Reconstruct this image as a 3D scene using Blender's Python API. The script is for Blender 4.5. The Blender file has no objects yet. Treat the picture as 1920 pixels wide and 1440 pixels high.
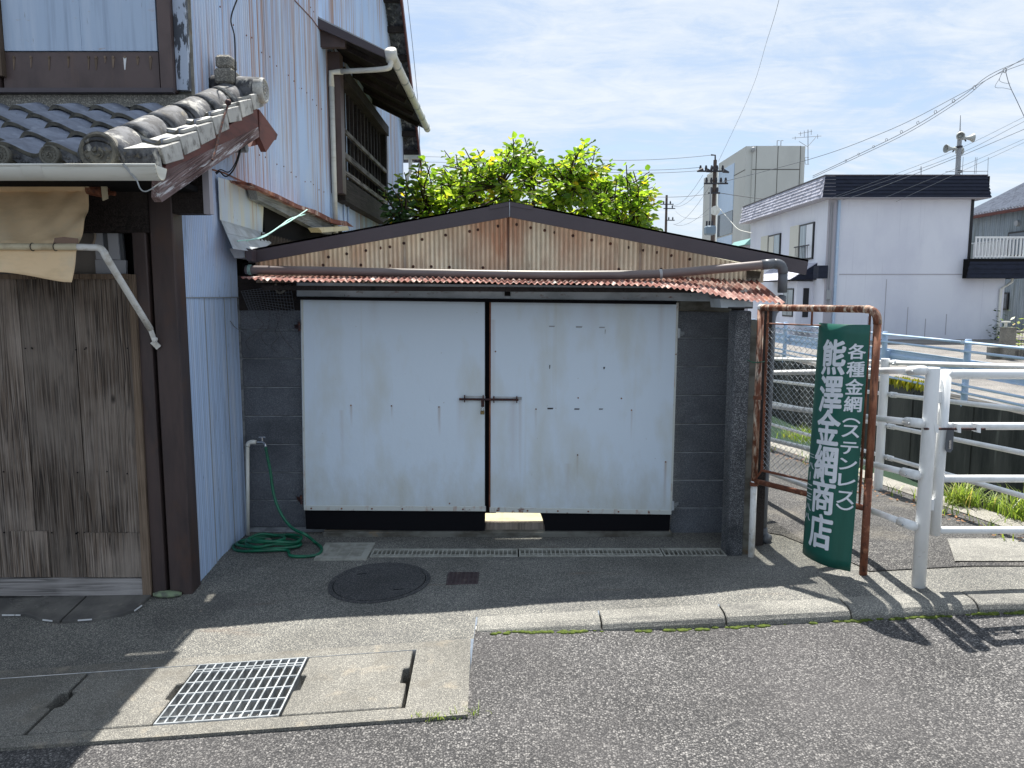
import bpy, bmesh, math, random
from mathutils import Vector, Matrix, Euler
from mathutils import noise as mn
rnd = random.Random(7)
S = bpy.context.scene
COL = S.collection
R = math.radians
# ---------------------------------------------------------------- camera, sky, sun, exposure
CAMZ, PITCH, FPX = 1.70, R(6.77), 1390.0
cam = bpy.data.cameras.new('camera'); co = bpy.data.objects.new('camera', cam); COL.objects.link(co)
co.location = (0, 0, CAMZ); co.rotation_euler = (R(90) - PITCH, 0, 0)
cam.sensor_width = 36; cam.lens = FPX / 1920 * 36; cam.clip_start = .05; cam.clip_end = 3000
S.camera = co
SUN_EL, SUN_AZ = R(64), R(3.0)
sun = bpy.data.lights.new('sun', 'SUN'); so = bpy.data.objects.new('sun', sun); COL.objects.link(so)
sun.energy = 4.6; sun.angle = R(.53); sun.color = (1, .955, .89)
sd = Vector((math.sin(SUN_AZ) * math.cos(SUN_EL), math.cos(SUN_AZ) * math.cos(SUN_EL), math.sin(SUN_EL)))
so.rotation_euler = sd.to_track_quat('Z', 'Y').to_euler(); so.location = (0, 20, 40)
W = bpy.data.worlds.new('World'); S.world = W; W.use_nodes = True
S.view_settings.view_transform = 'Standard'; S.view_settings.look = 'None'
S.view_settings.gamma = 1; S.view_settings.use_curve_mapping = False
S.view_settings.exposure = 1.17


def node(nt, t, ins=None, **p):
    n = nt.nodes.new(t)
    for k, v in p.items(): setattr(n, k, v)
    for k, v in (ins or {}).items():
        if isinstance(v, bpy.types.NodeSocket): nt.links.new(v, n.inputs[k])
        else:
            if isinstance(v, tuple) and len(v) == 3 and n.inputs[k].type == 'RGBA': v = (*v, 1)
            n.inputs[k].default_value = v
    return n


def ramp(nt, fac, stops, interp='LINEAR'):
    n = nt.nodes.new('ShaderNodeValToRGB'); nt.links.new(fac, n.inputs[0]); n.color_ramp.interpolation = interp
    e = n.color_ramp.elements
    while len(e) < len(stops): e.new(.5)
    for i, (p, c) in enumerate(stops):
        e[i].position = p; e[i].color = (c, c, c, 1) if not isinstance(c, tuple) else (*c[:3], 1)
    return n.outputs[0]


def mixc(nt, f, a, b, mode='MIX'):
    n = node(nt, 'ShaderNodeMixRGB', {0: f, 1: a, 2: b}, blend_type=mode); return n.outputs[0]


def mth(nt, op, a, b=0.0):
    return node(nt, 'ShaderNodeMath', {0: a, 1: b}, operation=op).outputs[0]


# world: Nishita sky with thin high cloud over all of it
wt = W.node_tree; wt.nodes.clear()
sky = node(wt, 'ShaderNodeTexSky', sky_type='NISHITA', sun_disc=False, sun_elevation=SUN_EL, sun_rotation=SUN_AZ,
           air_density=1.0, dust_density=1.2, ozone_density=1.5)
tc = node(wt, 'ShaderNodeTexCoord')
sep = node(wt, 'ShaderNodeSeparateXYZ', {0: tc.outputs['Generated']})
den = mth(wt, 'ADD', mth(wt, 'MAXIMUM', sep.outputs[2], 0.0), .13)
cx = mth(wt, 'DIVIDE', sep.outputs[0], den); cy = mth(wt, 'DIVIDE', sep.outputs[1], den)
cv = node(wt, 'ShaderNodeCombineXYZ', {0: cx, 1: cy, 2: 0.0}).outputs[0]
mp = node(wt, 'ShaderNodeMapping', {0: cv, 'Scale': (.62, .9, 1), 'Rotation': (0, 0, R(-24))}).outputs[0]
n1 = node(wt, 'ShaderNodeTexNoise', {'Vector': mp, 'Scale': 1.5, 'Detail': 10.0, 'Roughness': .66, 'Distortion': .5}).outputs['Fac']
mp2 = node(wt, 'ShaderNodeMapping', {0: cv, 'Scale': (.6, 1.3, 1), 'Rotation': (0, 0, R(16))}).outputs[0]
n2 = node(wt, 'ShaderNodeTexNoise', {'Vector': mp2, 'Scale': 5.0, 'Detail': 9.0, 'Roughness': .68, 'Distortion': .9}).outputs['Fac']
cf = mth(wt, 'ADD', mth(wt, 'MULTIPLY', n1, .66), mth(wt, 'MULTIPLY', n2, .34))
cl = ramp(wt, cf, [(.37, .35), (.45, .70), (.52, .95), (.60, 1.0)])
hz = ramp(wt, sep.outputs[2], [(0.0, .75), (.12, .45), (.45, .12)])
cl2 = mth(wt, 'MAXIMUM', cl, hz)
dots = node(wt, 'ShaderNodeVectorMath', {0: tc.outputs['Generated'], 1: tuple(sd)}, operation='DOT_PRODUCT').outputs['Value']
lit = mth(wt, 'MAXIMUM', mth(wt, 'ADD', 1.0, mth(wt, 'MULTIPLY', dots, .0)), .45)   # same cloud tone in every direction
clcol = mixc(wt, 1.0, mixc(wt, ramp(wt, cf, [(.42, 0), (.60, 1)]), (4.0, 4.85, 6.0), (5.6, 6.0, 6.5)), lit, 'MULTIPLY')
skyc = mixc(wt, mth(wt, 'MULTIPLY', cl2, .9), sky.outputs[0], clcol)
bg = node(wt, 'ShaderNodeBackground', {0: skyc, 1: .07})
node(wt, 'ShaderNodeOutputWorld', {0: bg.outputs[0]})

# ---------------------------------------------------------------- helpers: view geometry of the place
CP, SP = math.cos(PITCH), math.sin(PITCH)


def ray(px, py):
    a, b = (px - 960) / FPX, (720 - py) / FPX
    return Vector((a, CP + b * SP, -SP + b * CP))


def U(px, py, Y):
    d = ray(px, py); t = Y / d.y
    return Vector((t * d.x, Y, CAMZ + t * d.z))


def UX(px, py, X):
    d = ray(px, py); t = X / d.x
    return Vector((X, t * d.y, CAMZ + t * d.z))


def cl01(v): return max(0.0, min(1.0, v))


def sst(a, b, v):
    t = cl01((v - a) / (b - a)); return t * t * (3 - 2 * t)


def tilt(x): return .03 + .055 * max(-4.0, min(2.6, x))


def gz(x, y):
    T = tilt(x)
    a = T * cl01((4.75 - y) / .85)
    p = T - .08 * max(0, min(9, y - 4.2))
    w = sst(1.5, 2.05, x)
    return a * (1 - w) + p * w


def rz(x, y): return tilt(x) - .014 - .038 * sst(-.3, 1.0, x)


def G(px, py, off=0.0, f=gz):
    z = 0.0
    d = ray(px, py)
    for _ in range(12):
        t = (z - CAMZ) / d.z
        z = f(t * d.x, t * d.y) + off
    t = (z - CAMZ) / d.z
    return Vector((t * d.x, t * d.y, z))


# ---------------------------------------------------------------- helpers: objects
WL = {}


class MB:
    def __init__(s): s.v = []; s.f = []

    def add(s, vs, fs):
        o = len(s.v); s.v += [tuple(v) for v in vs]; s.f += [tuple(i + o for i in f) for f in fs]; return s

    def hexa(s, p):  # 8 points: bottom 4 then top 4
        return s.add(p, [(3, 2, 1, 0), (4, 5, 6, 7), (0, 1, 5, 4), (1, 2, 6, 5), (2, 3, 7, 6), (3, 0, 4, 7)])

    def box(s, x0, x1, y0, y1, z0, z1):
        return s.hexa([(x0, y0, z0), (x1, y0, z0), (x1, y1, z0), (x0, y1, z0), (x0, y0, z1), (x1, y0, z1), (x1, y1, z1), (x0, y1, z1)])

    def bar(s, a, b, w, h, up=(0, 0, 1)):  # rectangular bar from a to b
        a, b = Vector(a), Vector(b); d = (b - a).normalized(); u = Vector(up)
        r = d.cross(u)
        if r.length < 1e-4: r = d.cross(Vector((0, 1, 0)))
        r.normalize(); u = r.cross(d).normalized(); r *= w / 2; u *= h / 2
        return s.hexa([a - r - u, a + r - u, b + r - u, b - r - u, a - r + u, a + r + u, b + r + u, b - r + u])

    def tube(s, pts, r, n=8, cap=True):
        pts = [Vector(p) for p in pts]; rs = r if isinstance(r, (list, tuple)) else [r] * len(pts)
        o = len(s.v); up = None
        for i, p in enumerate(pts):
            d = (pts[min(i + 1, len(pts) - 1)] - pts[max(i - 1, 0)])
            d = d.normalized() if d.length > 1e-9 else Vector((0, 0, 1))
            if up is None: up = Vector((0, 0, 1)) if abs(d.z) < .9 else Vector((1, 0, 0))
            a = d.cross(up).normalized(); b = a.cross(d).normalized(); up = b
            for k in range(n):
                t = 2 * math.pi * k / n
                s.v.append(tuple(p + a * (rs[i] * math.cos(t)) + b * (rs[i] * math.sin(t))))
        for i in range(len(pts) - 1):
            for k in range(n):
                s.f.append((o + i * n + k, o + i * n + (k + 1) % n, o + (i + 1) * n + (k + 1) % n, o + (i + 1) * n + k))
        if cap:
            s.f.append(tuple(o + k for k in range(n))[::-1]); q = o + (len(pts) - 1) * n
            s.f.append(tuple(q + k for k in range(n)))
        return s

    def prism(s, poly, d):  # planar polygon (3D points) extruded by vector d
        d = Vector(d); n = len(poly)
        vs = [Vector(p) for p in poly] + [Vector(p) + d for p in poly]
        return s.add(vs, [tuple(range(n))[::-1], tuple(range(n, 2 * n))] + [(i, (i + 1) % n, n + (i + 1) % n, n + i) for i in range(n)])

    def grid(s, fn, nu, nv, skip=None):
        vs = [fn(i / nu, j / nv) for j in range(nv + 1) for i in range(nu + 1)]; w = nu + 1
        return s.add(vs, [(j * w + i, j * w + i + 1, (j + 1) * w + i + 1, (j + 1) * w + i) for j in range(nv) for i in range(nu)])

    def corr(s, u0, u1, pitch, amp, fn, nrm, nv=1, seg=6):  # corrugated sheet: fn(u, v) -> point, waves along u
        nu = int((u1 - u0) / pitch * seg); N = Vector(nrm)

        def g(a, b):
            u = u0 + (u1 - u0) * a
            return Vector(fn(u, b)) + N * (amp * math.sin(2 * math.pi * u / pitch))
        return s.grid(g, nu, nv)

    def sphere(s, c, r, n=8, m=6, sq=(1, 1, 1)):
        c = Vector(c)
        vs = [c + Vector((r * sq[0] * math.sin(math.pi * j / m) * math.cos(2 * math.pi * i / n), r * sq[1] * math.sin(math.pi * j / m) * math.sin(2 * math.pi * i / n), r * sq[2] * math.cos(math.pi * j / m))) for j in range(m + 1) for i in range(n)]
        return s.add(vs, [(j * n + i, j * n + (i + 1) % n, (j + 1) * n + (i + 1) % n, (j + 1) * n + i) for j in range(m) for i in range(n)])

    def disc(s, c, nrm, r, th, n=20):
        c = Vector(c); N = Vector(nrm).normalized()
        return s.tube([c, c + N * th], r, n)

    def build(s, name, mat, parent=None, smooth=False, bevel=0, weld=False, solid=0, origin=None):
        W0 = WL[parent.name] if parent else (Vector(origin) if origin is not None else Vector((0, 0, 0)))
        me = bpy.data.meshes.new(name)
        me.from_pydata([tuple(Vector(v) - W0) for v in s.v], [], s.f)
        if bevel or weld:
            bm = bmesh.new(); bm.from_mesh(me)
            if weld: bmesh.ops.remove_doubles(bm, verts=bm.verts, dist=1e-5)
            bmesh.ops.recalc_face_normals(bm, faces=bm.faces)
            if bevel: bmesh.ops.bevel(bm, geom=[e for e in bm.edges if len(e.link_faces) == 2 and e.calc_face_angle(0) > .6], offset=bevel, segments=1, affect='EDGES', clamp_overlap=True)
            bm.to_mesh(me); bm.free()
        if smooth:
            for p in me.polygons: p.use_smooth = True
        me.materials.append(mat)
        o = bpy.data.objects.new(name, me); COL.objects.link(o)
        if parent: o.parent = parent; WL[o.name] = W0.copy()
        else: o.location = W0; WL[o.name] = W0.copy()
        if solid:
            md = o.modifiers.new('thick', 'SOLIDIFY'); md.thickness = solid; md.offset = 0
        return o


def inst(name, me, parent, loc, rot=(0, 0, 0), scale=(1, 1, 1)):
    o = bpy.data.objects.new(name, me); COL.objects.link(o); o.rotation_euler = rot; o.scale = scale
    if parent: o.parent = parent; o.location = Vector(loc) - WL[parent.name]
    else: o.location = loc
    WL[o.name] = Vector(loc)
    return o


def tag(o, label, cat=None, group=None, kind=None):
    if label: o['label'] = label
    if cat: o['category'] = cat
    if group: o['group'] = group
    if kind: o['kind'] = kind
    return o


def thing(name, label, cat, loc=(0, 0, 0), group=None):
    o = bpy.data.objects.new(name, None); COL.objects.link(o); o.location = loc; WL[o.name] = Vector(loc)
    o.empty_display_size = .1
    return tag(o, label, cat, group)


def stuff(o): o['kind'] = 'stuff'; return o


def struct(o): o['kind'] = 'structure'; return o


def arc(a, b, c, n=6):  # quadratic curve
    a, b, c = Vector(a), Vector(b), Vector(c)
    return [a * (1 - t) ** 2 + b * 2 * t * (1 - t) + c * t * t for t in [i / n for i in range(n + 1)]]


def smoothpath(pts, n=6):  # Catmull-Rom
    P = [Vector(p) for p in pts]; P = [P[0] * 2 - P[1]] + P + [P[-1] * 2 - P[-2]]; out = []
    for i in range(1, len(P) - 2):
        for k in range(n):
            t = k / n
            out.append(.5 * ((2 * P[i]) + (P[i + 1] - P[i - 1]) * t + (2 * P[i - 1] - 5 * P[i] + 4 * P[i + 1] - P[i + 2]) * t * t + (3 * P[i] - P[i - 1] - 3 * P[i + 1] + P[i + 2]) * t ** 3))
    return out + [P[-2]]


# ---------------------------------------------------------------- materials
def lin(c): return tuple(((v / 255 + .055) / 1.055) ** 2.4 if v > 10 else v / 255 / 12.92 for v in c)


def pos(nt, sc=(1, 1, 1), rot=(0, 0, 0), obj=False, pre=0):
    p = node(nt, 'ShaderNodeTexCoord').outputs['Object'] if obj else node(nt, 'ShaderNodeNewGeometry').outputs['Position']
    if pre: p = node(nt, 'ShaderNodeMapping', {0: p, 'Rotation': (pre, 0, 0)}).outputs[0]
    return node(nt, 'ShaderNodeMapping', {0: p, 'Scale': sc, 'Rotation': rot}).outputs[0]


def surf(name, base, layers=(), rough=.7, spec=.35, metal=0, bump=None, rvar=0, island=0, obj=False, trans=0, coat=0, extra=None):
    """layers: (colour, scale3, lo, hi, amount[, detail[, distortion]]); bump: (scale3, strength, distance)"""
    m = bpy.data.materials.new(name); m.use_nodes = True; nt = m.node_tree
    b = nt.nodes['Principled BSDF']
    c = base
    if island:
        g = node(nt, 'ShaderNodeNewGeometry').outputs['Random Per Island']
        f = ramp(nt, g, [(0, 1 - island), (1, 1 + island)])
        c = mixc(nt, 1.0, base, f, 'MULTIPLY')
    last = None
    for i, L in enumerate(layers):
        col, sc, lo, hi, am = L[:5]; det = L[5] if len(L) > 5 else 5.0; dis = L[6] if len(L) > 6 else 0.0
        off = node(nt, 'ShaderNodeVectorMath', {0: pos(nt, sc, obj=obj), 1: (i * 7.3, i * 3.1, i * 5.7)}, operation='ADD').outputs[0]
        n = node(nt, 'ShaderNodeTexNoise', {'Vector': off, 'Scale': 1.0, 'Detail': det, 'Roughness': .62, 'Distortion': dis}).outputs['Fac']
        f = ramp(nt, n, [(lo, 0), (hi, am)])
        c = mixc(nt, f, c, col); last = f
    if extra: c = extra(nt, c)
    if isinstance(c, bpy.types.NodeSocket): nt.links.new(c, b.inputs['Base Color'])
    else: b.inputs['Base Color'].default_value = (*c, 1)
    b.inputs['Roughness'].default_value = rough; b.inputs['Specular IOR Level'].default_value = spec; b.inputs['Metallic'].default_value = metal
    if coat: b.inputs['Coat Weight'].default_value = coat
    if bump:
        n = node(nt, 'ShaderNodeTexNoise', {'Vector': pos(nt, bump[0], obj=obj), 'Scale': 1.0, 'Detail': 6.0, 'Roughness': .65}).outputs['Fac']
        bn = node(nt, 'ShaderNodeBump', {'Height': n, 'Strength': bump[1], 'Distance': bump[2]})
        nt.links.new(bn.outputs[0], b.inputs['Normal'])
    return m


def valley_dirt_shade(nt, c, axis, pitch, col, am):  # sine darkening: dirt on the gable, painted rib shade on the walls
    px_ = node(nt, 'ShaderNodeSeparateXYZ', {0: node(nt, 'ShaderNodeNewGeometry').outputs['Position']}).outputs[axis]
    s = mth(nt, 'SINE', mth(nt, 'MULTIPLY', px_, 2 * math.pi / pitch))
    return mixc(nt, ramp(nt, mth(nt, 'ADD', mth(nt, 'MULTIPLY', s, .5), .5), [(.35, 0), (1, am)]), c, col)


RUST = lin((112, 66, 46)); RUSTD = lin((62, 40, 34)); RUSTL = lin((160, 110, 82))


def stony(name, dark, mid, light, cell=110, stones=.55, bstr=.6, stain=None, rough=.85, big=0.0, big_col=(.2, .2, .2), grime=None):
    m = bpy.data.materials.new(name); m.use_nodes = True; nt = m.node_tree; b = nt.nodes['Principled BSDF']
    p = pos(nt, (1, 1, 1))
    wob = node(nt, 'ShaderNodeTexNoise', {'Vector': p, 'Scale': cell * .9, 'Detail': 2.0}).outputs['Color']
    p2 = node(nt, 'ShaderNodeVectorMath', {0: p, 1: node(nt, 'ShaderNodeVectorMath', {0: wob, 'Scale': .5 / cell}, operation='SCALE').outputs[0]}, operation='ADD').outputs[0]
    v = node(nt, 'ShaderNodeTexVoronoi', {'Vector': p2, 'Scale': float(cell)})
    sp = node(nt, 'ShaderNodeSeparateColor', {0: v.outputs['Color']}).outputs[0]
    c = ramp(nt, sp, [(0, dark), (stones * .75, mid), (stones, mid), (min(.98, stones + .3), light)])
    edge = ramp(nt, v.outputs['Distance'], [(.30, 0), (.62, 1)])
    c = mixc(nt, edge, c, dark)
    v3 = node(nt, 'ShaderNodeTexVoronoi', {'Vector': p2, 'Scale': cell * 2.3})
    sp3 = node(nt, 'ShaderNodeSeparateColor', {0: v3.outputs['Color']}).outputs[1]
    c = mixc(nt, ramp(nt, sp3, [(.76, 0), (.92, .5)]), c, light)
    c = mixc(nt, ramp(nt, sp3, [(.08, .6), (.22, 0)]), c, dark)
    n1 = node(nt, 'ShaderNodeTexNoise', {'Vector': p, 'Scale': 1.7, 'Detail': 7.0, 'Roughness': .6}).outputs['Fac']
    f = ramp(nt, n1, [(.3, .72), (.7, 1.22)])
    c = mixc(nt, 1.0, c, f, 'MULTIPLY')
    if stain:
        for (col, sc, lo, hi, am) in stain:
            n2 = node(nt, 'ShaderNodeTexNoise', {'Vector': pos(nt, sc), 'Scale': 1.0, 'Detail': 7.0, 'Roughness': .6}).outputs['Fac']
            c = mixc(nt, ramp(nt, n2, [(lo, 0), (hi, am)]), c, col)
    nt.links.new(c, b.inputs['Base Color']); b.inputs['Roughness'].default_value = rough; b.inputs['Specular IOR Level'].default_value = .3
    h = mth(nt, 'SUBTRACT', 1.0, v.outputs['Distance'])
    h = mth(nt, 'ADD', h, mth(nt, 'MULTIPLY', sp, .5))
    bn = node(nt, 'ShaderNodeBump', {'Height': h, 'Strength': bstr, 'Distance': .55 / cell})
    nt.links.new(bn.outputs[0], b.inputs['Normal'])
    return m


def woody(name, c_dark, c_mid, c_light, axis=2, ring=9.0, paint=None, rough=.8, bst=.5, pre=0):
    """weathered boards, grain along one axis; each piece gets its own offset from its object"""
    m = bpy.data.materials.new(name); m.use_nodes = True; nt = m.node_tree; b = nt.nodes['Principled BSDF']
    rv = node(nt, 'ShaderNodeObjectInfo').outputs['Random']
    sc = [20.0, 20.0, 20.0]; sc[axis] = .8
    of = node(nt, 'ShaderNodeCombineXYZ', {0: mth(nt, 'MULTIPLY', rv, 13.0), 1: mth(nt, 'MULTIPLY', rv, 31.0), 2: mth(nt, 'MULTIPLY', rv, 7.0)}).outputs[0]
    p = node(nt, 'ShaderNodeVectorMath', {0: pos(nt, tuple(sc), pre=pre), 1: of}, operation='ADD').outputs[0]
    n = node(nt, 'ShaderNodeTexNoise', {'Vector': p, 'Scale': .55, 'Detail': 2.0, 'Distortion': .6}).outputs['Fac']
    rings = node(nt, 'ShaderNodeMath', {0: mth(nt, 'MULTIPLY', n, ring), 1: 1.0}, operation='FRACT').outputs[0]
    rings = ramp(nt, rings, [(0, .0), (.35, .6), (.8, 1), (1, 0)])
    sc2 = [160.0, 160.0, 160.0]; sc2[axis] = 3.0
    fine = node(nt, 'ShaderNodeTexNoise', {'Vector': pos(nt, tuple(sc2), pre=pre), 'Scale': 1.0, 'Detail': 4.0}).outputs['Fac']
    c = mixc(nt, rings, c_dark, c_mid)
    c = mixc(nt, ramp(nt, fine, [(.47, 0), (.66, .75)]), c, c_light)
    blo = node(nt, 'ShaderNodeTexNoise', {'Vector': pos(nt, (3, 3, 2)), 'Scale': 1.0, 'Detail': 6.0}).outputs['Fac']
    c = mixc(nt, ramp(nt, blo, [(.42, 0), (.68, .75)]), c, c_light)
    kn = node(nt, 'ShaderNodeTexVoronoi', {'Vector': pos(nt, (5.0, 5.0, 2.6)), 'Scale': 1.0}).outputs['Distance']
    c = mixc(nt, ramp(nt, kn, [(.05, .9), (.10, 0)]), c, tuple(v * .3 for v in c_dark))
    if paint:
        pc, am = paint
        sc3 = [26.0, 26.0, 26.0]; sc3[axis] = 2.2
        pn = node(nt, 'ShaderNodeTexNoise', {'Vector': pos(nt, tuple(sc3), pre=pre), 'Scale': 1.0, 'Detail': 7.0, 'Roughness': .7}).outputs['Fac']
        c = mixc(nt, ramp(nt, pn, [(am, 0), (am + .06, 1)]), c, pc)
    f = mth(nt, 'ADD', mth(nt, 'MULTIPLY', rv, .5), .75)
    c = mixc(nt, 1.0, c, f, 'MULTIPLY')
    nt.links.new(c, b.inputs['Base Color']); b.inputs['Roughness'].default_value = rough; b.inputs['Specular IOR Level'].default_value = .25
    h = mth(nt, 'ADD', rings, fine)
    nt.links.new(node(nt, 'ShaderNodeBump', {'Height': h, 'Strength': bst, 'Distance': .004}).outputs[0], b.inputs['Normal'])
    return m


def rusty(name, paint, lo=.42, hi=.50, sc=(14, 14, 5), rough=.65):
    return surf(name, paint, [(RUSTL, sc, lo - .06, hi, .75, 8.0), (RUST, sc, lo, hi, 1.0, 8.0), (RUSTD, tuple(v * 1.8 for v in sc), .5, .66, .85, 8.0)], rough=rough, bump=((120, 120, 120), .5, .002))


MT = {}
MT['asphalt'] = stony('asphalt', lin((52, 52, 53)), lin((88, 87, 87)), lin((146, 144, 141)), cell=105, stones=.62, bstr=.8, stain=[(lin((84, 82, 82)), (1.1, 1.1, 1), .45, .7, .45)])
MT['path_asphalt'] = stony('path_asphalt', lin((44, 44, 45)), lin((80, 79, 79)), lin((140, 138, 133)), cell=120, stones=.6, bstr=.9, stain=[(lin((128, 122, 110)), (1.3, 1.3, 1), .55, .7, .5)])
MT['apron'] = stony('apron_concrete', lin((80, 81, 80)), lin((116, 115, 110)), lin((172, 169, 158)), cell=175, stones=.5, bstr=.6, stain=[(lin((70, 70, 72)), (.9, 2.0, 1), .54, .72, .55), (lin((104, 82, 66)), (.9, 5.0, 1), .62, .74, .5)])
MT['kerb'] = stony('kerb_concrete', lin((102, 102, 98)), lin((136, 134, 128)), lin((174, 171, 161)), cell=190, stones=.5, bstr=.5, stain=[(lin((74, 74, 74)), (3, 6, 9), .56, .7, .6)])
MT['lid'] = stony('lid_concrete', lin((94, 93, 89)), lin((124, 122, 115)), lin((162, 159, 149)), cell=210, stones=.5, bstr=.5, stain=[(lin((96, 92, 84)), (5, 5, 5), .52, .66, .5), (lin((158, 148, 130)), (7, 7, 7), .58, .7, .45)])
MT['pit'] = surf('pit_concrete', lin((176, 176, 174)), [(lin((130, 130, 128)), (8, 8, 8), .45, .6, .7)], rough=.9)
MT['block'] = stony('block_concrete', lin((86, 90, 96)), lin((112, 116, 123)), lin((138, 142, 149)), cell=230, stones=.5, bstr=.8, stain=[(lin((66, 69, 74)), (2.2, 2.2, 3), .52, .72, .7), (lin((112, 112, 110)), (30, 30, 3), .70, .78, .5)])
MT['mortar'] = surf('mortar', lin((158, 162, 166)), [(lin((112, 116, 120)), (9, 9, 20), .45, .6, .8)], rough=.95)
MT['pillar'] = stony('pillar_concrete', lin((66, 68, 72)), lin((108, 111, 115)), lin((158, 160, 162)), cell=170, stones=.5, bstr=.9, stain=[(lin((40, 42, 46)), (4, 4, 2), .5, .66, .7), (lin((160, 160, 158)), (20, 20, 2), .68, .75, .7)])
MT['plaster'] = surf('old_render', lin((110, 110, 104)), [(lin((66, 62, 54)), (4, 4, 9), .45, .62, .8), (lin((128, 100, 62)), (5, 5, 7), .6, .7, .5)], rough=.9, bump=((40, 40, 40), .4, .004))


RUNS = []


def door_runs(nt, c):
    sp_ = node(nt, 'ShaderNodeSeparateXYZ', {0: node(nt, 'ShaderNodeNewGeometry').outputs['Position']})
    wob = node(nt, 'ShaderNodeTexNoise', {'Vector': pos(nt, (9, 9, 2.5)), 'Scale': 1.0, 'Detail': 3.0}).outputs['Fac']
    x = mth(nt, 'ADD', sp_.outputs[0], mth(nt, 'MULTIPLY', mth(nt, 'SUBTRACT', wob, .5), .016)); tot = None
    for (px, py, w, L, am) in RUNS:   # rust run below a nail or fitting: x, top, half width, length, amount
        p = U(px, py, 5.12)
        fx = mth(nt, 'MAXIMUM', mth(nt, 'SUBTRACT', 1.0, mth(nt, 'DIVIDE', mth(nt, 'ABSOLUTE', mth(nt, 'SUBTRACT', x, p.x)), w)), 0.0)
        dz = mth(nt, 'SUBTRACT', p.z, sp_.outputs[2])
        fz = mth(nt, 'MULTIPLY', mth(nt, 'GREATER_THAN', dz, -.003), mth(nt, 'MAXIMUM', mth(nt, 'SUBTRACT', 1.0, mth(nt, 'DIVIDE', dz, L)), 0.0))
        f = mth(nt, 'MULTIPLY', mth(nt, 'MULTIPLY', fx, fz), am * .62)
        tot = f if tot is None else mth(nt, 'MAXIMUM', tot, f)
    return mixc(nt, tot, c, lin((150, 112, 70)))


RUNS += [(658, 760, .012, .16, .75), (734, 761, .009, .10, .6), (823, 763, .014, .22, .85), (862, 752, .03, .35, .28), (962, 752, .045, .75, .42), (975, 750, .018, .6, .5), (1083, 854, .010, .18, .6), (1184, 770, .010, .22, .5), (1248, 866, .014, .34, .9), (1005, 768, .012, .2, .35), (925, 600, .02, .9, .35), (1240, 570, .03, .5, .3), (640, 770, .02, .55, .3), (1065, 870, .03, .33, .3), (700, 560, .05, .25, .22), (1110, 570, .08, .3, .25)]


def door_extra(nt, c):
    zz = node(nt, 'ShaderNodeSeparateXYZ', {0: node(nt, 'ShaderNodeNewGeometry').outputs['Position']}).outputs[2]
    gn = node(nt, 'ShaderNodeTexNoise', {'Vector': pos(nt, (7, 7, 3)), 'Scale': 1.0, 'Detail': 6.0, 'Roughness': .65}).outputs['Fac']
    lowz = mth(nt, 'ADD', mth(nt, 'MULTIPLY', mth(nt, 'SUBTRACT', .62, zz), 1.0), mth(nt, 'MULTIPLY', mth(nt, 'SUBTRACT', gn, .5), .9))
    c = mixc(nt, ramp(nt, lowz, [(.10, 0), (.55, .55)]), c, lin((176, 172, 152)))
    c = door_runs(nt, c)
    # long run-off streaks under fixed heights, dirt toward the bottom hem
    s = node(nt, 'ShaderNodeTexNoise', {'Vector': pos(nt, (15, 15, .4)), 'Scale': 1.0, 'Detail': 6.0, 'Roughness': .6}).outputs['Fac']
    c = mixc(nt, ramp(nt, s, [(.60, 0), (.78, .20)]), c, lin((180, 176, 154)))
    s2 = node(nt, 'ShaderNodeTexNoise', {'Vector': pos(nt, (4, 4, 1.6)), 'Scale': 1.0, 'Detail': 6.0}).outputs['Fac']
    c = mixc(nt, ramp(nt, s2, [(.5, 0), (.7, .4)]), c, lin((188, 186, 164)))
    s3 = node(nt, 'ShaderNodeTexNoise', {'Vector': pos(nt, (60, 60, 60)), 'Scale': 1.0, 'Detail': 2.0}).outputs['Fac']
    return mixc(nt, ramp(nt, s3, [(.76, 0), (.80, .8)]), c, lin((120, 112, 100)))


MT['door'] = surf('door_paint', lin((212, 226, 239)), [], rough=.42, spec=.45, extra=door_extra, bump=((1.8, 1.8, 1.4), .35, .03))
MT['door_trim'] = surf('door_trim_paint', lin((200, 204, 200)), [(RUSTL, (16, 16, 5), .56, .68, .6, 7.0), (RUST, (18, 18, 14), .62, .69, .9, 7.0)], rough=.5)
MT['black'] = surf('black_rubber', (.006, .006, .008), rough=.75, spec=.12)
MT['dark_int'] = surf('dark_interior', (.012, .012, .013), rough=.95, spec=.1)  # near-black: shade of unlit insides put into the colour
MT['fascia'] = surf('brown_fascia', lin((80, 73, 78)), [(lin((66, 60, 64)), (2, 2, 2), .4, .65, .6)], rough=.45, spec=.4)
MT['lintel'] = surf('grey_steel', lin((196, 206, 214)), [(lin((150, 160, 168)), (3, 3, 6), .42, .62, .8), (RUST, (12, 12, 30), .60, .67, .8, 8.0), (lin((40, 40, 42)), (40, 40, 40), .66, .72, .9)], rough=.6)
MT['awning'] = surf('rusty_corrugated', lin((116, 68, 58)), [(lin((176, 146, 136)), (22, 5, 5), .50, .62, .9, 7.0), (lin((190, 184, 176)), (22, 7, 7), .57, .64, .85, 8.0), (lin((66, 34, 28)), (24, 12, 12), .55, .64, .95, 8.0), (lin((168, 108, 72)), (8, 5, 5), .60, .68, .5)], rough=.75, bump=((150, 150, 150), .4, .002))
MT['zinc'] = surf('zinc_flashing', lin((176, 182, 186)), [(lin((132, 134, 132)), (8, 8, 8), .45, .65, .7), (RUST, (9, 9, 14), .64, .70, .6, 7.0)], rough=.5, spec=.5)
MT['pipe_brown'] = surf('brown_pvc', lin((112, 102, 100)), [(lin((136, 126, 120)), (4, 4, 20), .5, .7, .5)], rough=.38, spec=.45)
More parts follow.
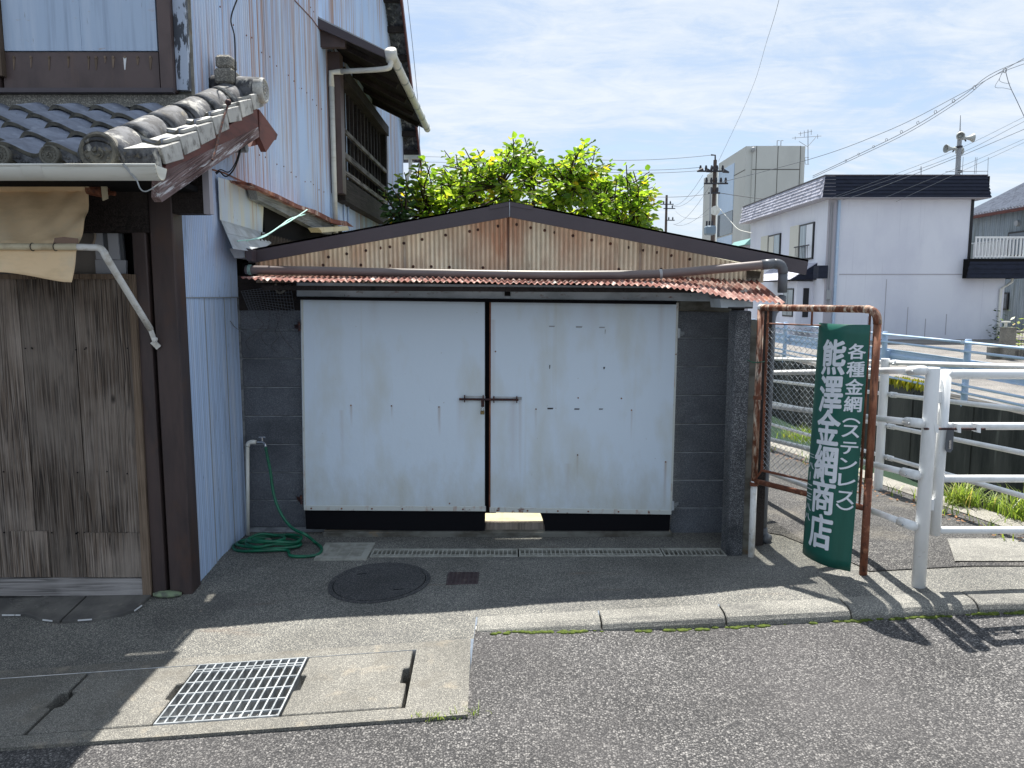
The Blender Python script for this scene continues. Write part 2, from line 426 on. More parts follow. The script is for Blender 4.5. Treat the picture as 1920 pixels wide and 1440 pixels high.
MT['pipe_grey'] = surf('grey_pvc', lin((96, 100, 106)), [(lin((70, 72, 76)), (5, 5, 3), .45, .65, .6)], rough=.42, spec=.4)
MT['pvc_white'] = surf('white_pvc', lin((222, 222, 214)), [(lin((178, 172, 150)), (12, 12, 3), .52, .7, .6)], rough=.38, spec=.45)
MT['gutter'] = surf('gutter_pvc', lin((208, 208, 200)), [(lin((172, 168, 152)), (3, 3, 24), .5, .7, .5)], rough=.4, spec=.45)
MT['hose'] = surf('green_hose', lin((22, 104, 76)), [(lin((16, 72, 56)), (20, 20, 20), .45, .6, .7)], rough=.32, spec=.5)
MT['iron'] = surf('bolt_iron', lin((60, 44, 46)), [(RUST, (50, 50, 50), .5, .6, .8)], rough=.6, metal=.3)
MT['steel'] = surf('galvanised_steel', lin((172, 178, 182)), [(lin((128, 134, 138)), (18, 18, 18), .45, .6, .8)], rough=.42, spec=.6, metal=.45)
MT['brass'] = surf('dull_brass', lin((140, 122, 84)), [(lin((96, 86, 66)), (90, 90, 90), .45, .6, .8)], rough=.4, metal=.7)
MT['chrome'] = surf('shackle_steel', lin((200, 200, 200)), rough=.2, metal=.9)
MT['plastic_grate'] = surf('grey_plastic', lin((160, 160, 152)), [(lin((128, 128, 120)), (14, 14, 14), .45, .6, .7)], rough=.6)
MT['manhole'] = stony('cast_cover', lin((54, 55, 58)), lin((86, 87, 88)), lin((120, 119, 116)), cell=170, stones=.6, bstr=.7)
MT['iron_cover'] = surf('iron_cover', lin((68, 56, 58)), [(lin((54, 42, 44)), (40, 40, 40), .45, .6, .8), (lin((104, 92, 84)), (20, 20, 20), .55, .7, .6)], rough=.6, spec=.4)
# house
BLUE = lin((182, 204, 234))


def corr_extra(nt, c):
    p = pos(nt, (24, 24, .30))
    s = node(nt, 'ShaderNodeTexNoise', {'Vector': p, 'Scale': 1.0, 'Detail': 5.0, 'Roughness': .7}).outputs['Fac']
    band = node(nt, 'ShaderNodeTexNoise', {'Vector': pos(nt, (1.9, 1.9, .5)), 'Scale': 1.0, 'Detail': 3.0}).outputs['Fac']
    f = mth(nt, 'MULTIPLY', ramp(nt, s, [(.44, 0), (.62, 1)]), ramp(nt, band, [(.44, 0), (.58, 1)]))
    c = mixc(nt, mth(nt, 'MULTIPLY', f, .9), c, lin((168, 130, 102)))
    f2 = mth(nt, 'MULTIPLY', ramp(nt, s, [(.60, 0), (.72, 1)]), ramp(nt, band, [(.52, 0), (.66, .8)]))
    c = mixc(nt, f2, c, lin((116, 76, 54)))
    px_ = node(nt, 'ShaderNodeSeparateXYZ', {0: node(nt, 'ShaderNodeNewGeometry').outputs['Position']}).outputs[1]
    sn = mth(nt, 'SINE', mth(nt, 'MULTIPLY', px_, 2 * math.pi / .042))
    return mixc(nt, ramp(nt, mth(nt, 'ADD', mth(nt, 'MULTIPLY', sn, -.5), .5), [(.4, 0), (1, .45)]), c, lin((126, 140, 168)))  # valley shade of the waves painted into the wall colour


MT['corr_blue'] = surf('blue_corrugated', BLUE, [(lin((196, 210, 230)), (5, 5, 1.2), .45, .62, .8), (lin((146, 158, 178)), (20, 20, .8), .56, .70, .6), (lin((92, 98, 104)), (70, 70, 30), .68, .74, .7)], rough=.55, spec=.35, extra=corr_extra)
MT['corr_low'] = surf('blue_corrugated_low', lin((186, 208, 238)), [(lin((202, 212, 228)), (10, 10, 1.5), .48, .65, .7), (lin((128, 138, 150)), (16, 16, 2.0), .58, .70, .6), (lin((120, 104, 78)), (18, 18, 3), .66, .74, .6), (lin((70, 76, 84)), (50, 50, 12), .68, .73, .7)], rough=.6, spec=.3, extra=lambda nt, c: valley_dirt_shade(nt, c, 1, .026, lin((132, 146, 172)), .5))  # rib shade of the lower sheets painted into the colour
MT['tin_patch'] = surf('rust_stained_tin', lin((188, 200, 212)), [(lin((206, 202, 178)), (9, 9, 1.0), .45, .62, .8), (lin((164, 112, 66)), (22, 22, .9), .58, .70, .8, 6.0), (RUST, (24, 24, 8), .66, .72, .9)], rough=.55)
MT['panel_blue'] = surf('pale_blue_board', lin((172, 190, 212)), [(lin((148, 164, 186)), (30, 30, 1.0), .50, .68, .8), (lin((196, 208, 224)), (18, 18, .9), .52, .7, .5), (lin((112, 114, 118)), (50, 50, 8), .66, .72, .7), (lin((170, 140, 112)), (8, 8, 20), .66, .74, .5)], rough=.65)
MT['brown_tin'] = surf('brown_tin', lin((92, 78, 76)), [(lin((66, 56, 56)), (4, 4, 2), .45, .65, .7), (lin((104, 84, 74)), (16, 16, 2), .58, .72, .5)], rough=.5, spec=.4)
MT['brown_post'] = surf('brown_post', lin((74, 62, 60)), [(lin((52, 46, 48)), (9, 9, 1.6), .45, .65, .8), (lin((88, 64, 50)), (5, 5, 3), .55, .72, .5), (lin((130, 128, 124)), (60, 60, 60), .73, .76, .9)], rough=.5, spec=.35)
MT['flaky'] = surf('flaking_blue', lin((170, 182, 200)), [(lin((58, 62, 70)), (22, 22, 6), .50, .53, .95, 8.0)], rough=.7)
MT['plank'] = woody('weathered_plank', lin((44, 38, 35)), lin((106, 93, 82)), lin((156, 145, 135)), axis=2, ring=11, bst=.9)
MT['plank_brown'] = woody('brown_jamb', lin((66, 56, 48)), lin((98, 84, 70)), lin((126, 110, 96)), axis=2)
MT['board_grey'] = woody('grey_bottom_board', lin((84, 82, 81)), lin((130, 126, 124)), lin((158, 154, 152)), axis=0)
MT['barge'] = woody('peeling_barge', lin((60, 44, 44)), lin((96, 74, 72)), lin((142, 124, 122)), axis=1, paint=(lin((196, 194, 196)), .54), bst=1.0, pre=-.42)
MT['barge_red'] = surf('red_brown_board', lin((104, 62, 56)), [(lin((78, 50, 48)), (14, 3, 14), .45, .6, .8)], rough=.7)
MT['dark_wood'] = woody('dark_wood', lin((26, 23, 22)), lin((42, 37, 36)), lin((64, 58, 56)), axis=1)
MT['old_beam'] = woody('grey_beam', lin((70, 72, 74)), lin((112, 116, 118)), lin((150, 154, 156)), axis=1, bst=1.0)
MT['rail_wood'] = woody('worn_rail', lin((36, 32, 30)), lin((62, 56, 54)), lin((150, 146, 144)), axis=1)
MT['tile'] = surf('grey_tile', lin((126, 133, 148)), [(lin((98, 103, 116)), (9, 9, 9), .4, .62, .8), (lin((160, 167, 180)), (22, 8, 8), .55, .7, .6), (lin((70, 70, 70)), (30, 30, 30), .62, .7, .6)], rough=.38, spec=.5, bump=((60, 60, 60), .15, .002))
MT['tile_old'] = surf('lichened_tile', lin((96, 98, 102)), [(lin((52, 53, 56)), (12, 12, 12), .42, .56, .9, 8.0), (lin((186, 184, 176)), (13, 9, 9), .56, .66, .75, 8.0), (lin((112, 104, 84)), (25, 25, 25), .60, .70, .6)], rough=.8, bump=((70, 70, 70), .6, .004))
MT['tile_pale'] = surf('pale_verge_tile', lin((172, 172, 168)), [(lin((110, 108, 104)), (16, 16, 16), .50, .62, .8, 8.0), (lin((206, 205, 198)), (9, 9, 9), .52, .66, .7)], rough=.75, bump=((70, 70, 70), .4, .003))
MT['tile_edge'] = surf('tile_edge', lin((100, 98, 90)), [(lin((60, 60, 58)), (20, 20, 20), .45, .6, .8)], rough=.7)
MT['canvas'] = surf('beige_canvas', lin((240, 212, 172)), [(lin((212, 184, 142)), (3, 3, 9), .48, .66, .6), (lin((212, 200, 176)), (4, 4, 4), .5, .68, .5), (lin((150, 118, 84)), (9, 9, 16), .64, .74, .5)], rough=.85, spec=.15, bump=((300, 300, 300), .2, .001))
MT['tape'] = surf('brown_tape', lin((132, 108, 92)), rough=.6)
MT['white_chip'] = surf('chipped_white_paint', lin((220, 220, 216)), [(lin((170, 160, 140)), (18, 18, 18), .5, .66, .5), (lin((96, 62, 44)), (36, 36, 36), .67, .70, .95, 8.0)], rough=.45, spec=.4)
MT['cream_pipe'] = surf('yellowed_pipe', lin((206, 196, 168)), [(lin((160, 138, 104)), (9, 9, 9), .52, .7, .7)], rough=.5)
MT['rust'] = rusty('rust', lin((140, 104, 80)), .36, .46, (20, 20, 20))
MT['rust_pipe'] = rusty('rusty_pipe', lin((206, 194, 176)), .44, .53, (34, 34, 9))
MT['rust_pipe_dark'] = rusty('dark_rusty_pipe', lin((150, 96, 72)), .34, .5, (22, 22, 5))
MT['fence_white'] = surf('white_fence_paint', lin((232, 234, 234)), [(lin((200, 202, 200)), (7, 7, 2.5), .5, .7, .6), (lin((150, 132, 112)), (14, 14, 10), .68, .74, .55, 7.0)], rough=.32, spec=.5)
MT['fence_blue'] = surf('pale_blue_paint', lin((176, 198, 222)), [(lin((150, 172, 198)), (5, 5, 2), .5, .7, .5), (lin((206, 216, 226)), (3, 3, 6), .55, .7, .5)], rough=.38, spec=.5)
MT['sign_green'] = surf('sign_green', lin((30, 92, 80)), [(lin((18, 78, 66)), (14, 14, 1.5), .48, .66, .5), (lin((52, 108, 94)), (60, 60, 4), .66, .74, .25)], rough=.38, spec=.4)
MT['sign_white'] = surf('sign_letter_white', lin((226, 230, 236)), [(lin((204, 210, 218)), (30, 30, 30), .5, .7, .5)], rough=.5)
MT['black_cable'] = surf('black_cable', (.012, .012, .014), rough=.5)
MT['wire_grey'] = surf('overhead_wire', lin((112, 118, 126)), rough=.6)
MT['twine'] = surf('pale_green_twine', lin((170, 212, 204)), rough=.7)
MT['glass'] = surf('window_glass', lin((60, 72, 88)), rough=.06, spec=.8)
MT['glass_l'] = surf('curtained_glass', lin((150, 164, 172)), [(lin((112, 126, 138)), (8, 8, .5), .45, .6, .6)], rough=.12, spec=.7)
MT['lilac'] = surf('lilac_render', lin((224, 227, 236)), [(lin((208, 211, 224)), (.6, .6, .35), .42, .66, .7), (lin((186, 188, 202)), (5, 5, .22), .60, .72, .45, 6.0)], rough=.85, bump=((30, 30, 30), .2, .01))
MT['grey_trim'] = surf('grey_trim', lin((170, 168, 176)), rough=.7)
MT['navy'] = surf('navy_shingle', lin((30, 36, 54)), [(lin((20, 26, 40)), (3, 3, 8), .45, .6, .7)], rough=.7)
MT['slate'] = surf('grey_shingle', lin((186, 187, 200)), [(lin((146, 148, 162)), (4, 4, 4), .42, .6, .8), (lin((208, 209, 216)), (9, 9, 9), .56, .7, .6)], rough=.75, island=.14)
MT['shutter'] = surf('cream_shutter', lin((206, 204, 192)), rough=.5)
MT['alu_black'] = surf('dark_frame', (.015, .016, .02), rough=.4)
MT['beige'] = surf('beige_cladding', lin((190, 192, 188)), [(lin((178, 180, 176)), (.3, .3, .15), .45, .6, .6)], rough=.7)
MT['beige_line'] = surf('cladding_joint', lin((92, 92, 88)), rough=.8)
MT['grey_corr'] = surf('grey_green_cladding', lin((134, 146, 156)), [(lin((104, 112, 108)), (3, 3, .3), .45, .62, .7), (lin((160, 170, 176)), (5, 5, .5), .52, .66, .5)], rough=.5, spec=.4)
MT['far_tile'] = surf('far_roof_tile', lin((140, 146, 158)), [(lin((110, 114, 124)), (3, 3, 3), .45, .6, .7)], rough=.5)
MT['pole'] = surf('brown_pole', lin((96, 84, 78)), [(lin((76, 66, 62)), (3, 3, .5), .45, .6, .7)], rough=.8)
MT['pole_grey'] = surf('grey_pole', lin((150, 154, 158)), rough=.5, spec=.4)
MT['dark_metal'] = surf('dark_fittings', lin((58, 58, 64)), rough=.6)
MT['horn'] = surf('horn_grey', lin((178, 182, 178)), rough=.5)
MT['trafo'] = surf('transformer_grey', lin((124, 142, 156)), rough=.5)
MT['canal'] = surf('canal_concrete', lin((82, 80, 76)), [(lin((38, 39, 38)), (1.2, 1.2, .25), .42, .62, .9, 7.0), (lin((120, 118, 112)), (7, 7, .5), .60, .72, .5)], rough=.9, bump=((14, 14, 3), .4, .02))
MT['coping'] = stony('coping_concrete', lin((112, 110, 104)), lin((148, 145, 137)), lin((180, 176, 164)), cell=120, stones=.5, bstr=.5, stain=[(lin((80, 78, 72)), (2, 2, 2), .5, .66, .6)])
MT['far_road'] = stony('far_road', lin((96, 94, 92)), lin((124, 121, 117)), lin((160, 156, 150)), cell=60, stones=.55, bstr=.3, stain=[(lin((150, 146, 138)), (.4, .4, 1), .5, .66, .5), (lin((92, 90, 88)), (.2, 1.2, 1), .55, .7, .5)])
MT['soil'] = surf('bare_soil', lin((92, 84, 70)), [(lin((64, 58, 46)), (3, 3, 3), .45, .6, .8), (lin((84, 92, 58)), (1, 1, 1), .52, .66, .6)], rough=.95)
MT['floor_pale'] = surf('pale_floor', lin((206, 198, 170)), [(lin((178, 168, 138)), (9, 9, 9), .5, .65, .6)], rough=.9)
MT['threshold'] = surf('threshold_slab', lin((104, 102, 98)), [(lin((74, 73, 72)), (4, 4, 4), .42, .6, .8), (lin((140, 134, 122)), (9, 9, 9), .60, .7, .6)], rough=.85, bump=((40, 40, 40), .4, .003))
MT['white_tile'] = surf('white_tile_edge', lin((216, 218, 218)), rough=.35)
MT['paint_green'] = surf('flaking_green', lin((124, 140, 112)), [(lin((92, 96, 88)), (20, 20, 20), .5, .6, .8)], rough=.9)
MT['bark'] = surf('bark', lin((74, 62, 52)), [(lin((46, 40, 34)), (20, 20, 6), .45, .6, .8)], rough=.9)
MT['moss'] = surf('moss', lin((82, 96, 36)), [(lin((50, 62, 26)), (60, 60, 60), .45, .6, .8), (lin((120, 124, 50)), (30, 30, 30), .58, .7, .7)], rough=1)
MT['dry_leaf'] = surf('dry_leaf', lin((132, 96, 64)), [(lin((88, 62, 44)), (30, 30, 30), .45, .6, .8)], rough=.9, island=.3)


def leafy(name, c1, c2, c3, yellow=None, tr=.55):
    m = bpy.data.materials.new(name); m.use_nodes = True; nt = m.node_tree; nt.nodes.clear()
    g = node(nt, 'ShaderNodeNewGeometry').outputs['Random Per Island']
    o = node(nt, 'ShaderNodeObjectInfo').outputs['Random']
    x = mth(nt, 'FRACT', mth(nt, 'ADD', g, mth(nt, 'MULTIPLY', o, 3.7)))
    st = [(0, c1), (.45, c2), (.85, c3)] + ([(.955, c3), (.965, yellow)] if yellow else [])
    c = ramp(nt, x, st)
    d = node(nt, 'ShaderNodeBsdfPrincipled', {'Base Color': c, 'Roughness': .42, 'Specular IOR Level': .4})
    tcol = mixc(nt, 1.0, c, (1.3, 1.42, .6), 'MULTIPLY')
    t = node(nt, 'ShaderNodeBsdfTranslucent', {0: tcol})
    mx = node(nt, 'ShaderNodeMixShader', {0: tr, 1: d.outputs[0], 2: t.outputs[0]})
    node(nt, 'ShaderNodeOutputMaterial', {0: mx.outputs[0]})
    return m


MT['leaf'] = leafy('leaf', lin((76, 106, 46)), lin((122, 150, 56)), lin((170, 186, 78)), lin((218, 188, 62)), .58)
MT['leaf_dark'] = leafy('dark_leaf', lin((38, 62, 36)), lin((50, 80, 44)), lin((66, 96, 50)), None, .3)
MT['grass'] = leafy('grass_blade', lin((92, 116, 56)), lin((128, 146, 72)), lin((164, 172, 100)), lin((178, 158, 112)), .45)
MT['weed'] = leafy('weed', lin((120, 126, 48)), lin((158, 152, 58)), lin((184, 172, 74)), None, .35)


def translucent_sheet(name, body, streaks, tr=.5, clear=0.0, valley=0):
    m = bpy.data.materials.new(name); m.use_nodes = True; nt = m.node_tree; nt.nodes.clear()
    c = body
    for i, (col, sc, lo, hi, am) in enumerate(streaks):
        n = node(nt, 'ShaderNodeTexNoise', {'Vector': node(nt, 'ShaderNodeVectorMath', {0: pos(nt, sc), 1: (i * 5.1, 2.0 * i, i)}, operation='ADD').outputs[0], 'Scale': 1.0, 'Detail': 6.0, 'Roughness': .65}).outputs['Fac']
        c = mixc(nt, ramp(nt, n, [(lo, 0), (hi, am)]), c, col)
    if valley: c = valley_dirt_shade(nt, c, 0, valley, lin((104, 92, 82)), .62)
    d = node(nt, 'ShaderNodeBsdfPrincipled', {'Base Color': c, 'Roughness': .5, 'Specular IOR Level': .3})
    t = node(nt, 'ShaderNodeBsdfTranslucent', {0: c})
    mx = node(nt, 'ShaderNodeMixShader', {0: tr, 1: d.outputs[0], 2: t.outputs[0]}).outputs[0]
    if clear:
        tp = node(nt, 'ShaderNodeBsdfTransparent', {0: (.95, .95, .9)})
        mx = node(nt, 'ShaderNodeMixShader', {0: clear, 1: mx, 2: tp.outputs[0]}).outputs[0]
    node(nt, 'ShaderNodeOutputMaterial', {0: mx})
    return m


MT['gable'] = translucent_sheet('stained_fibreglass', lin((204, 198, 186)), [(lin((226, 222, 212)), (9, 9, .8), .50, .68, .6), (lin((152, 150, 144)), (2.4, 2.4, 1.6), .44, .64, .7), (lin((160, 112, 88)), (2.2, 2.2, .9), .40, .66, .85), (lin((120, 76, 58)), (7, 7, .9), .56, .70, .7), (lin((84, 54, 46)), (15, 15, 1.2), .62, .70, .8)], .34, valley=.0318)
MT['clear_roof'] = translucent_sheet('clear_roof_sheet', lin((210, 206, 190)), [(lin((170, 160, 130)), (3, 3, 3), .5, .7, .6)], .5, .62)
# water
m = bpy.data.materials.new('canal_water'); m.use_nodes = True; nt = m.node_tree; b = nt.nodes['Principled BSDF']
b.inputs['Base Color'].default_value = (*lin((60, 78, 64)), 1); b.inputs['Roughness'].default_value = .08
nn = node(nt, 'ShaderNodeTexNoise', {'Vector': pos(nt, (5, 2.5, 1)), 'Scale': 1.0, 'Detail': 3.0}).outputs['Fac']
nt.links.new(node(nt, 'ShaderNodeBump', {'Height': nn, 'Strength': .12, 'Distance': .05}).outputs[0], b.inputs['Normal'])
MT['water'] = m
# ================================================================ GROUND, ROAD, PATH, CANAL


def coords(a, b, step, cuts=()):
    n = max(1, int(round((b - a) / step)))
    s = {round(a + (b - a) * i / n, 4) for i in range(n + 1)}
    for c in cuts:
        if a < c < b:
            s = {v for v in s if abs(v - c) > step * .3 or v in (round(a, 4), round(b, 4))}; s.add(round(c, 4))
    return sorted(s)


def sheet(name, xs, ys, zf, mat, holes=(), parent=None):
    mb = MB(); w = len(xs)
    mb.v = [(x, y, zf(x, y)) for y in ys for x in xs]
    for j in range(len(ys) - 1):
        for i in range(w - 1):
            mx, my = (xs[i] + xs[i + 1]) / 2, (ys[j] + ys[j + 1]) / 2
            if any(a < mx < b and c < my < d for a, b, c, d in holes): continue
            mb.f.append((j * w + i, j * w + i + 1, (j + 1) * w + i + 1, (j + 1) * w + i))
    return mb.build(name, mat, parent, smooth=True)


GUT_X0, GUT_X1, GUT_Y0, GUT_Y1 = -3.55, -.19, 2.78, 3.45     # strip of gutter covers
KERB_Y0, KERB_Y1 = 3.575, 3.735
TR = (-.935, 1.41, 4.69, 4.84)                               # drain channel before the doors
SQ = (-1.275, -.955, 4.65, 4.95)
# apron in front of the shed
xs = coords(-9, 2.62, .12, [-.19, TR[0], TR[1], SQ[0], SQ[1]]); ys = coords(3.45, 5.42, .1, [KERB_Y1, TR[2], TR[3], SQ[2], SQ[3]])
h = [(-.19, 9, 0, KERB_Y1), TR, SQ]
struct(sheet('apron_pavement', xs, ys, gz, MT['apron'], h))
struct(sheet('apron_extension', coords(2.62, 30, 1.5), coords(KERB_Y1, 4.25, .1), gz, MT['apron']))
# road in front, out to both sides and behind the camera
struct(sheet('road', coords(-60, -6, 6)[:-1] + coords(-6, 2.6, .2, [GUT_X1]) + coords(3, 60, 6), coords(-40, 0, 4)[:-1] + coords(0, KERB_Y0 + .03, .2, [GUT_Y0 + .01]), rz, MT['asphalt'], [(-60, GUT_X1, GUT_Y0 + .01, 9)]))
struct(sheet('street_edge', coords(-60, GUT_X0, 4), coords(GUT_Y0 - .3, 3.45, .3), gz, MT['apron']))
# kerb stones
kb = thing('kerb', 'low concrete kerb of bevelled stones along the asphalt road', 'kerb', (-.19, 3.6, 0))
cuts = [-.185, .455, 1.085, 1.715, 2.355, 2.995, 3.63, 4.27]
for i in range(len(cuts) - 1):
    a, b = cuts[i] + .004, cuts[i + 1] - .004
    mb = MB()
    pr = [(KERB_Y1, -.12), (KERB_Y1, .004), (KERB_Y0 + .055, .004), (KERB_Y0 + .02, -.008), (KERB_Y0 + .004, -.03), (KERB_Y0, -.12)]
    n = len(pr)
    mb.add([(x, y + rnd.uniform(-.002, .002), tilt(x) + z) for x in (a, b) for (y, z) in pr], [tuple(range(n)), tuple(range(n, 2 * n))[::-1]] + [(k, k + n, (k + 1) % n + n, (k + 1) % n) for k in range(n)])
    mb.build('kerb_stone', MT['kerb'], kb, bevel=.004)
mb = MB().box(-.19, 4.3, KERB_Y0 + .03, KERB_Y1 - .01, -.2, -.02); mb.build('kerb_bed', MT['pit'], kb)
# moss along the kerb foot
mb = MB()
for i in range(230):
    x = -.18 + 2.95 * rnd.random() ** 1.2
    if mn.noise((x * 3, 0, 0)) < -.15 and rnd.random() < .8: continue
    r = rnd.uniform(.006, .016)
    mb.sphere((x, KERB_Y0 - rnd.uniform(-.004, .018), rz(x, 3.5) + .001), r, 6, 4, (1.6, 1, .5))
tag(mb.build('moss', MT['moss'], smooth=True), 'green moss line growing at the foot of the kerb', 'moss', kind='stuff')
# path beside the canal, falling away from the road
PXL = lambda y: 2.03 - .16 * cl01((y - 4.06) / .9) if y < 5.0 else (1.87 - .24 * cl01((y - 5.0) / .3))
ys = coords(4.06, 8, .1) + coords(8.5, 60, 2); nx = 14; mb = MB()
mb.grid(lambda a, b: (lambda y: (lambda x: (x, y, gz(x, y) + .006))(PXL(y) + (3.4 - PXL(y)) * a))(ys[int(round(b * (len(ys) - 1)))]), nx, len(ys) - 1)
struct(mb.build('path', MT['path_asphalt'], smooth=True))
mb = MB().grid(lambda a, b: (2.55 + .5 * a + .25 * b, 4.12 + .5 * b, gz(2.6 + .5 * a, 4.12 + .5 * b) + .012), 3, 3)
tag(mb.build('concrete_patch', MT['kerb']), 'pale concrete patch in the path by the gate', 'patch')
struct(sheet('ground', [-60, -20, -6, 1.63], [5.38, 9, 20, 80, 400], lambda x, y: -.02 - .08 * max(0, min(9, y - 5.4)), MT['soil']))
# canal
pz = lambda y: gz(3.2, y)
cw = thing('canal_wall', 'dark concrete canal wall below the path', 'wall', (3.5, 4.3, 0))
ys = coords(4.0, 14, .4) + coords(16, 200, 14); mb = MB()
mb.grid(lambda a, b: (lambda y: [(3.38, y, pz(y) + .012), (3.62, y, pz(y) + .012), (3.62, y, -2.6)][int(round(a * 2))])(ys[int(round(b * (len(ys) - 1)))]), 2, len(ys) - 1)
mb.build('wall_face', MT['coping'], cw)
MB().add([(3.62, 4.0, -2.6), (8.2, 4.0, -2.6), (8.2, 4.0, .17), (3.62, 4.0, .17)], [(0, 1, 2, 3)]).build('head_wall', MT['canal'], cw)
fw = thing('canal_wall', 'dark streaked concrete canal wall below the blue guardrail', 'wall', (8.3, 20, 0))
MB().box(8.2, 8.6, 4.0, 200, -2.8, -.19).build('wall_face', MT['canal'], fw)
mb = MB()
for y in range(5, 60, 2): mb.box(8.18, 8.21, y, y + .05, -2.7, -.25)
mb.build('joint_ribs', MT['canal'], fw)
struct(MB().grid(lambda a, b: (3.4 + 5 * a, 4 + 196 * b, -2.0), 4, 60).build('canal_water', MT['water'], smooth=True))
struct(sheet('far_road', [8.6, 14, 30, 90, 600], [4.0, 12, 25, 60, 150, 800], lambda x, y: -.18, MT['far_road']))
struct(sheet('far_ground', [-600, -60, 8.6], [200.5, 400, 800], lambda x, y: -.4, MT['soil']))
mb = MB()
mb.box(3.3, 30, 4.0, 4.25, -.6, .16); struct(mb.build('bridge_deck_edge', MT['coping']))

# ---------------------------------------------------------------- gutter strip: frame, lids, steel grating
LX = [-3.02, -2.51, -2.0, -1.485, -.97, -.45]; LY0, LY1 = 2.862, 3.372
gt = thing('street_gutter', 'concrete gutter frame set along the road edge around lids and grating', 'gutter', (-1.2, 3.1, -.1))
st = sheet('frame_rim', coords(GUT_X0, GUT_X1, .2, [LX[0], LX[2], LX[5]]), coords(GUT_Y0, GUT_Y1, .1, [LY0, LY1]), lambda x, y: gz(x, y) + .001, MT['lid'], [(LX[0], LX[5], LY0, LY1)], gt)
mb = MB()
for x0, x1 in ((LX[0], LX[5]),):
    mb.add([(x0, LY0, gz(x0, LY0)), (x1, LY0, gz(x1, LY0)), (x1, LY0, -.45), (x0, LY0, -.45)], [(0, 1, 2, 3)])
    mb.add([(x0, LY1, gz(x0, LY1)), (x1, LY1, gz(x1, LY1)), (x1, LY1, -.45), (x0, LY1, -.45)], [(0, 1, 2, 3)])
    for x in (x0, x1): mb.add([(x, LY0, gz(x, LY0)), (x, LY1, gz(x, LY1)), (x, LY1, -.45), (x, LY0, -.45)], [(0, 1, 2, 3)])
mb.add([(LX[0], LY0, -.24), (LX[5], LY0, -.24), (LX[5], LY1, -.24), (LX[0], LY1, -.24)], [(0, 1, 2, 3)])
mbf = MB()
mbf.grid(lambda a, b: (GUT_X0 + (GUT_X1 - GUT_X0) * a, GUT_Y0, gz(GUT_X0 + (GUT_X1 - GUT_X0) * a, GUT_Y0) + .001 - .12 * b), 10, 1)
mb.add([(GUT_X1 - .004, GUT_Y0, gz(GUT_X1, GUT_Y0) - .02), (GUT_X1 - .004, 3.44, gz(GUT_X1, 3.44) - .02), (GUT_X1, 3.44, -.15), (GUT_X1, GUT_Y0, -.15)], [(0, 1, 2, 3)])
mb.build('pit_wall', MT['pit'], gt); mbf.build('frame_front', MT['lid'], gt)


def lid(x0, x1, label, notch):
    o = thing('gutter_cover', label, 'lid', ((x0 + x1) / 2, 3.1, gz((x0 + x1) / 2, 3.1)), 'concrete lids of the gutter')
    g = .008; y0, y1 = LY0 + g, LY1 - g; a, b = x0 + g, x1 - (.018 if x1 == LX[5] else g); nd = .028; m0, m1 = 3.06, 3.2
    P = [(a, y0), (b, y0)]
    if 'r' in notch: P += [(b, m0), (b - nd, m0 + .008), (b - nd, m1 - .008), (b, m1)]
    P += [(b, y1), (a, y1)]
    if 'l' in notch: P += [(a, m1), (a + nd, m1 - .008), (a + nd, m0 + .008), (a, m0)]
    P3 = [(x, y, gz(x, y) + .003) for x, y in P]
    MB().prism(P3, (0, 0, -.07)).build('slab', MT['lid'], o, bevel=.004)
    return o


lid(LX[0], LX[1], 'shaded concrete gutter lid at the far end of the strip beside the house', 'r')
lid(LX[1], LX[2], 'concrete gutter lid wholly in the house shadow', 'lr')
lid(LX[2], LX[3], 'concrete gutter lid half in shade beside the steel grating', 'lr')
lid(LX[4], LX[5], 'sunlit stained concrete gutter lid between the grating and the end slab', 'lr')
gr = thing('steel_grating', 'galvanised steel grating in the gutter by the road', 'grating', (-1.23, 3.1, -.04))
x0, x1 = LX[3] + .006, LX[4] - .006; y0, y1 = LY0 + .006, LY1 - .006
zt = lambda x, y: gz(x, y) + .004
bm = MB().box(-.0036, .0036, y0, y1, -.042, 0); me = None
for i in range(14):
    x = x0 + (x1 - x0) * i / 13
    if me is None: o = bm.build('bearing_bar', MT['steel']); me = o.data
    else: o = inst('bearing_bar', me, None, (0, 0, 0))
    o.parent = gr; o.location = Vector((x, 0, zt(x, 3.1))) - WL[gr.name]
for j, y in enumerate([y0 + .003, y0 + .05, y0 + .14, y0 + .235, y0 + .33, y0 + .425, y1 - .05, y1 - .003]):
    MB().bar((x0, y, zt(x0, y) - (.004 if 0 < j < 7 else .024)), (x1, y, zt(x1, y) - (.004 if 0 < j < 7 else .024)), .007, .009 if 0 < j < 7 else .05).build('cross_bar', MT['steel'], gr)

# the whole strip is set a touch askew to the kerb, as in the place; the sheets round it follow
SKEW = .036
for o in list(bpy.data.objects):
    if o.type == 'EMPTY' and o.name.split('.')[0] in ('street_gutter', 'gutter_cover', 'steel_grating'):
        o.rotation_euler = (0, 0, SKEW); o.location.y += SKEW * (o.location.x + 1.23)
for nm in ('apron_pavement', 'road'):
    for v in bpy.data.objects[nm].data.vertices:
        x, y = v.co.x, v.co.y
        if x < -.1 and 1.8 < y < 3.74 and x > -9:
            w = sst(3.74, 3.45, y) if y > 3.44 else sst(1.8, 2.75, y)
            v.co.y += SKEW * (max(-4, x) + 1.23) * w
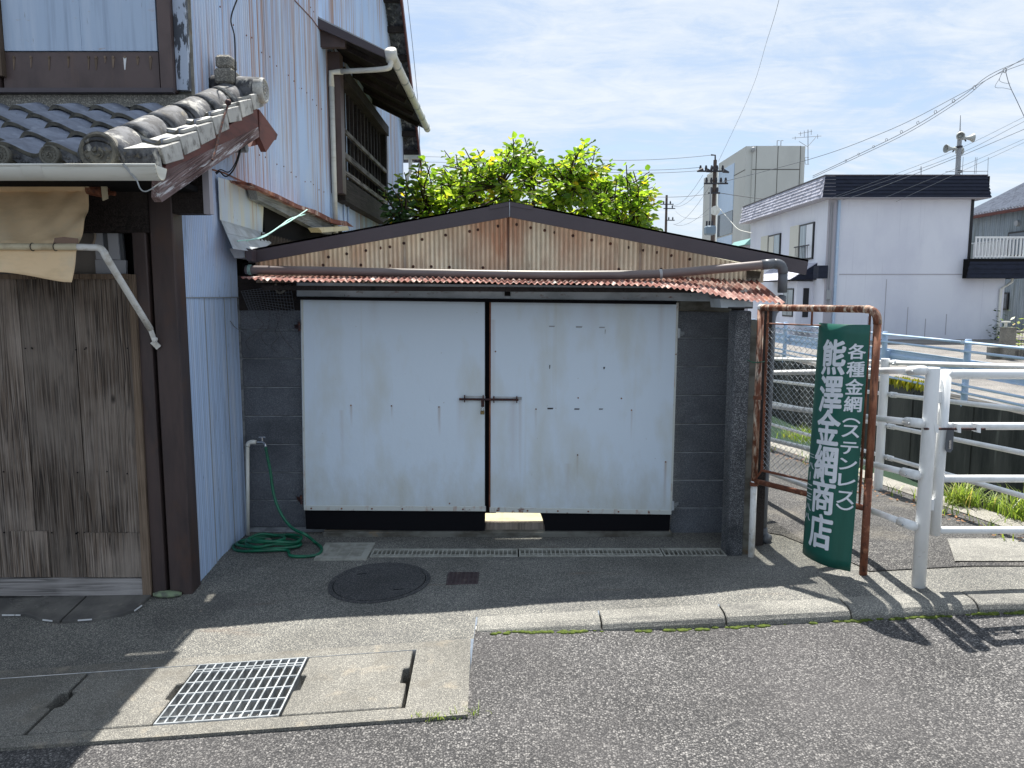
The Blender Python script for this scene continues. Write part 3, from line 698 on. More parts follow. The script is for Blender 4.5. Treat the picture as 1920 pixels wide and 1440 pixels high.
# ---------------------------------------------------------------- drains before the doors
mb = MB(); a, b, c, d = TR
for (p, q) in (((a, c), (b, c)), ((a, d), (b, d)), ((a, c), (a, d)), ((b, c), (b, d))):
    mb.add([(*p, gz(*p)), (*q, gz(*q)), (*q, -.2), (*p, -.2)], [(0, 1, 2, 3)])
mb.add([(a, c, -.13), (b, c, -.13), (b, d, -.13), (a, d, -.13)], [(0, 1, 2, 3)])
a, b, c, d = SQ
for (p, q) in (((a, c), (b, c)), ((a, d), (b, d)), ((a, c), (a, d)), ((b, c), (b, d))):
    mb.add([(*p, gz(*p)), (*q, gz(*q)), (*q, -.2), (*p, -.2)], [(0, 1, 2, 3)])
mb.add([(a, c, -.13), (b, c, -.13), (b, d, -.13), (a, d, -.13)], [(0, 1, 2, 3)])
struct(mb.build('drain_channel', MT['dark_int']))


def trench(x0, x1, ribs, rails, label, mat):
    o = thing('channel_grate', label, 'drain grate', ((x0 + x1) / 2, 4.76, 0), 'drain grates in a row before the shed')
    c, d = TR[2], TR[3]; z = .004 + max(gz(x0, c), gz(x1, c))
    f = MB()
    f.box(x0 + .002, x1 - .002, c, c + .016, -.02, z); f.box(x0 + .002, x1 - .002, d - .026, d, -.02, z)
    f.box(x0 + .002, x0 + .012, c + .016, d - .026, -.02, z); f.box(x1 - .012, x1 - .002, c + .016, d - .026, -.02, z)
    for t in rails: f.box(x0 + .012, x1 - .012, t - .004, t + .004, -.018, z - .001)
    f.build('grate_frame', mat, o)
    me = None
    for i in range(1, ribs):
        x = x0 + .012 + (x1 - x0 - .024) * i / ribs
        if me is None:
            r = MB().box(-.004, .004, c + .016, d - .026, -.018, z - .002).build('grate_rib', mat); me = r.data
        else: r = inst('grate_rib', me, None, (0, 0, 0))
        r.parent = o; r.location = (x - WL[o.name].x, -WL[o.name].y, 0)
    return o


trench(TR[0], .04, 33, (4.735,), 'long grey channel grate next to the square grate', MT['plastic_grate'])
trench(.045, .995, 32, (4.735,), 'long grey channel grate between another grate and the coarse one', MT['plastic_grate'])
trench(1.0, TR[1], 13, (), 'short coarse channel grate ending at the concrete pillar', MT['plastic_grate'])
o = thing('square_grate', 'square grey plastic floor grate beside the green hose', 'drain grate', ((SQ[0] + SQ[1]) / 2, 4.8, 0))
a, b, c, d = SQ; z = .008; f = MB()
f.box(a - .01, a + .035, c - .01, d + .01, -.02, z); f.box(b - .035, b + .01, c - .01, d + .01, -.02, z)
f.box(a + .035, b - .035, c - .01, c + .03, -.02, z); f.box(a + .035, b - .035, d - .03, d + .01, -.02, z)
for t in (1 / 3, 2 / 3): f.box(a + .035 + (b - a - .07) * t - .005, a + .035 + (b - a - .07) * t + .005, c + .03, d - .03, -.018, z - .001)
f.build('grate_frame', MT['plastic_grate'], o)
for i in range(11):
    y = c + .03 + (d - c - .06) * (i + .5) / 11
    MB().box(a + .035, b - .035, y - .0055, y + .0055, -.016, z - .002).build('grate_rib', MT['plastic_grate'], o)
# manhole and small iron cover
mc = G(712, 1091); o = thing('manhole_cover', 'round dark concrete manhole cover in the shaded pavement', 'manhole cover', mc)
zf = lambda x, y: gz(x, y)
mb = MB()
for r0, r1, hz_ in ((.0, .272, .006), (.278, .305, .004)):
    n = 40
    ring = [[(mc.x + r * math.cos(t * 2 * math.pi / n), mc.y + r * math.sin(t * 2 * math.pi / n)) for t in range(n)] for r in (r0, r1)]
    mb2 = MB(); mb2.v = [(x, y, zf(x, y) + hz_) for q in ring for (x, y) in q] + [(x, y, zf(x, y) - .01) for (x, y) in ring[1]]
    mb2.f = [(i, (i + 1) % n, n + (i + 1) % n, n + i) for i in range(n)] + [(n + i, n + (i + 1) % n, 2 * n + (i + 1) % n, 2 * n + i) for i in range(n)]
    mb2.build('cover_disc' if r0 == 0 else 'cover_rim', MT['manhole'], o)
n = 40; mb = MB(); mb.v = [(mc.x + r * math.cos(t * 2 * math.pi / n), mc.y + r * math.sin(t * 2 * math.pi / n), 0) for r in (.2715, .2785) for t in range(n)]
mb.v = [(x, y, zf(x, y) + .0015) for x, y, _ in mb.v]; mb.f = [(i, (i + 1) % n, n + (i + 1) % n, n + i) for i in range(n)]
mb.build('rim_gap', MT['black'], o)
for (px, py) in ((679, 1076), (747, 1105)):
    q = G(px, py, .0065); MB().bar(q + Vector((-.028, -.004, 0)), q + Vector((.028, .004, 0)), .009, .002).build('lifting_slot', MT['black'], o)
q = G(868, 1085); o = thing('iron_cover', 'small rusty rectangular iron valve cover near the manhole', 'valve cover', q)
MB().box(q.x - .095, q.x + .095, q.y - .095, q.y + .095, q.z - .02, q.z + .007).build('cover_plate', MT['iron_cover'], o, bevel=.003)
me = None
for i in range(7):
    for j in range(9):
        x, y = q.x - .075 + .15 * i / 6, q.y - .08 + .16 * j / 8
        if me is None:
            s = MB().box(-.008, .008, -.004, .004, 0, .003).build('tread_bump', MT['iron_cover']); me = s.data; s.parent = o; s.location = Vector((x, y, q.z + .007)) - WL[o.name]
        else: inst('tread_bump', me, o, (x, y, q.z + .007))
# old tiled threshold before the house door
th = thing('door_threshold', 'broken grey slab step with chipped tile edge before the plank door', 'step', (-2.5, 4.1, -.06))
edge = [G(-160, 1157), G(0, 1158), G(48, 1156), G(80, 1166), G(112, 1170), G(170, 1167), G(225, 1157), G(255, 1147), G(270, 1132)]
bk = [G(284, 1121), G(-200, 1121)]
P = [Vector((p.x, p.y, p.z + .02)) for p in edge + bk]
splitx = G(140, 1145).x
for nm, lo, hi in (('paving_slab', -99, splitx - .006), ('paving_slab', splitx + .006, 99)):
    mb = MB(); top = [p for p in P]
    def clip(poly, x, keep):
        out = []
        for i, p in enumerate(poly):
            q = poly[(i + 1) % len(poly)]; ip, iq = keep(p.x), keep(q.x)
            if ip: out.append(p)
            if ip != iq:
                t = (x - p.x) / (q.x - p.x); out.append(p.lerp(q, t))
        return out
    top = clip(top, hi, lambda v: v <= hi) if hi < 99 else clip(top, lo, lambda v: v >= lo)
    mb.prism(top, (0, 0, -.05)).build(nm, MT['threshold'], th, bevel=.003)
for (xa, ya, xb, yb) in ((4, 1152, 13, 1152), (14, 1152, 27, 1152), (29, 1152, 38, 1152), (80, 1161, 98, 1163), (146, 1162, 172, 1160), (252, 1144, 266, 1134)):
    p, q = G(xa, ya, .022), G(xb, yb, .022)
    MB().bar(p - Vector((0, 0, .004)), q - Vector((0, 0, .004)), .004, .007).build('edge_tile', MT['white_tile'], th)
mb = MB()
for i in range(26):
    q = G(rnd.uniform(20, 90), rnd.uniform(1117, 1140), .02)
    mb.sphere(q, rnd.uniform(.006, .018), 5, 3, (1.5, 1, .5))
tag(mb.build('rubble', MT['threshold']), 'loose mortar crumbs on the broken step', 'rubble', kind='stuff')

# ================================================================ SHED
YD, YB = 5.12, 5.20
shed = thing('garage_shed', 'low concrete block shed with pale double doors and rusty awning', 'shed', (0, 5.2, 0))
D = lambda px, py: U(px, py, YD)


def blocks(xa, xb, ytops, wall):
    """courses of concrete blocks between x at given pixel rows"""
    for i in range(len(ytops) - 1):
        zt_, zb = U(960, ytops[i], YB).z - .004, U(960, ytops[i + 1], YB).z + .005
        d = rnd.uniform(-.004, .004)
        MB().box(xa, xb, YB + d, YB + .14, zb, zt_).build('concrete_block', MT['block'], wall, bevel=.005)


wall = MB().box(-1.93, -1.34, YB + .012, YB + .13, -.1, 1.76).build('block_wall', MT['mortar'], shed)
wall_r = MB().box(1.135, 1.62, YB + .012, YB + .13, -.1, 1.76).build('block_wall', MT['mortar'], shed)
rows_r = [582, 634, 688, 742, 796, 849, 901, 953, 1003]
rows_l = [564, 619, 673, 727, 781, 834, 887, 939, 990]
blocks(1.14, 1.55, rows_r, wall_r); blocks(-1.90, -1.34, rows_l, wall)
# side and back walls of the shed
MB().box(-1.88, -1.76, YB + .15, 8.6, -.1, 1.95).build('side_wall', MT['mortar'], shed)
MB().box(1.44, 1.56, YB + .15, 8.6, -.6, 1.95).build('side_wall', MT['mortar'], shed)
MB().box(-1.76, 1.44, 8.48, 8.6, -.3, 1.4).build('back_wall', MT['mortar'], shed)
MB().box(-1.6, 1.43, YB + .2, 8.48, -.14, .004).build('shed_floor', MT['floor_pale'], shed)
# sill and ground beam under the doors
MB().box(-1.345, 1.14, 5.10, 5.22, -.05, .035).build('door_sill', MT['plaster'], shed, bevel=.006)
MB().box(-1.34, 1.13, 5.16, 5.21, .035, .085).build('timber_sill', MT['plank'], shed)
# pillar, lintel
pa, pb = G(1369, 1046), G(1398, 1046); PY = 4.70
MB().box(pa.x, pb.x, PY, PY + .16, -.1, U(1390, 583, PY).z).build('pillar', MT['pillar'], shed, bevel=.008)
MB().box(pb.x + .001, pb.x + .05, PY + .03, PY + .5, -.1, U(1390, 600, PY).z).build('pillar_return', MT['plaster'], shed, bevel=.006)
mb = MB(); a, b = U(1368, 577, PY), U(1408, 577, PY); mb.tube(smoothpath([a, (a.x, PY - .02, a.z), (b.x, PY - .02, b.z), (b.x, PY + .1, b.z)], 3), .006, 6).build('tie_wire', MT['black_cable'], shed)
MB().box(-1.9, 1.62, 5.19, 5.22, 1.60, 1.84).build('header_light_stop', MT['dark_wood'], shed)  # added to block the bright interior showing between lintel and awning
la, lb = U(556, 529, 5.06), U(1405, 538, 5.06); lc, ld = U(1405, 566, 5.06), U(556, 556, 5.06)
MB().prism([la, lb, lc, ld], (0, .07, 0)).build('lintel', MT['lintel'], shed, bevel=.004)
mb = MB(); mb.prism([U(556, 557, 5.03), U(1268, 566, 5.03), U(1268, 571, 5.03), U(556, 562, 5.03)], (0, .09, 0)); mb.build('door_track', MT['black'], shed)
MB().prism([U(946, 541, 5.04), U(957, 541, 5.04), U(957, 555, 5.04), U(946, 555, 5.04)], (0, .03, 0)).build('track_hanger', MT['dark_int'], shed)
MB().prism([U(1272, 562, 5.14), U(1372, 562, 5.14), U(1372, 586, 5.14), U(1272, 583, 5.14)], (0, .08, 0)).build('pad_stone', MT['plaster'], shed, bevel=.01)
MB().prism([U(1350, 560, 4.8), U(1412, 566, 4.8), U(1412, 578, 4.8), U(1352, 577, 4.8)], (0, .25, 0)).build('awning_bracket', MT['lintel'], shed)
mb = MB().box(-1.88, -1.35, 5.22, 5.3, 1.72, 1.93); mb.build('eave_filler', MT['dark_int'], shed)


def door(P, label, trim):
    tl, tr, br, bl = [D(*p) for p in P]
    d = MB().prism([tl, tr, br, bl], (0, .035, 0)).build('door', MT['door'], shed, bevel=.003); tag(d, label)
    t = [U(*p, YD - .006) for p in trim]
    MB().prism(t, (0, .02, 0)).build('hem_strip', MT['door_trim'], d, bevel=.002)
    n = 6
    for i in range(n):
        p = t[3].lerp(t[2], (i + .25) / n) + (t[0] - t[3]) * .45
        MB().disc(p, (0, -1, 0), .006, .006, 8).build('hem_screw', MT['rust'], d)
    return d


dl = door([(563, 557), (909, 566), (909, 951), (569, 949)], 'left pale blue door leaf with padlock', [(569, 948), (911, 950), (911, 959), (570, 957)])
dr = door([(919, 566), (1271, 568), (1258, 958), (918, 952)], 'right pale blue door leaf with rusty inner edge', [(918, 951), (1259, 957), (1259, 965), (918, 961)])
e = [U(917.8, 566, YD - .004), U(920.6, 566, YD - .004), U(919.6, 956, YD - .004), U(916.8, 956, YD - .004)]
MB().prism(e, (0, .045, 0)).build('door_edge', MT['rust_pipe_dark'], dr)
MB().prism([U(902, 566, YD + .04), U(930, 566, YD + .04), U(930, 962, YD + .04), U(902, 962, YD + .04)], (0, .012, 0)).build('gap_light_stop', MT['black'], dl)  # black strip added so no light shows between the leaves
MB().prism([U(564, 559, YD - .004), U(568, 559, YD - .004), U(573.5, 948, YD - .004), U(570, 948, YD - .004)], (0, .03, 0)).build('door_edge', MT['door_trim'], dl)
MB().prism([U(1268.5, 568, YD - .004), U(1272.5, 568, YD - .004), U(1260, 958, YD - .004), U(1256.5, 958, YD - .004)], (0, .03, 0)).build('door_edge', MT['door_trim'], dr)
# rubber flaps under the leaves
f1 = MB(); f1.prism([U(572, 955, YD + .012), U(910, 957, YD + .012), U(909, 997, YD + .012), U(574, 992, YD + .012)], (0, .008, 0)); f1.build('rubber_flap', MT['black'], dl)
f2 = MB(); f2.prism([U(*p, YD + .012) for p in ((1013, 962), (1257, 964), (1254, 1003), (1022, 998), (1021, 986), (1016, 970))], (0, .008, 0)); f2.build('rubber_flap', MT['black'], dr)
# hinges
for (px, py, dd) in ((561, 611, dl), (565, 936, dl), (1273, 624, dr), (1262, 947, dr)):
    c = U(px, py, YD - .008); s = -1 if dd is dl else 1
    hb = MB(); hb.tube([c + Vector((0, -.004, -.035)), c + Vector((0, -.004, .03))], .009, 8); hb.bar(c, c + Vector((s * .05, .06, -.006)), .004, .022); hb.bar(c + Vector((0, 0, -.02)), c + Vector((s * .03, .05, -.02)), .02, .006)
    hb.build('hinge', MT['iron'] if s < 0 else MT['zinc'], dd)
# slide bolt
yb = YD - .014
MB().bar(U(870, 744.5, yb + .008), U(910, 745, yb + .008), .004, .018).build('bolt_plate', MT['zinc'], dl)
MB().bar(U(924, 746, yb + .008), U(978, 747, yb + .008), .004, .02).build('bolt_plate', MT['zinc'], dr)
sb = MB().tube([U(861, 748.5, yb), U(972, 749.5, yb)], .008, 8); sb.build('slide_bolt', MT['iron'], dl)
for px in (871, 906): MB().bar(U(px, 741, yb - .004), U(px, 754, yb - .004), .02, .007, (1, 0, 0)).build('bolt_staple', MT['iron'], dl)
for px in (926, 969): MB().bar(U(px, 743, yb - .004), U(px, 755, yb - .004), .02, .007, (1, 0, 0)).build('bolt_staple', MT['iron'], dr)
MB().bar(U(905, 750, yb - .006), U(905, 763, yb - .006), .022, .004, (0, -1, 0)).build('hasp', MT['iron'], dl)
# marks of old tape and nail holes on the leaves
for (px, py, w, h_) in ((1035, 612, 11, 2.2), (1086, 613, 12, 2.6), (1129, 614, 11, 2), (1032, 766, 11, 2.6), (1082, 767, 10, 2.2), (1127, 767, 8, 1.6), (1031, 688, 2, 7), (1133, 690, 3, 4), (1135, 622, 1.5, 8)):
    MB().prism([U(px - w / 2, py - h_ / 2, YD - .003), U(px + w / 2, py - h_ / 2, YD - .003), U(px + w / 2 - 1, py + h_ / 2, YD - .003), U(px - w / 2, py + h_ / 2, YD - .003)], (0, .0028, 0)).build('tape_scrap', MT['pole_grey'] if py < 650 else MT['dark_metal'], dr)
for (px, py, dd) in ((658, 760, dl), (734, 761, dl), (823, 763, dl), (1005, 767, dr), (1084, 746, dr), (1165, 747, dr), (1184, 769, dr), (1083, 853, dr), (1248, 866, dr), (843, 944, dl), (929, 659, dr)):
    MB().disc(U(px, py, YD - .0005), (0, -1, 0), .0055, .003, 7).build('nail', MT['rust'], dd)
    r = MB(); hgt = rnd.uniform(14, 34); r.add([U(px - 1.6, py, YD - .0015), U(px + 1.6, py, YD - .0015), U(px + .3, py + hgt, YD - .0015), U(px - .5, py + hgt, YD - .0015)], [(0, 1, 2, 3)])
pl = thing('padlock', 'small brass padlock hanging from the door hasp', 'padlock', U(904.5, 776, yb - .02))
c = U(904.5, 770, yb - .02)
MB().box(c.x - .014, c.x + .014, c.y - .007, c.y + .007, c.z - .026, c.z).build('lock_body', MT['brass'], pl, bevel=.003)
MB().tube([c + Vector((.009 * math.cos(t), 0, .016 + .010 * math.sin(t))) if 0 <= t <= math.pi else c for t in [0]] and [c + Vector((.009, 0, -.002))] + [c + Vector((.009 * math.cos(t * math.pi / 6), 0, .012 + .010 * math.sin(t * math.pi / 6))) for t in range(7)] + [c + Vector((-.009, 0, -.002))], .0026, 6).build('shackle', MT['chrome'], pl)
# gable: translucent corrugated sheets, barge board, roof
YG = 5.17
ga, gp, gb = U(478, 492, YG), U(955, 402, YG), U(1432, 512, YG)
zb = U(960, 530, YG).z
def gtop(x): return (ga.z + (gp.z - ga.z) * (x - ga.x) / (gp.x - ga.x)) if x < gp.x else (gp.z + (gb.z - gp.z) * (x - gp.x) / (gb.x - gp.x))
spl = [ga.x, U(760, 400, YG).x, gp.x, U(1205, 400, YG).x, gb.x]
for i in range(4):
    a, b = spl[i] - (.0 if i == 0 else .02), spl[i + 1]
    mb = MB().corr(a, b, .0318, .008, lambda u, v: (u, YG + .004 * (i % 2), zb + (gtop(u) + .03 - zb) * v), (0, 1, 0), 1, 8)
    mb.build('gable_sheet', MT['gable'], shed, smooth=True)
bt = None
pts = [(616, 482), (650, 476), (686, 470), (713, 465), (731, 463), (757, 456), (791, 449), (835, 441), (880, 434), (896, 431), (933, 424), (968, 421), (995, 427), (1021, 432), (1039, 436), (1074, 442), (1109, 450), (1144, 457), (1178, 464), (1205, 469), (1231, 473), (1258, 479), (1293, 486),
       (606, 497), (676, 497), (731, 498), (774, 500), (808, 500), (842, 501), (905, 502), (1160, 505), (1239, 505)]
for (px, py) in pts:
    c = U(px, py, YG - .012)
    if bt is None: bt = MB().disc((0, 0, 0), (0, -1, 0), .0105, .007, 8).build('roof_bolt', MT['iron']); bt.parent = shed; bt.location = c - WL[shed.name]; me = bt.data
    else: inst('roof_bolt', me, shed, c, (0, 0, rnd.random()), (rnd.choice([1, .95, .55]), 1, 1))
YF = 5.03
fa = [(471, 467), (955, 377), (1516, 487), (1511, 515), (955, 407), (473, 493)]
L_ = [U(*fa[i], YF) for i in (0, 1, 4, 5)]; Rr = [U(*fa[i], YF) for i in (1, 2, 3, 4)]
MB().prism(L_, (0, .025, 0)).build('barge_board', MT['fascia'], shed)
MB().prism([p + Vector((.001, 0, 0)) for p in Rr], (0, .025, 0)).build('barge_board', MT['fascia'], shed)
# ridge cap plates on the barge
mb = MB(); mb.prism([U(918, 385.5, YF - .004), U(955, 378, YF - .004), U(955, 386, YF - .004), U(918, 393, YF - .004)], (0, .003, 0)); mb.prism([U(955.6, 378, YF - .004), U(1000, 386.5, YF - .004), U(998, 393.5, YF - .004), U(955.6, 386, YF - .004)], (0, .003, 0))
mb.build('ridge_plate', MT['fascia'], shed)
MB().bar(U(955.5, 379, YF - .005), U(955.5, 406, YF - .005), .004, .003, (0, -1, 0)).build('joint_gap', MT['lintel'], shed)
# roof planes behind the barge: clear corrugated sheets with a metal verge strip
tl, tp, tr_ = U(471, 467, YF), U(955, 377, YF), U(1516, 487, YF)
for (a, b) in ((tl, tp), (tp, tr_)):
    d_ = (b - a).normalized(); nn_ = Vector((-d_.z, 0, d_.x))
    MB().prism([a, b, b + Vector((0, .07, 0)), a + Vector((0, .07, 0))], nn_ * -.012).build('verge_strip', MT['zinc'], shed)
    mb = MB(); L = (b - a).length
    mb.corr(.0, 3.45, .076, .009, lambda u, v: a + (b - a) * v - nn_ * .02 + Vector((0, .03 + u, 0)), tuple(nn_), 6, 6)
    mb.build('roof_sheet', MT['clear_roof'], shed, smooth=True)
for y in (6.2, 7.0, 7.8, 8.4):
    for (a, b) in ((tl, tp), (tp, tr_)):
        MB().bar(a + Vector((0, y - YF, -.06)), b + Vector((0, y - YF, -.06)), .045, .06).build('rafter', MT['dark_wood'], shed)
# block end at the right of the gable
MB().prism([U(1400, 507, 5.16), U(1427, 509, 5.16), U(1424, 522, 5.16), U(1402, 521, 5.16)], (0, .1, 0)).build('wall_plate_end', MT['plaster'], shed)
# rusty corrugated rain awning
fr = [(452, 521), (500, 525), (560, 527), (760, 528), (950, 531), (1130, 533), (1210, 536), (1280, 543), (1330, 551), (1370, 559), (1420, 565), (1478, 569)]
YFR = 4.69
F3 = [U(px, py, YFR) for px, py in fr]


def aw_front(x):
    for p, q in zip(F3, F3[1:]):
        if p.x <= x <= q.x: return p.z + (q.z - p.z) * (x - p.x) / (q.x - p.x)
    return F3[0].z if x < F3[0].x else F3[-1].z


def aw(u, v):
    zbk = 1.838 - .006 * u - .03 * sst(1.0, 1.8, u) - .010 * math.sin(u * 3)
    ybk = 5.185; xx = u - .03 * v * sst(.6, 1.6, u)
    return (xx, YFR + (ybk - YFR) * v + .012 * math.sin(u * 5) * (1 - v), aw_front(u) + (zbk - aw_front(u)) * v + .004 * mn.noise((u * 9, v * 2, 0)))


xs0, xs1 = F3[0].x, F3[-1].x
sp = [xs0, -.92, -.1, .72, 1.25, xs1]
for i in range(5):
    mb = MB().corr(sp[i] - (.0 if i == 0 else .03), sp[i + 1], .038, .0065, lambda u, v: Vector(aw(u, v)) + Vector((0, 0, .003 * (i % 2))), (0, -.2, 1), 3, 8)
    mb.build('awning_sheet', MT['awning'], shed, smooth=True)
mb = MB().bar((xs0 + .1, 4.78, 1.752), (1.2, 4.78, 1.735), .03, .03); mb.build('awning_batten', MT['dark_wood'], shed)
# left top corner: wire mesh and broken edge
c0 = U(452, 545, 5.15)
mb = MB()
A, B_, C_, E_ = U(452, 546, 5.16), U(545, 534, 5.16), U(560, 640, 5.16), U(470, 590, 5.16)
for i in range(17):
    t = i / 16
    mb.tube([A.lerp(B_, t), E_.lerp(C_, t)], .0011, 4); mb.tube([A.lerp(E_, t), B_.lerp(C_, t)], .0011, 4)
stuff(mb.build('wire_netting', MT['wire_grey'], shed))
mb = MB()
for k in range(4):
    q = U(rnd.uniform(490, 558), 560, 5.17); p = [q]
    for j in range(7):
        q = q + Vector((rnd.uniform(-.06, .06), 0, -rnd.uniform(.03, .07))); p.append(q)
    mb.tube(smoothpath(p, 3), .0012, 4)
stuff(mb.build('dead_vine', MT['bark'], shed))
mb = MB(); mb.prism([U(430, 466, 4.95), U(458, 465, 4.95), U(459, 483, 4.95), U(440, 484, 4.95)], (0, .5, 0)); mb.build('eave_gutter', MT['zinc'], shed)
mb = MB(); mb.prism([U(457, 464, 4.93), U(472, 468, 4.93), U(472, 490, 4.93), U(463, 489, 4.93)], (0, .09, 0)); mb.build('barge_end_cap', MT['fascia'], shed)
mb = MB(); p = [U(517, 532, 5.0), U(519, 546, 5.0), U(527, 549, 5.0), U(534, 543, 5.0)]; mb.tube(smoothpath(p, 3), .008, 6).build('gutter_hook', MT['plaster'], shed)
# brown rain pipe slung across the gable
rp = thing('rain_pipe', 'brown plastic rain pipe slung across the shed front above the awning', 'pipe', U(960, 515, 4.97))
pp = smoothpath([U(x, y, 4.97) for x, y in ((461, 506), (600, 508), (700, 510.5), (960, 515), (1120, 515.5), (1235, 513.5), (1340, 505), (1436, 496))], 8)
MB().tube(pp, .0295, 14).build('long_pipe', MT['pipe_brown'], rp, smooth=True)
MB().tube([U(1428, 496.8, 4.97), U(1452, 494.5, 4.97)], .034, 14).build('socket', MT['pipe_grey'], rp, smooth=True)
el = arc(U(1450, 494.7, 4.97), U(1469, 492, 4.97), U(1468, 512, 4.98), 8)
MB().tube(el, .032, 14).build('elbow', MT['pipe_grey'], rp, smooth=True)
MB().tube([U(1468, 508, 4.98), U(1467, 548, 5.0)], .031, 14).build('drop_pipe', MT['pipe_grey'], rp, smooth=True)
MB().tube([U(1236, 513.5, 4.97), U(1241, 513, 4.97)], .031, 14).build('pipe_ring', MT['zinc'], rp)
mb = MB()
for dx in (0, .008, .016): mb.tube([(pp[0].x + .02 + dx, 4.97 + .033 * math.cos(t * .6), pp[0].z + .033 * math.sin(t * .6)) for t in range(12)], .0016, 4)
mb.build('twine_tie', MT['twine'], rp)
dp = thing('downpipe', 'grey plastic downpipe beside the rusty post at the shed corner', 'pipe', G(1428, 1018))
b0 = G(1428, 1016); t0 = U(1466, 556, 5.02)
MB().tube(smoothpath([t0, U(1462, 572, 5.0), U(1447, 592, 4.97), (b0.x + .003, b0.y, 1.3), b0 + Vector((0, 0, .06))], 4), .031, 12).build('pipe_run', MT['pipe_grey'], dp, smooth=True)
MB().tube(arc(b0 + Vector((0, 0, .10)), b0 + Vector((0, 0, .03)), b0 + Vector((.03, -.05, .035)), 5), .035, 12).build('pipe_shoe', MT['pipe_grey'], dp, smooth=True)
MB().box(1.645, 1.70, 4.86, 4.93, .02, 1.62).build('dark_post', MT['dark_wood'], dp)
# standpipe tap and hose
tp_ = thing('standpipe_tap', 'grey standpipe with metal tap in the corner by the block wall', 'tap', U(465, 1000, 5.1))
a = U(465, 1003, 5.1); b = U(464, 832, 5.1); c = U(480, 829, 5.1); d = U(492, 829, 5.08)
MB().tube([a, b], .0125, 10).build('riser_pipe', MT['pvc_white'], tp_, smooth=True)
MB().tube(arc(b + Vector((0, 0, -.02)), b + Vector((0, 0, .022)), c, 5), .0155, 10).build('pipe_elbow', MT['pvc_white'], tp_, smooth=True)
MB().tube(smoothpath([c, d, U(497, 832, 5.06), U(498, 838, 5.05)], 4), .009, 8).build('spout', MT['chrome'], tp_, smooth=True)
MB().tube([d + Vector((0, 0, .0)), d + Vector((0, 0, .035))], .006, 8).bar(d + Vector((-.024, 0, .036)), d + Vector((.024, 0, .036)), .01, .008).build('tap_handle', MT['chrome'], tp_)
hs = MB(); P = [U(498, 838, 5.05), U(500, 850, 5.05), U(507, 885, 5.05), U(514, 930, 5.04), U(528, 965, 5.02), U(548, 990, 4.98), U(572, 1002, 4.93)]
gl = lambda px, py, o=.012: G(px, py, o)
P += [gl(590, 1016), gl(603, 1028), gl(597, 1039), gl(575, 1043), gl(545, 1042)]
cc = G(506, 1026)
for k in range(34):
    t = k / 34 * 2 * math.pi * 4.3; r = .22 - .02 * math.sin(k * 1.7) - .0024 * k + .03 * math.sin(k * .61)
    off = (math.sin(k * .37) * .02, math.cos(k * .53) * .015)
    P.append(Vector((cc.x + off[0] + r * 1.02 * math.cos(-t - .9), cc.y + off[1] + r * .62 * math.sin(-t - .9), .012 + .018 * (k // 8) + .008 * math.sin(k * 2.1))))
hs.tube(smoothpath(P, 5), .0105, 8)
tag(hs.build('garden_hose', MT['hose'], smooth=True, origin=tuple(cc)), 'green garden hose hanging from the tap and coiled on the ground', 'hose')
q = G(502, 1026); mb = MB().sphere(q + Vector((0, .01, .03)), .035, 8, 6, (1, .8, .9)); tag(mb.build('stone', MT['plaster'], smooth=True, origin=tuple(q)), 'small pale stone lying inside the coiled hose', 'stone')
# ================================================================ OLD HOUSE ON THE LEFT
YH, YU, XW = 4.20, 4.57, -1.91
hs_ = thing('old_house', 'old two-storey house with blue corrugated side wall and plank door front', 'house', (-2.2, 4.3, -.06))
X_ = lambda px, py, Y=YH: U(px, py, Y).x
Z_ = lambda py, Y=YH: U(960, py, Y).z
# dark backing and ceiling of the recess behind the front
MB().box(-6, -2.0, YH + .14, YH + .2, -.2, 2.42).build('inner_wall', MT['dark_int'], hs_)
# plank door
fw_ = MB().box(X_(-420, 800), X_(262, 1080), YH + .035, YH + .06, Z_(1115) - .05, Z_(518)).build('door_panel', MT['dark_wood'], hs_)
zt_, zb_ = Z_(523), Z_(1082)
edges = [X_(-330, 752), X_(-240, 752), X_(-150, 752), X_(-55, 752), X_(49, 752), X_(150, 752), X_(259, 752)]
for i in range(len(edges) - 1):
    a, b = edges[i] + .002, edges[i + 1] - .003
    MB().hexa([(a + rnd.uniform(-.004, .004), YH + rnd.uniform(-.003, .003), zb_ + rnd.uniform(-.008, .004)), (b + rnd.uniform(-.004, .002), YH + rnd.uniform(-.003, .003), zb_), (b, YH + .032, zb_), (a, YH + .032, zb_), (a, YH, zt_), (b, YH, zt_), (b, YH + .032, zt_), (a, YH + .032, zt_)]).build('plank', MT['plank'], fw_)
for (a, b, t) in ((25, 62, 995), (63, 96, 995), (166, 214, 998), (215, 269, 998)):
    MB().box(X_(a, 1080), X_(b, 1080), YH - .012, YH - .004, zb_ + .004, Z_(t)).build('patch_board', MT['plank'], fw_)
MB().box(X_(-420, 1100), X_(270, 1098), YH - .02, YH + .03, Z_(1115), Z_(1083)).build('bottom_board', MT['board_grey'], fw_)
MB().hexa([(X_(270.5, 1098), YH - .025, Z_(1116)), (X_(286, 1098), YH - .025, Z_(1116)), (X_(286, 1098), YH + .05, Z_(1116)), (X_(270.5, 1098), YH + .05, Z_(1116)), (X_(245, 520), YH - .025, Z_(515)), (X_(257, 520), YH - .025, Z_(515)), (X_(257, 520), YH + .05, Z_(515)), (X_(245, 520), YH + .05, Z_(515))]).build('door_jamb', MT['plank_brown'], hs_)
MB().box(X_(-420, 520), X_(244, 520), YH - .03, YH + .06, Z_(523.5), Z_(514)).build('lintel_board', MT['plank_brown'], hs_)
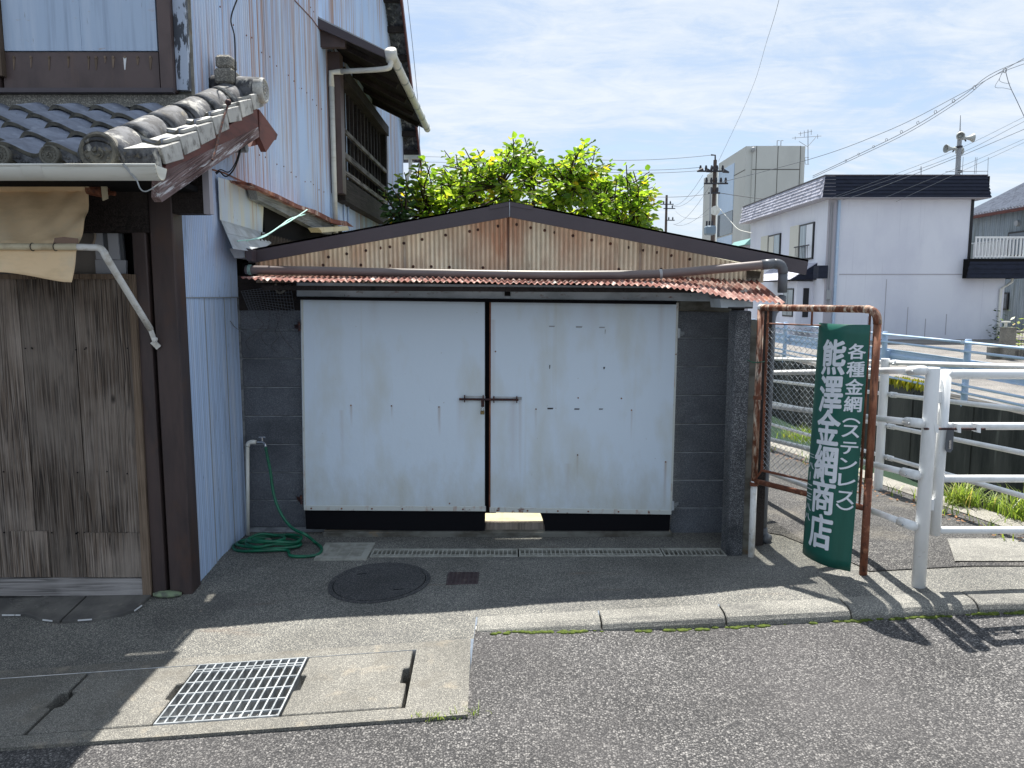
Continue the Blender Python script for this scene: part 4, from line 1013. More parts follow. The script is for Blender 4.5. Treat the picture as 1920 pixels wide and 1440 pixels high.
for i in range(38):
    px = rnd.choice([10, 45, 60, 100, 145, 160, 200, 240]) + rnd.uniform(-3, 3); py = rnd.choice([655, 887, 998, 1000]) + rnd.uniform(-3, 3)
    MB().disc(U(px, py, YH - .003), (0, -1, 0), .004, .004, 6).build('nail', MT['black'], fw_) if i < 24 else None
# transom: fan window panel with pale strips
tr = MB().box(X_(-200, 430), X_(205, 430), YH + .05, YH + .08, Z_(513), Z_(372)).build('transom_panel', surf('grey_panel', lin((128, 124, 120)), [(lin((104, 100, 98)), (4, 4, 4), .45, .65, .7)], rough=.6), hs_)
for a, b in ((172, 186), (197, 216)):
    MB().prism([U(a, 383 if a < 190 else 387, YH + .03), U(b, 384 if a < 190 else 390, YH + .03), U(b + 9, 487, YH + .03), U(a + 8, 486, YH + .03)], (0, .02, 0)).build('pale_strip', surf('pale_strip', lin((176, 180, 188)), rough=.5), tr)
MB().prism([U(178, 487, YH + .025), U(236, 488, YH + .025), U(236, 513, YH + .025), U(180, 513, YH + .025)], (0, .02, 0)).build('pale_strip', surf('pale_strip_low', lin((168, 172, 180)), rough=.5), tr)
MB().prism([U(186, 384, YH + .04), U(222, 368, YH + .04), U(236, 512, YH + .04), U(198, 512, YH + .04)], (0, .02, 0)).build('side_panel', surf('side_panel', lin((92, 96, 102)), rough=.6), tr)
mb = MB(); c = U(150, 440, YH + .02); mb.tube([c + Vector((.085 * math.cos(t), 0, .085 * math.sin(t))) for t in [i * .2618 for i in range(25)]], .006, 6).build('fan_ring', surf('fan_ring', lin((150, 138, 124)), rough=.5), tr)
# corner posts
def post(x0, x1, y0, y1, nm='corner_post', m='brown_post', z1=2.3):
    return MB().box(x0, x1, y0, y1, -.2, z1).build(nm, MT[m], hs_, bevel=.006)


post(X_(287.5, 1105), X_(312, 1105), YH - .01, YH + .16)
post(X_(312, 1105) + .004, X_(318, 1105), YH + .05, YH + .16, 'post_groove', 'black')
post(X_(318, 1105), -1.888, YH + .0, YH + .13)
q = G(320, 1112); mb = MB()
mb.sphere((q.x, YH - .02, q.z + .012), .05, 12, 5, (1.8, .8, .35)); mb.build('render_patch', MT['paint_green'], hs_, smooth=True)
# bracket box under the verge
MB().box(-2.02, -1.712, YH + .005, YH + .10, Z_(400, YH), 2.62).build('eave_beam', MT['dark_wood'], hs_)
MB().box(-1.711, -1.675, YH, YH + .05, Z_(401, YH), 2.62).build('beam_end', MT['grey_trim'], hs_)
MB().box(-6, -1.74, 3.52, YH + .14, 2.27, 2.30).build('eave_shade_board', MT['dark_int'], hs_)  # near-black board added to keep the eave underside dark
MB().box(-6, -2.02, YH - .02, YH + .1, 2.05, 2.27).build('head_beam', MT['dark_wood'], hs_)
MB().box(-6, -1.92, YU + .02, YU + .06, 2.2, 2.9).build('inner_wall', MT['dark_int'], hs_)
# upper front wall
yu = lambda py: U(960, py, YU).z
MB().box(-6, XW + .01, YU, YU + .05, 2.6, 8.0).build('upper_wall', MT['plaster'], hs_)
MB().box(X_(-300, 50, YU), X_(4, 50, YU), YU - .07, YU - .002, yu(180), 8).build('upper_post', MT['brown_tin'], hs_)
MB().box(X_(5, 50, YU), X_(16, 50, YU), YU - .09, YU - .002, yu(150), 8).build('upper_post', MT['plank_brown'], hs_)
MB().box(X_(17, 140, YU), X_(306, 140, YU), YU - .05, YU - .002, yu(174), yu(103)).build('brown_panel', MT['brown_tin'], hs_)
pb_ = MB()
for a, b in ((17, 160.5), (161, 301)):
    MB().box(X_(a, 50, YU), X_(b, 50, YU), YU - .056, YU - .002, yu(101), 8).build('pale_panel', MT['panel_blue'], hs_)
MB().box(X_(306.5, 50, YU), X_(330, 50, YU), YU - .075, YU - .002, yu(177), 8).build('upper_post', MT['brown_tin'], hs_)
MB().box(X_(331, 50, YU), XW + .012, YU - .04, YU - .002, yu(172), 8).build('corner_board', MT['flaky'], hs_)
MB().box(X_(-300, 178, YU), X_(340, 178, YU), YU - .12, YU - .08, yu(183), yu(175)).build('sill_trim', MT['fascia'], hs_)
for i, px in enumerate((26, 58, 92, 128, 166, 180, 197, 212, 234, 258, 282)):
    MB().disc(U(px, 107, YU - .052), (0, -1, 0), .007, .004, 8).build('nail', MT['plank_brown'], hs_)
    w = rnd.uniform(2, 3.4); hgt = rnd.uniform(9, 24)
    MB().prism([U(px - w, 108, YU - .0525), U(px + w, 108, YU - .0525), U(px + w * .3, 108 + hgt, YU - .0525), U(px - w * .3, 108 + hgt, YU - .0525)], (0, .002, 0)).build('run_stain', MT['plank_brown'] if i != 8 else MT['white_tile'], hs_)
MB().box(X_(-300, 190, YU), XW, YU - .075, YU - .003, yu(206), yu(184)).build('plaster_strip', MT['coping'], hs_)
# ---- lower tiled roof
TH = math.atan(.445); EY, EZ = 3.50, 2.338; TP = .225; EXPO = .222
lr = MB().prism([(-6, EY + .03, EZ - .06), (-1.64, EY + .03, EZ - .06), (-1.64, 4.95, EZ + 1.45 * .445 - .06), (-6, 4.95, EZ + 1.45 * .445 - .06)], (0, 0, .03)).build('lower_roof', MT['dark_wood'], hs_)


def prof(u):  # narrow roll on the left, long hollow to the right
    t = (u / TP) % 1.0
    return .027 * math.cos(math.pi * t / .66 if t < .66 else math.pi + math.pi * (t - .66) / .34)


def tile_mesh(u0, u1, L=.275, front=True):
    mb = MB(); n = 14; lip = .034; t = .020
    n = 20; us = [u0 + (u1 - u0) * i / n for i in range(n + 1)]
    top = [(u, 0, prof(u) + lip) for u in us] + [(u, L, prof(u)) for u in us]
    bot = [(u, 0, prof(u) + lip - t) for u in us] + [(u, L, prof(u) - t) for u in us]
    N = n + 1; mb.v = top + bot
    for i in range(n):
        mb.f += [(i, i + 1, N + i + 1, N + i), (2 * N + i + 1, 2 * N + i, 3 * N + i, 3 * N + i + 1), (i + 1, i, 2 * N + i, 2 * N + i + 1)]
    mb.f += [(0, N, 3 * N, 2 * N), (n, 2 * N + n, 3 * N + n, N + n)]
    return mb


o = tile_mesh(-.05, TP - .045).build('roof_tile', MT['tile'], weld=False); o.data.materials.append(MT['tile_edge'])
for p in o.data.polygons:
    if all(abs(o.data.vertices[i].co.y) < 1e-6 for i in p.vertices): p.material_index = 1
    else: p.use_smooth = True
tme = o.data; bpy.data.objects.remove(o)
for k in range(6):
    for c in range(-1, 5):
        X0 = -2.104 - TP * c + .0
        if c == -1:
            if k == 0: continue
        y = EY + EXPO * math.cos(TH) * k + rnd.uniform(-.004, .004); z = EZ + (y - EY) * .445 + .004
        if y > YU - .06: continue
        inst('roof_tile', tme, lr, (X0 + rnd.uniform(-.003, .003), y, z), (TH + rnd.uniform(-.008, .008), rnd.uniform(-.01, .01), 0))
# eave ornaments
def eave_disc(c, r, nm='eave_disc', mat='tile_edge', nrm=(0, -1, 0), motif=True):
    c = Vector(c); N = Vector(nrm); a = Vector((0, 0, 1)); b = N.cross(a)
    mb = MB(); mb.tube([c - N * .05, c], r, 24)
    P3 = lambda rr, t, d: c + N * d + (b * math.cos(t) + a * math.sin(t)) * rr
    mb.tube([P3(r * .86, i * .2618, .0) for i in range(25)], r * .13, 6, False)
    if motif:
        for i in range(12): mb.sphere(P3(r * .6, i * .5236, .002), r * .075, 6, 4)
        for s in range(3):
            mb.tube([P3(r * (.14 + .032 * j), s * 2.0944 + j * .36, .003) for j in range(8)], [r * (.11 - .011 * j) for j in range(8)], 6)
    return mb.build(nm, MT[mat], lr, smooth=False)


for c in range(0, 4):
    X0 = -2.104 - TP * c
    eave_disc((X0, EY - .03, EZ - .002), .047)
    # decorated apron lip between discs
    mb = MB(); n = 10
    lo, hi = X0 + .035, X0 + TP - .035 if c else X0 + .20
    def lipz(u): return EZ + prof(u - X0) + .016
    mb.prism([(lo + (hi - lo) * i / n, EY - .012, lipz(lo + (hi - lo) * i / n)) for i in range(n + 1)] + [(hi - (hi - lo) * i / n, EY - .012, lipz(hi - (hi - lo) * i / n) - .058 + .014 * abs(i / n * 2 - 1) ** 2) for i in range(n + 1)], (0, .018, 0))
    for s in range(9):
        u = lo + (hi - lo) * (.18 + .64 * s / 8); mb.sphere((u, EY - .014, lipz(u) - .03 + .006 * math.sin(s * 2)), .008, 6, 4)
    mb.build('eave_lip', MT['tile_old'], lr)
# barrel run down the verge
BX0, BX1 = -1.872, -1.80
bl_n = 6; bt0 = None
for k in range(bl_n):
    mb = MB(); n = 12
    def bf(a, b, k=k):
        t = math.pi * (a * 1.16 - .08); r = .100 - .010 * b
        return (r * math.cos(t), .27 * b, r * math.sin(t) * .92)
    y = EY - .02 + k * .245; z = EZ + (y - EY) * .445 - .012
    ob = MB().grid(bf, 14, 3).add([(.088 * math.cos(math.pi * i / 10), -.001, .082 * math.sin(math.pi * i / 10)) for i in range(11)], [tuple(range(11))]).build('barrel_tile', MT['tile_old'], smooth=True, solid=.014)
    ob.parent = lr; ob.rotation_euler = (TH + .02, 0, 0); ob.location = Vector((BX0 + (BX1 - BX0) * k / 5 + rnd.uniform(-.004, .004), y, z)) - WL[lr.name]
eave_disc((BX0, EY - .045, EZ + .012), .088, 'verge_disc')
# pale verge tiles with turned-down flange
for k in range(7):
    y = EY + .01 + k * .208; z = EZ + (y - EY) * .445 - .002
    mb = MB(); xs_ = [-1.80, -1.76, -1.72, -1.68, -1.64, -1.612]; hh = [.02, .004, -.004, -.002, .008, .016]
    N = 6; L = .25; cs, sn = math.cos(TH), math.sin(TH)
    def pt(x, l, h): return (x, y + l * cs - h * sn, z + l * sn + h * cs)
    mb.v = [pt(x, 0, h + .022) for x, h in zip(xs_, hh)] + [pt(x, L, h) for x, h in zip(xs_, hh)] + [pt(x, 0, h + .006) for x, h in zip(xs_, hh)]
    mb.f = [(i, i + 1, N + i + 1, N + i) for i in range(5)] + [(i + 1, i, 2 * N + i, 2 * N + i + 1) for i in range(5)]
    mb.build('verge_tile', MT['tile_pale'], lr)
    mb = MB(); dn = rnd.uniform(.06, .09)
    mb.prism([pt(-1.609, 0, .038), pt(-1.609, L * .9, .016), pt(-1.609, L * .9, -.07), pt(-1.609, .02, -dn + .02)], (-.016, 0, 0)).build('verge_flange', MT['tile_pale'], lr, bevel=.003)
mb = MB(); mb.prism([(-1.79, EY - .012, EZ + .03), (-1.625, EY - .012, EZ + .036), (-1.615, EY - .012, EZ - .05), (-1.79, EY - .012, EZ - .035)], (0, .03, 0))
for s in range(5): mb.sphere((-1.75 + .025 * s, EY - .014, EZ - .002 + .005 * math.sin(s * 2)), .009, 6, 4)
mb.build('eave_lip', MT['tile_old'], lr)
# ridge piece with end disc, stacked ridge ends
PK = Vector((-1.62, 4.93, EZ + 1.43 * .445 + .03))
MB().tube([(-1.95, PK.y, PK.z + .02), (-1.60, PK.y, PK.z + .005)], .075, 14).build('ridge_tile', MT['tile_old'], lr, smooth=True)
eave_disc((-1.585, PK.y, PK.z + .0), .078, 'ridge_disc', 'tile_pale', (1, 0, 0), True)
a, b = U(405, 158, 4.85), U(438, 103, 4.85)
MB().box(a.x, b.x, 4.82, 4.96, a.z, a.z + (b.z - a.z) * .52).build('ridge_stack', MT['coping'], lr, bevel=.012)
MB().box(a.x + .004, b.x - .012, 4.83, 4.95, a.z + (b.z - a.z) * .54, b.z).build('ridge_stack', MT['coping'], lr, bevel=.016)
# barge boards at the verge
XV = -1.615
red = [(314, 306), (482, 203), (484, 238), (306, 322)]; pee = [(306, 322), (484, 238), (487, 256), (397, 314), (304, 379), (298, 370), (299, 338)]
MB().prism([UX(*p, XV) for p in red], (-.035, 0, 0)).build('barge_board', MT['barge_red'], lr)
MB().prism([UX(*p, XV - .002) for p in pee], (-.035, 0, 0)).build('barge_board', MT['barge'], lr)
MB().prism([UX(*p, XV + .001) for p in ((486, 205), (521, 253), (499, 285), (487, 258))], (-.035, 0, 0)).build('barge_return', MT['barge_red'], lr)
MB().prism([UX(*p, XV - .04) for p in ((488, 232), (520, 254), (518, 262), (470, 275))], (-.28, 0, 0)).build('back_soffit', MT['barge_red'], lr)
MB().prism([(XV - .03, EY + .05, EZ - .075), (XV - .03, 4.9, EZ - .075 + 1.35 * .445), (-1.92, 4.9, EZ - .075 + 1.35 * .445), (-1.92, EY + .05, EZ - .075)], (0, 0, .02)).build('verge_soffit', MT['barge_red'], lr)
mb = MB(); a = UX(463, 277, -1.66); mb.tube([a, a + Vector((-.25, 0, 0))], .03, 10).build('purlin_end', MT['old_beam'], lr)
# iron strap and knob on the barge
mb = MB(); P = [UX(x, y, XV + .012) for x, y in ((428, 196), (421, 215), (412, 250), (404, 283), (398, 300))]
mb.tube(P, .006, 6); mb.sphere(P[0] + Vector((0, 0, .012)), .018, 8, 6); mb.build('iron_strap', MT['iron'], lr)
# eave gutter
mb = MB(); gx0, gx1, gy, gzz = -3.3, U(303, 325, 3.40).x, 3.40, U(960, 313, 3.40).z
mb.grid(lambda a, b: (gx0 + (gx1 - gx0) * a, gy + .052 * math.cos(math.pi * b) * -1, gzz - .058 * math.sin(math.pi * b)), 1, 12)
gu = mb.build('eave_gutter', MT['gutter'], hs_, smooth=True, solid=.004)
MB().prism([(gx1, gy + .054 * math.cos(math.pi * i / 10) * -1, gzz - .06 * math.sin(math.pi * i / 10)) for i in range(11)], (-.012, 0, 0)).build('gutter_end', MT['gutter'], gu)
cx_ = U(60, 325, 3.35).x
mb = MB(); mb.grid(lambda a, b: (cx_ - .045 + .09 * a, gy - .057 * math.cos(math.pi * b), gzz + .002 - .062 * math.sin(math.pi * b)), 1, 12).build('gutter_joint', MT['gutter'], gu, smooth=True)
MB().tube([(gx0, gy - .054, gzz), (gx1, gy - .054, gzz)], .006, 8).build('gutter_lip', MT['gutter'], gu)
mb = MB(); hx = U(243, 325, 3.35).x
mb.bar((hx - .02, gy - .062, gzz + .004), (hx + .02, gy - .03, gzz - .062), .012, .003, (0, -1, 0)); mb.tube(smoothpath([(hx + .02, gy - .03, gzz - .06), (hx + .03, gy - .02, gzz - .10), (hx + .05, gy, gzz - .105), (hx + .09, gy + .05, gzz - .06)], 4), .003, 6)
mb.build('gutter_bracket', MT['steel'], gu)
# ---- side wall sheets along X = -1.91
zc_ = lambda px, py: UX(px, py, XW).z
ZJ = 1.70
def cs_(name, y0, y1, zb, zt, mat, pitch=.032, amp=.004, x=XW, nv=1):
    mb = MB().corr(y0, y1, pitch, amp, lambda u, v: (x, u, (zb(u) if callable(zb) else zb) + ((zt(u) if callable(zt) else zt) - (zb(u) if callable(zb) else zb)) * v), (1, 0, 0), nv, 6)
    return mb.build(name, mat, hs_, smooth=True)


gl_ = lambda u: gz(XW, u) - .02
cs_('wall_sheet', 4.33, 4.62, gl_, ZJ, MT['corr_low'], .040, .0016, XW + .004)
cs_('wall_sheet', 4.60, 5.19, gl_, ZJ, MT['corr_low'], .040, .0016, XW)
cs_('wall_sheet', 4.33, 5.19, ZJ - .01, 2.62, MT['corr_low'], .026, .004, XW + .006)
RK = lambda u: 8.0 if u < 9.7 else 8.0 - (u - 9.7) * .96
for (a, b) in ((4.57, 6.0), (5.98, 7.82)):
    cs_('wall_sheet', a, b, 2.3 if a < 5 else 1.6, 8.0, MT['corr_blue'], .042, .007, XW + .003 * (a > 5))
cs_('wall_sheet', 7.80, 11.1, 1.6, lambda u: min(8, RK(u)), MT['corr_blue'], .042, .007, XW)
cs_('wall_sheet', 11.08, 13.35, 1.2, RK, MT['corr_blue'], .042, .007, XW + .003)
MB().box(XW - .25, XW - .02, 4.6, 13.35, -.2, 5.0).build('wall_core', MT['dark_int'], hs_)
MB().box(-6, XW - .02, 13.3, 13.4, -.2, 4.6).build('back_wall', MT['corr_blue'], hs_)
mb = MB(); mb.prism([UX(*p, XW + .03) for p in ((409, 332), (476, 352), (495, 364), (492, 441), (413, 412))], (-.004, 0, 0)); mb.build('tin_patch', MT['tin_patch'], hs_)
for y_ in (4.612, 4.93): MB().box(XW + .004, XW + .009, y_, y_ + .006, gz(XW, y_), ZJ - .01).build('lap_edge', MT['pole_grey'], hs_)
MB().box(XW + .004, XW + .012, 4.34, 5.19, ZJ - .012, ZJ - .006).build('lap_edge', MT['pole_grey'], hs_)
# rust seams
mb = MB(); P = [UX(*p, XW + .012) for p in ((398, 318), (420, 324), (450, 338), (478, 350))]
for p, q_ in zip(P, P[1:]): mb.bar(p, q_, .004, .010)
mb.build('seam_strip', MT['rust'], hs_)
mb = MB(); P = [UX(*p, XW + .010) for p in ((552, 0), (585, 35), (625, 92), (628, 98))]
for p, q_ in zip(P, P[1:]): mb.bar(p, q_, .004, .010)
mb.build('seam_strip', MT['rust'], hs_)
# nail heads in rows along the sheets
nme = None
for z in (2.75, 3.55, 4.4, 5.3):
    for i in range(16):
        y = 4.7 + .2 * i + rnd.uniform(-.07, .07); p = (XW + .012, y, z + rnd.uniform(-.02, .02))
        if nme is None: o = MB().disc((0, 0, 0), (1, 0, 0), .006, .005, 6).build('nail_head', MT['rust']); nme = o.data; o.parent = hs_; o.location = Vector(p) - WL[hs_.name]
        else: inst('nail_head', nme, hs_, p)
# bent flashing flap
mb = MB(); mb.prism([UX(413, 412, -1.885), UX(497, 437, -1.885), UX(508, 456, -1.80), UX(424, 437, -1.83)], (.003, 0, .001)).build('flashing', MT['zinc'], hs_)
mb = MB(); mb.prism([UX(424, 437.5, -1.83), UX(508, 456.5, -1.80), UX(482, 473, -1.72), UX(437, 467, -1.75)], (.003, 0, .001)).build('flashing', MT['zinc'], hs_)
# lean-to remains: beam, rusty roof edge, near-black panel with the opening's shade painted in
mb = MB(); mb.prism([UX(*p, XW + .02) for p in ((490, 368), (640, 432), (660, 470), (500, 480))], (.004, 0, 0)); mb.build('opening_shade', MT['dark_int'], hs_)
mb = MB(); mb.prism([UX(*p, -1.80) for p in ((479, 352), (628, 424), (622, 440), (600, 434), (484, 374))], (-.06, 0, 0)); mb.build('lean_to_beam', MT['old_beam'], hs_)
mb = MB(); mb.prism([UX(*p, -1.74) for p in ((470, 343), (520, 364), (560, 384), (592, 394), (625, 411), (650, 415), (664, 426), (640, 423), (622, 418), (590, 401), (556, 389), (515, 369), (472, 348))], (-.15, 0, .02)); mb.build('lean_to_roof_edge', MT['awning'], hs_)
mb = MB(); mb.prism([UX(*p, -1.70) for p in ((598, 427), (604, 436), (655, 432), (652, 424))], (-.1, 0, 0)); mb.build('gutter_scrap', MT['cream_pipe'], hs_)
mb = MB(); mb.corr(5.4, 7.2, .076, .01, lambda u, v: (XW + .06 + .05 * v, u, 1.9 + .25 * v), (.8, 0, .5), 1, 6); mb.build('lean_to_sheet', MT['dark_wood'], hs_)
# ---- upstairs side window
wx = -1.78
W0, W1 = 8.02, 10.95
wn = MB().box(XW - .02, XW + .012, W0 + .1, W1, 2.82, 4.25).build('window', MT['dark_int'], hs_)
MB().box(XW, wx, W0 - .03, W0 + .13, 2.78, 4.20).build('bay_post', MT['brown_tin'], wn)
MB().box(XW, wx - .01, W1 - .1, W1 + .02, 2.74, 4.06).build('bay_post', MT['dark_wood'], wn)
MB().box(XW, wx - .01, W0 + .13, W1 - .1, 2.72, 2.96).build('sill_board', MT['dark_wood'], wn)
for z, w in ((3.02, .05), (3.20, .06), (3.46, .045)): MB().bar((wx - .02, W0 + .13, z), (wx - .02, W1 - .1, z - (.0 if z > 3.3 else .0)), w * .6, w).build('guard_rail', MT['rail_wood'], wn)
for i in range(12):
    y = W0 + .3 + i * .22
    MB().box(XW + .015, XW + .05, y, y + .045, 2.9, 4.1).build('lattice_bar', MT['dark_wood'], wn)
for i in range(3):
    y = W0 + .2 + i * .9
    MB().box(XW + .013, XW + .016, y, y + .8, 2.95, 4.0).build('pane', MT['glass'], wn)
MB().box(XW - .0, wx + .02, W0 + .13, W1, 3.97, 4.10).build('head_beam', MT['dark_wood'], wn)
# canopy over it
cp = MB().prism([(XW - .0, 7.66, 4.43), (-1.22, 7.66, 4.10), (-1.22, 7.66, 4.06), (XW, 7.66, 4.39)], (0, 3.1, 0)).build('window_canopy', MT['zinc'], hs_)
MB().prism([(XW, 7.67, 4.385), (-1.24, 7.67, 4.055), (-1.24, 7.67, 4.03), (XW, 7.67, 4.36)], (0, 3.06, 0)).build('canopy_boards', MT['dark_wood'], cp)
MB().prism([(XW, 7.645, 4.41), (-1.215, 7.645, 4.085), (-1.215, 7.645, 4.02), (XW, 7.645, 4.32)], (0, .03, 0)).build('canopy_fascia', MT['fascia'], cp)
for y in (7.95, 8.6, 9.25, 9.9, 10.5): MB().bar((XW, y, 4.33), (-1.28, y, 4.02), .05, .05).build('canopy_rafter', MT['dark_wood'], cp)
mb = MB(); mb.prism([(XW + .0, 7.72, 4.36), (-1.66, 7.72, 4.25), (-1.66, 7.72, 4.16), (XW, 7.72, 4.16)], (0, .06, 0)); mb.build('canopy_bracket', MT['brown_tin'], cp)
gut = MB().tube([(-1.19, 7.62, 4.075), (-1.19, 10.78, 4.03)], .045, 12).build('canopy_gutter', MT['gutter'], cp, smooth=True)
for i in range(6): MB().tube([(-1.19, 8.0 + i * .52, 4.07 - i * .007), (-1.19, 8.03 + i * .52, 4.07 - i * .007)], .049, 12).build('gutter_clip', MT['steel'], gut)
MB().tube([(-1.19, 7.60, 4.09), (-1.19, 7.68, 4.02)], .06, 12).build('gutter_outlet', MT['gutter'], gut, smooth=True)
pw = -1.86; v0 = UX(621, 136, pw)
mb = MB().tube(smoothpath([(-1.19, 7.63, 4.06), (-1.20, 7.64, 3.97), (-1.27, 7.65, 3.93)] + [Vector((pw + .10, v0.y, v0.z + .01))], 4), .026, 10); mb.build('branch_pipe', MT['gutter'], gut, smooth=True)
mb = MB().tube([(pw + .12, v0.y, v0.z + .01), (pw, v0.y, v0.z), (pw, v0.y, v0.z - .14)], .03, 10).build('pipe_elbow', MT['pvc_white'], gut, smooth=True)
mb = MB().tube([(pw, v0.y, v0.z - .1), (pw, v0.y, 2.3)], .027, 10).build('wall_pipe', MT['gutter'], gut, smooth=True)
for x in (635, 643): MB().tube([UX(x, 100, XW + .02), (XW + .02, UX(x, 100, XW).y, 2.3)], .012, 6).build('wall_trim', MT['corr_low'], hs_)
# main roof rake at the back corner
RKF = lambda y: 8.0 - (y - 9.62) * .96
mb = MB(); mb.prism([(XW - .05, 9.6, 8.05), (XW - .05, 13.75, RKF(13.75) + .05), (-1.64, 13.75, RKF(13.75) + .05), (-1.64, 9.6, 8.05)], (0, 0, .05)).build('main_roof', MT['tile_old'], hs_)
MB().prism([(-1.65, 9.6, 8.04), (-1.65, 13.75, RKF(13.75) + .04), (-1.65, 13.75, RKF(13.75) - .12), (-1.65, 9.6, 7.88)], (.025, 0, 0)).build('rake_board', MT['barge_red'], hs_)
for i in range(12):
    y = 9.9 + i * .33
    MB().box(XW, -1.655, y, y + .08, RKF(y) - .12, RKF(y) - .04).build('rafter_end', MT['dark_wood'], hs_)
MB().prism([(XW, 13.45, RKF(13.5) - .1), (-1.65, 13.45, RKF(13.5) - .1), (-1.65, 13.45, 4.26), (XW, 13.45, 4.26)], (0, .2, 0)).build('eave_box', MT['dark_wood'], hs_)
MB().bar((XW, 13.5, 4.14), (-1.60, 13.5, 4.14), .06, .07).build('back_gutter', MT['gutter'], hs_)
MB().tube([(-1.80, 13.5, 4.1), (-1.80, 13.5, 3.9), (-1.86, 13.5, 3.8), (-1.86, 13.5, 1.5)], .035, 10).build('back_downpipe', MT['gutter'], hs_)
# ---- canvas shop awning
sa = thing('shop_awning', 'stained beige canvas blind with white pipe arm before the plank door', 'awning', U(100, 462, 3.8))
YR, YBAR = 4.02, 3.80
r0, r1 = U(0, 352, YR), U(166, 352, YR)
b0, b1 = U(0, 462, YBAR), U(147, 463, YBAR)
xl = -3.2


def cloth(a, b):
    if b < .68:
        t = b / .68; xr = r1.x + (b1.x - r1.x) * t; x = xl + (xr - xl) * a
        y = YR + (YBAR - YR) * t; z = r0.z + (b0.z + .012 - r0.z) * t
        s = -.03 * math.sin(math.pi * t) + .017 * math.sin(a * 40 + t * 11) * (1 - .7 * t) * sst(.6, 1, a) + .006 * math.sin(a * 31 - t * 6)
        return (x, y - s * .4 - .006 * math.sin(a * 23) * t, z + s)
    t = (b - .68) / .32; xr = b1.x + .0 + (U(141, 524, YBAR).x - b1.x) * t; x = xl + (xr - xl) * a
    drop = (Z_(506, YBAR) - b0.z) + (U(960, 525, YBAR).z - Z_(506, YBAR)) * sst(.62, 1.0, a)
    return (x, YBAR - .02 + .014 * math.sin(a * 17) * t + .01 * math.sin(t * 3), b0.z - .012 + drop * t)


cv_ = MB().grid(cloth, 60, 24).build('canvas', MT['canvas'], sa, smooth=True, solid=.002)
MB().tube([(xl, YR, r0.z + .01), (r1.x + .02, YR, r0.z + .01)], .035, 12).build('roller_cloth', MT['canvas'], sa, smooth=True)
MB().tube([(r1.x + .0, YR, r0.z - .005), U(200, 360, YR)], .033, 12).build('roller', MT['rust'], sa, smooth=True)
MB().tube([U(198, 361, YR), U(216, 363, YR)], .012, 8).build('roller_axle', MT['rust'], sa)
MB().prism([U(188, 338, YR - .04), U(198, 338, YR - .04), U(201, 372, YR - .04), U(192, 376, YR - .04)], (0, .012, 0)).build('roller_bracket', MT['cream_pipe'], sa)
MB().tube([(xl, YBAR - .03, b0.z), U(146, 463, YBAR - .03)], .0165, 12).build('front_bar', MT['cream_pipe'], sa, smooth=True)
ap = [U(146, 463, YBAR - .03), U(172, 464, YBAR - .03), U(186, 465, YBAR - .03), U(196, 474, YBAR - .02), U(204, 490, YBAR), U(282, 617, YH - .06)]
MB().tube(smoothpath(ap, 4), [.0165] * 9 + [.018] * 8 + [.0175] * 4, 12).build('side_arm', MT['white_chip'], sa, smooth=True)
mb = MB(); mb.bar(ap[-1], U(291, 642, YH - .03), .014, .03, (0, -1, 0)); mb.disc(U(292, 636, YH - .04), (0, -1, 0), .012, .02, 8); mb.bar(U(286, 640, YH - .02), U(298, 652, YH - .012), .03, .012, (0, -1, 0))
mb.build('arm_bracket', MT['white_chip'], sa)
MB().prism([U(*p, YBAR - .026) for p in ((102, 446), (120, 444), (146, 447), (146, 457), (100, 457))], (0, .003, 0)).build('tape_repair', MT['tape'], sa)
for px in (61, 104): MB().tube([U(px, 463, YBAR - .03) + Vector((0, .02 * math.cos(t), .0195 * math.sin(t))) for t in [i * .6 for i in range(12)]], .0022, 5).build('cord_loop', MT['black_cable'], sa)
# cables on the corner
P = [U(447, -8, 4.9), U(433, 35, 4.88), U(440, 72, 4.88), U(441, 150, 4.86), U(438, 172, 4.84), U(437, 195, 4.80), U(446, 225, 4.7), U(452, 262, 4.62), U(449, 290, 4.6), U(438, 318, 4.6), U(424, 331, 4.62), U(412, 322, 4.64), U(406, 326, 4.66)]
tag(MB().tube(smoothpath(P, 6), .0045, 6).build('cable', MT['black_cable'], origin=tuple(P[3])), 'black cable looping down past the ridge tiles', 'cable')
P = [U(437, 186, 4.78), U(431, 210, 4.72), U(443, 232, 4.7), U(450, 262, 4.62), U(445, 296, 4.61), U(430, 322, 4.62), U(414, 318, 4.64), U(404, 324, 4.66)]
tag(MB().tube(smoothpath(P, 6), .0035, 6).build('cable', MT['black_cable'], origin=tuple(P[3])), 'thinner black cable tied below the ridge tiles', 'cable')
P = [UX(576, 393, -1.70), UX(548, 412, -1.62), UX(520, 428, -1.60), UX(490, 446, -1.62), UX(445, 452, -1.70)]
tag(MB().tube(smoothpath(P, 6), .0042, 6).build('twine', MT['twine'], origin=tuple(P[2])), 'lower pale green twine from roof edge to flashing', 'twine')
P = [UX(572, 402, -1.70), UX(545, 410, -1.64), UX(525, 424, -1.60), UX(500, 440, -1.61), UX(462, 452, -1.70)]
tag(MB().tube(smoothpath(P, 6), .0042, 6).build('twine', MT['twine'], origin=tuple(P[2])), 'upper pale green twine from roof edge to flashing', 'twine')
P = [UX(432, 602, XW + .01), UX(441, 614, XW + .02), UX(452, 620, XW + .06), UX(466, 629, XW + .09)]
tag(MB().tube(smoothpath(P, 4), .003, 5).build('wire_end', MT['wire_grey'], origin=tuple(P[0])), 'loose grey wire end sticking out of the blue wall', 'wire')
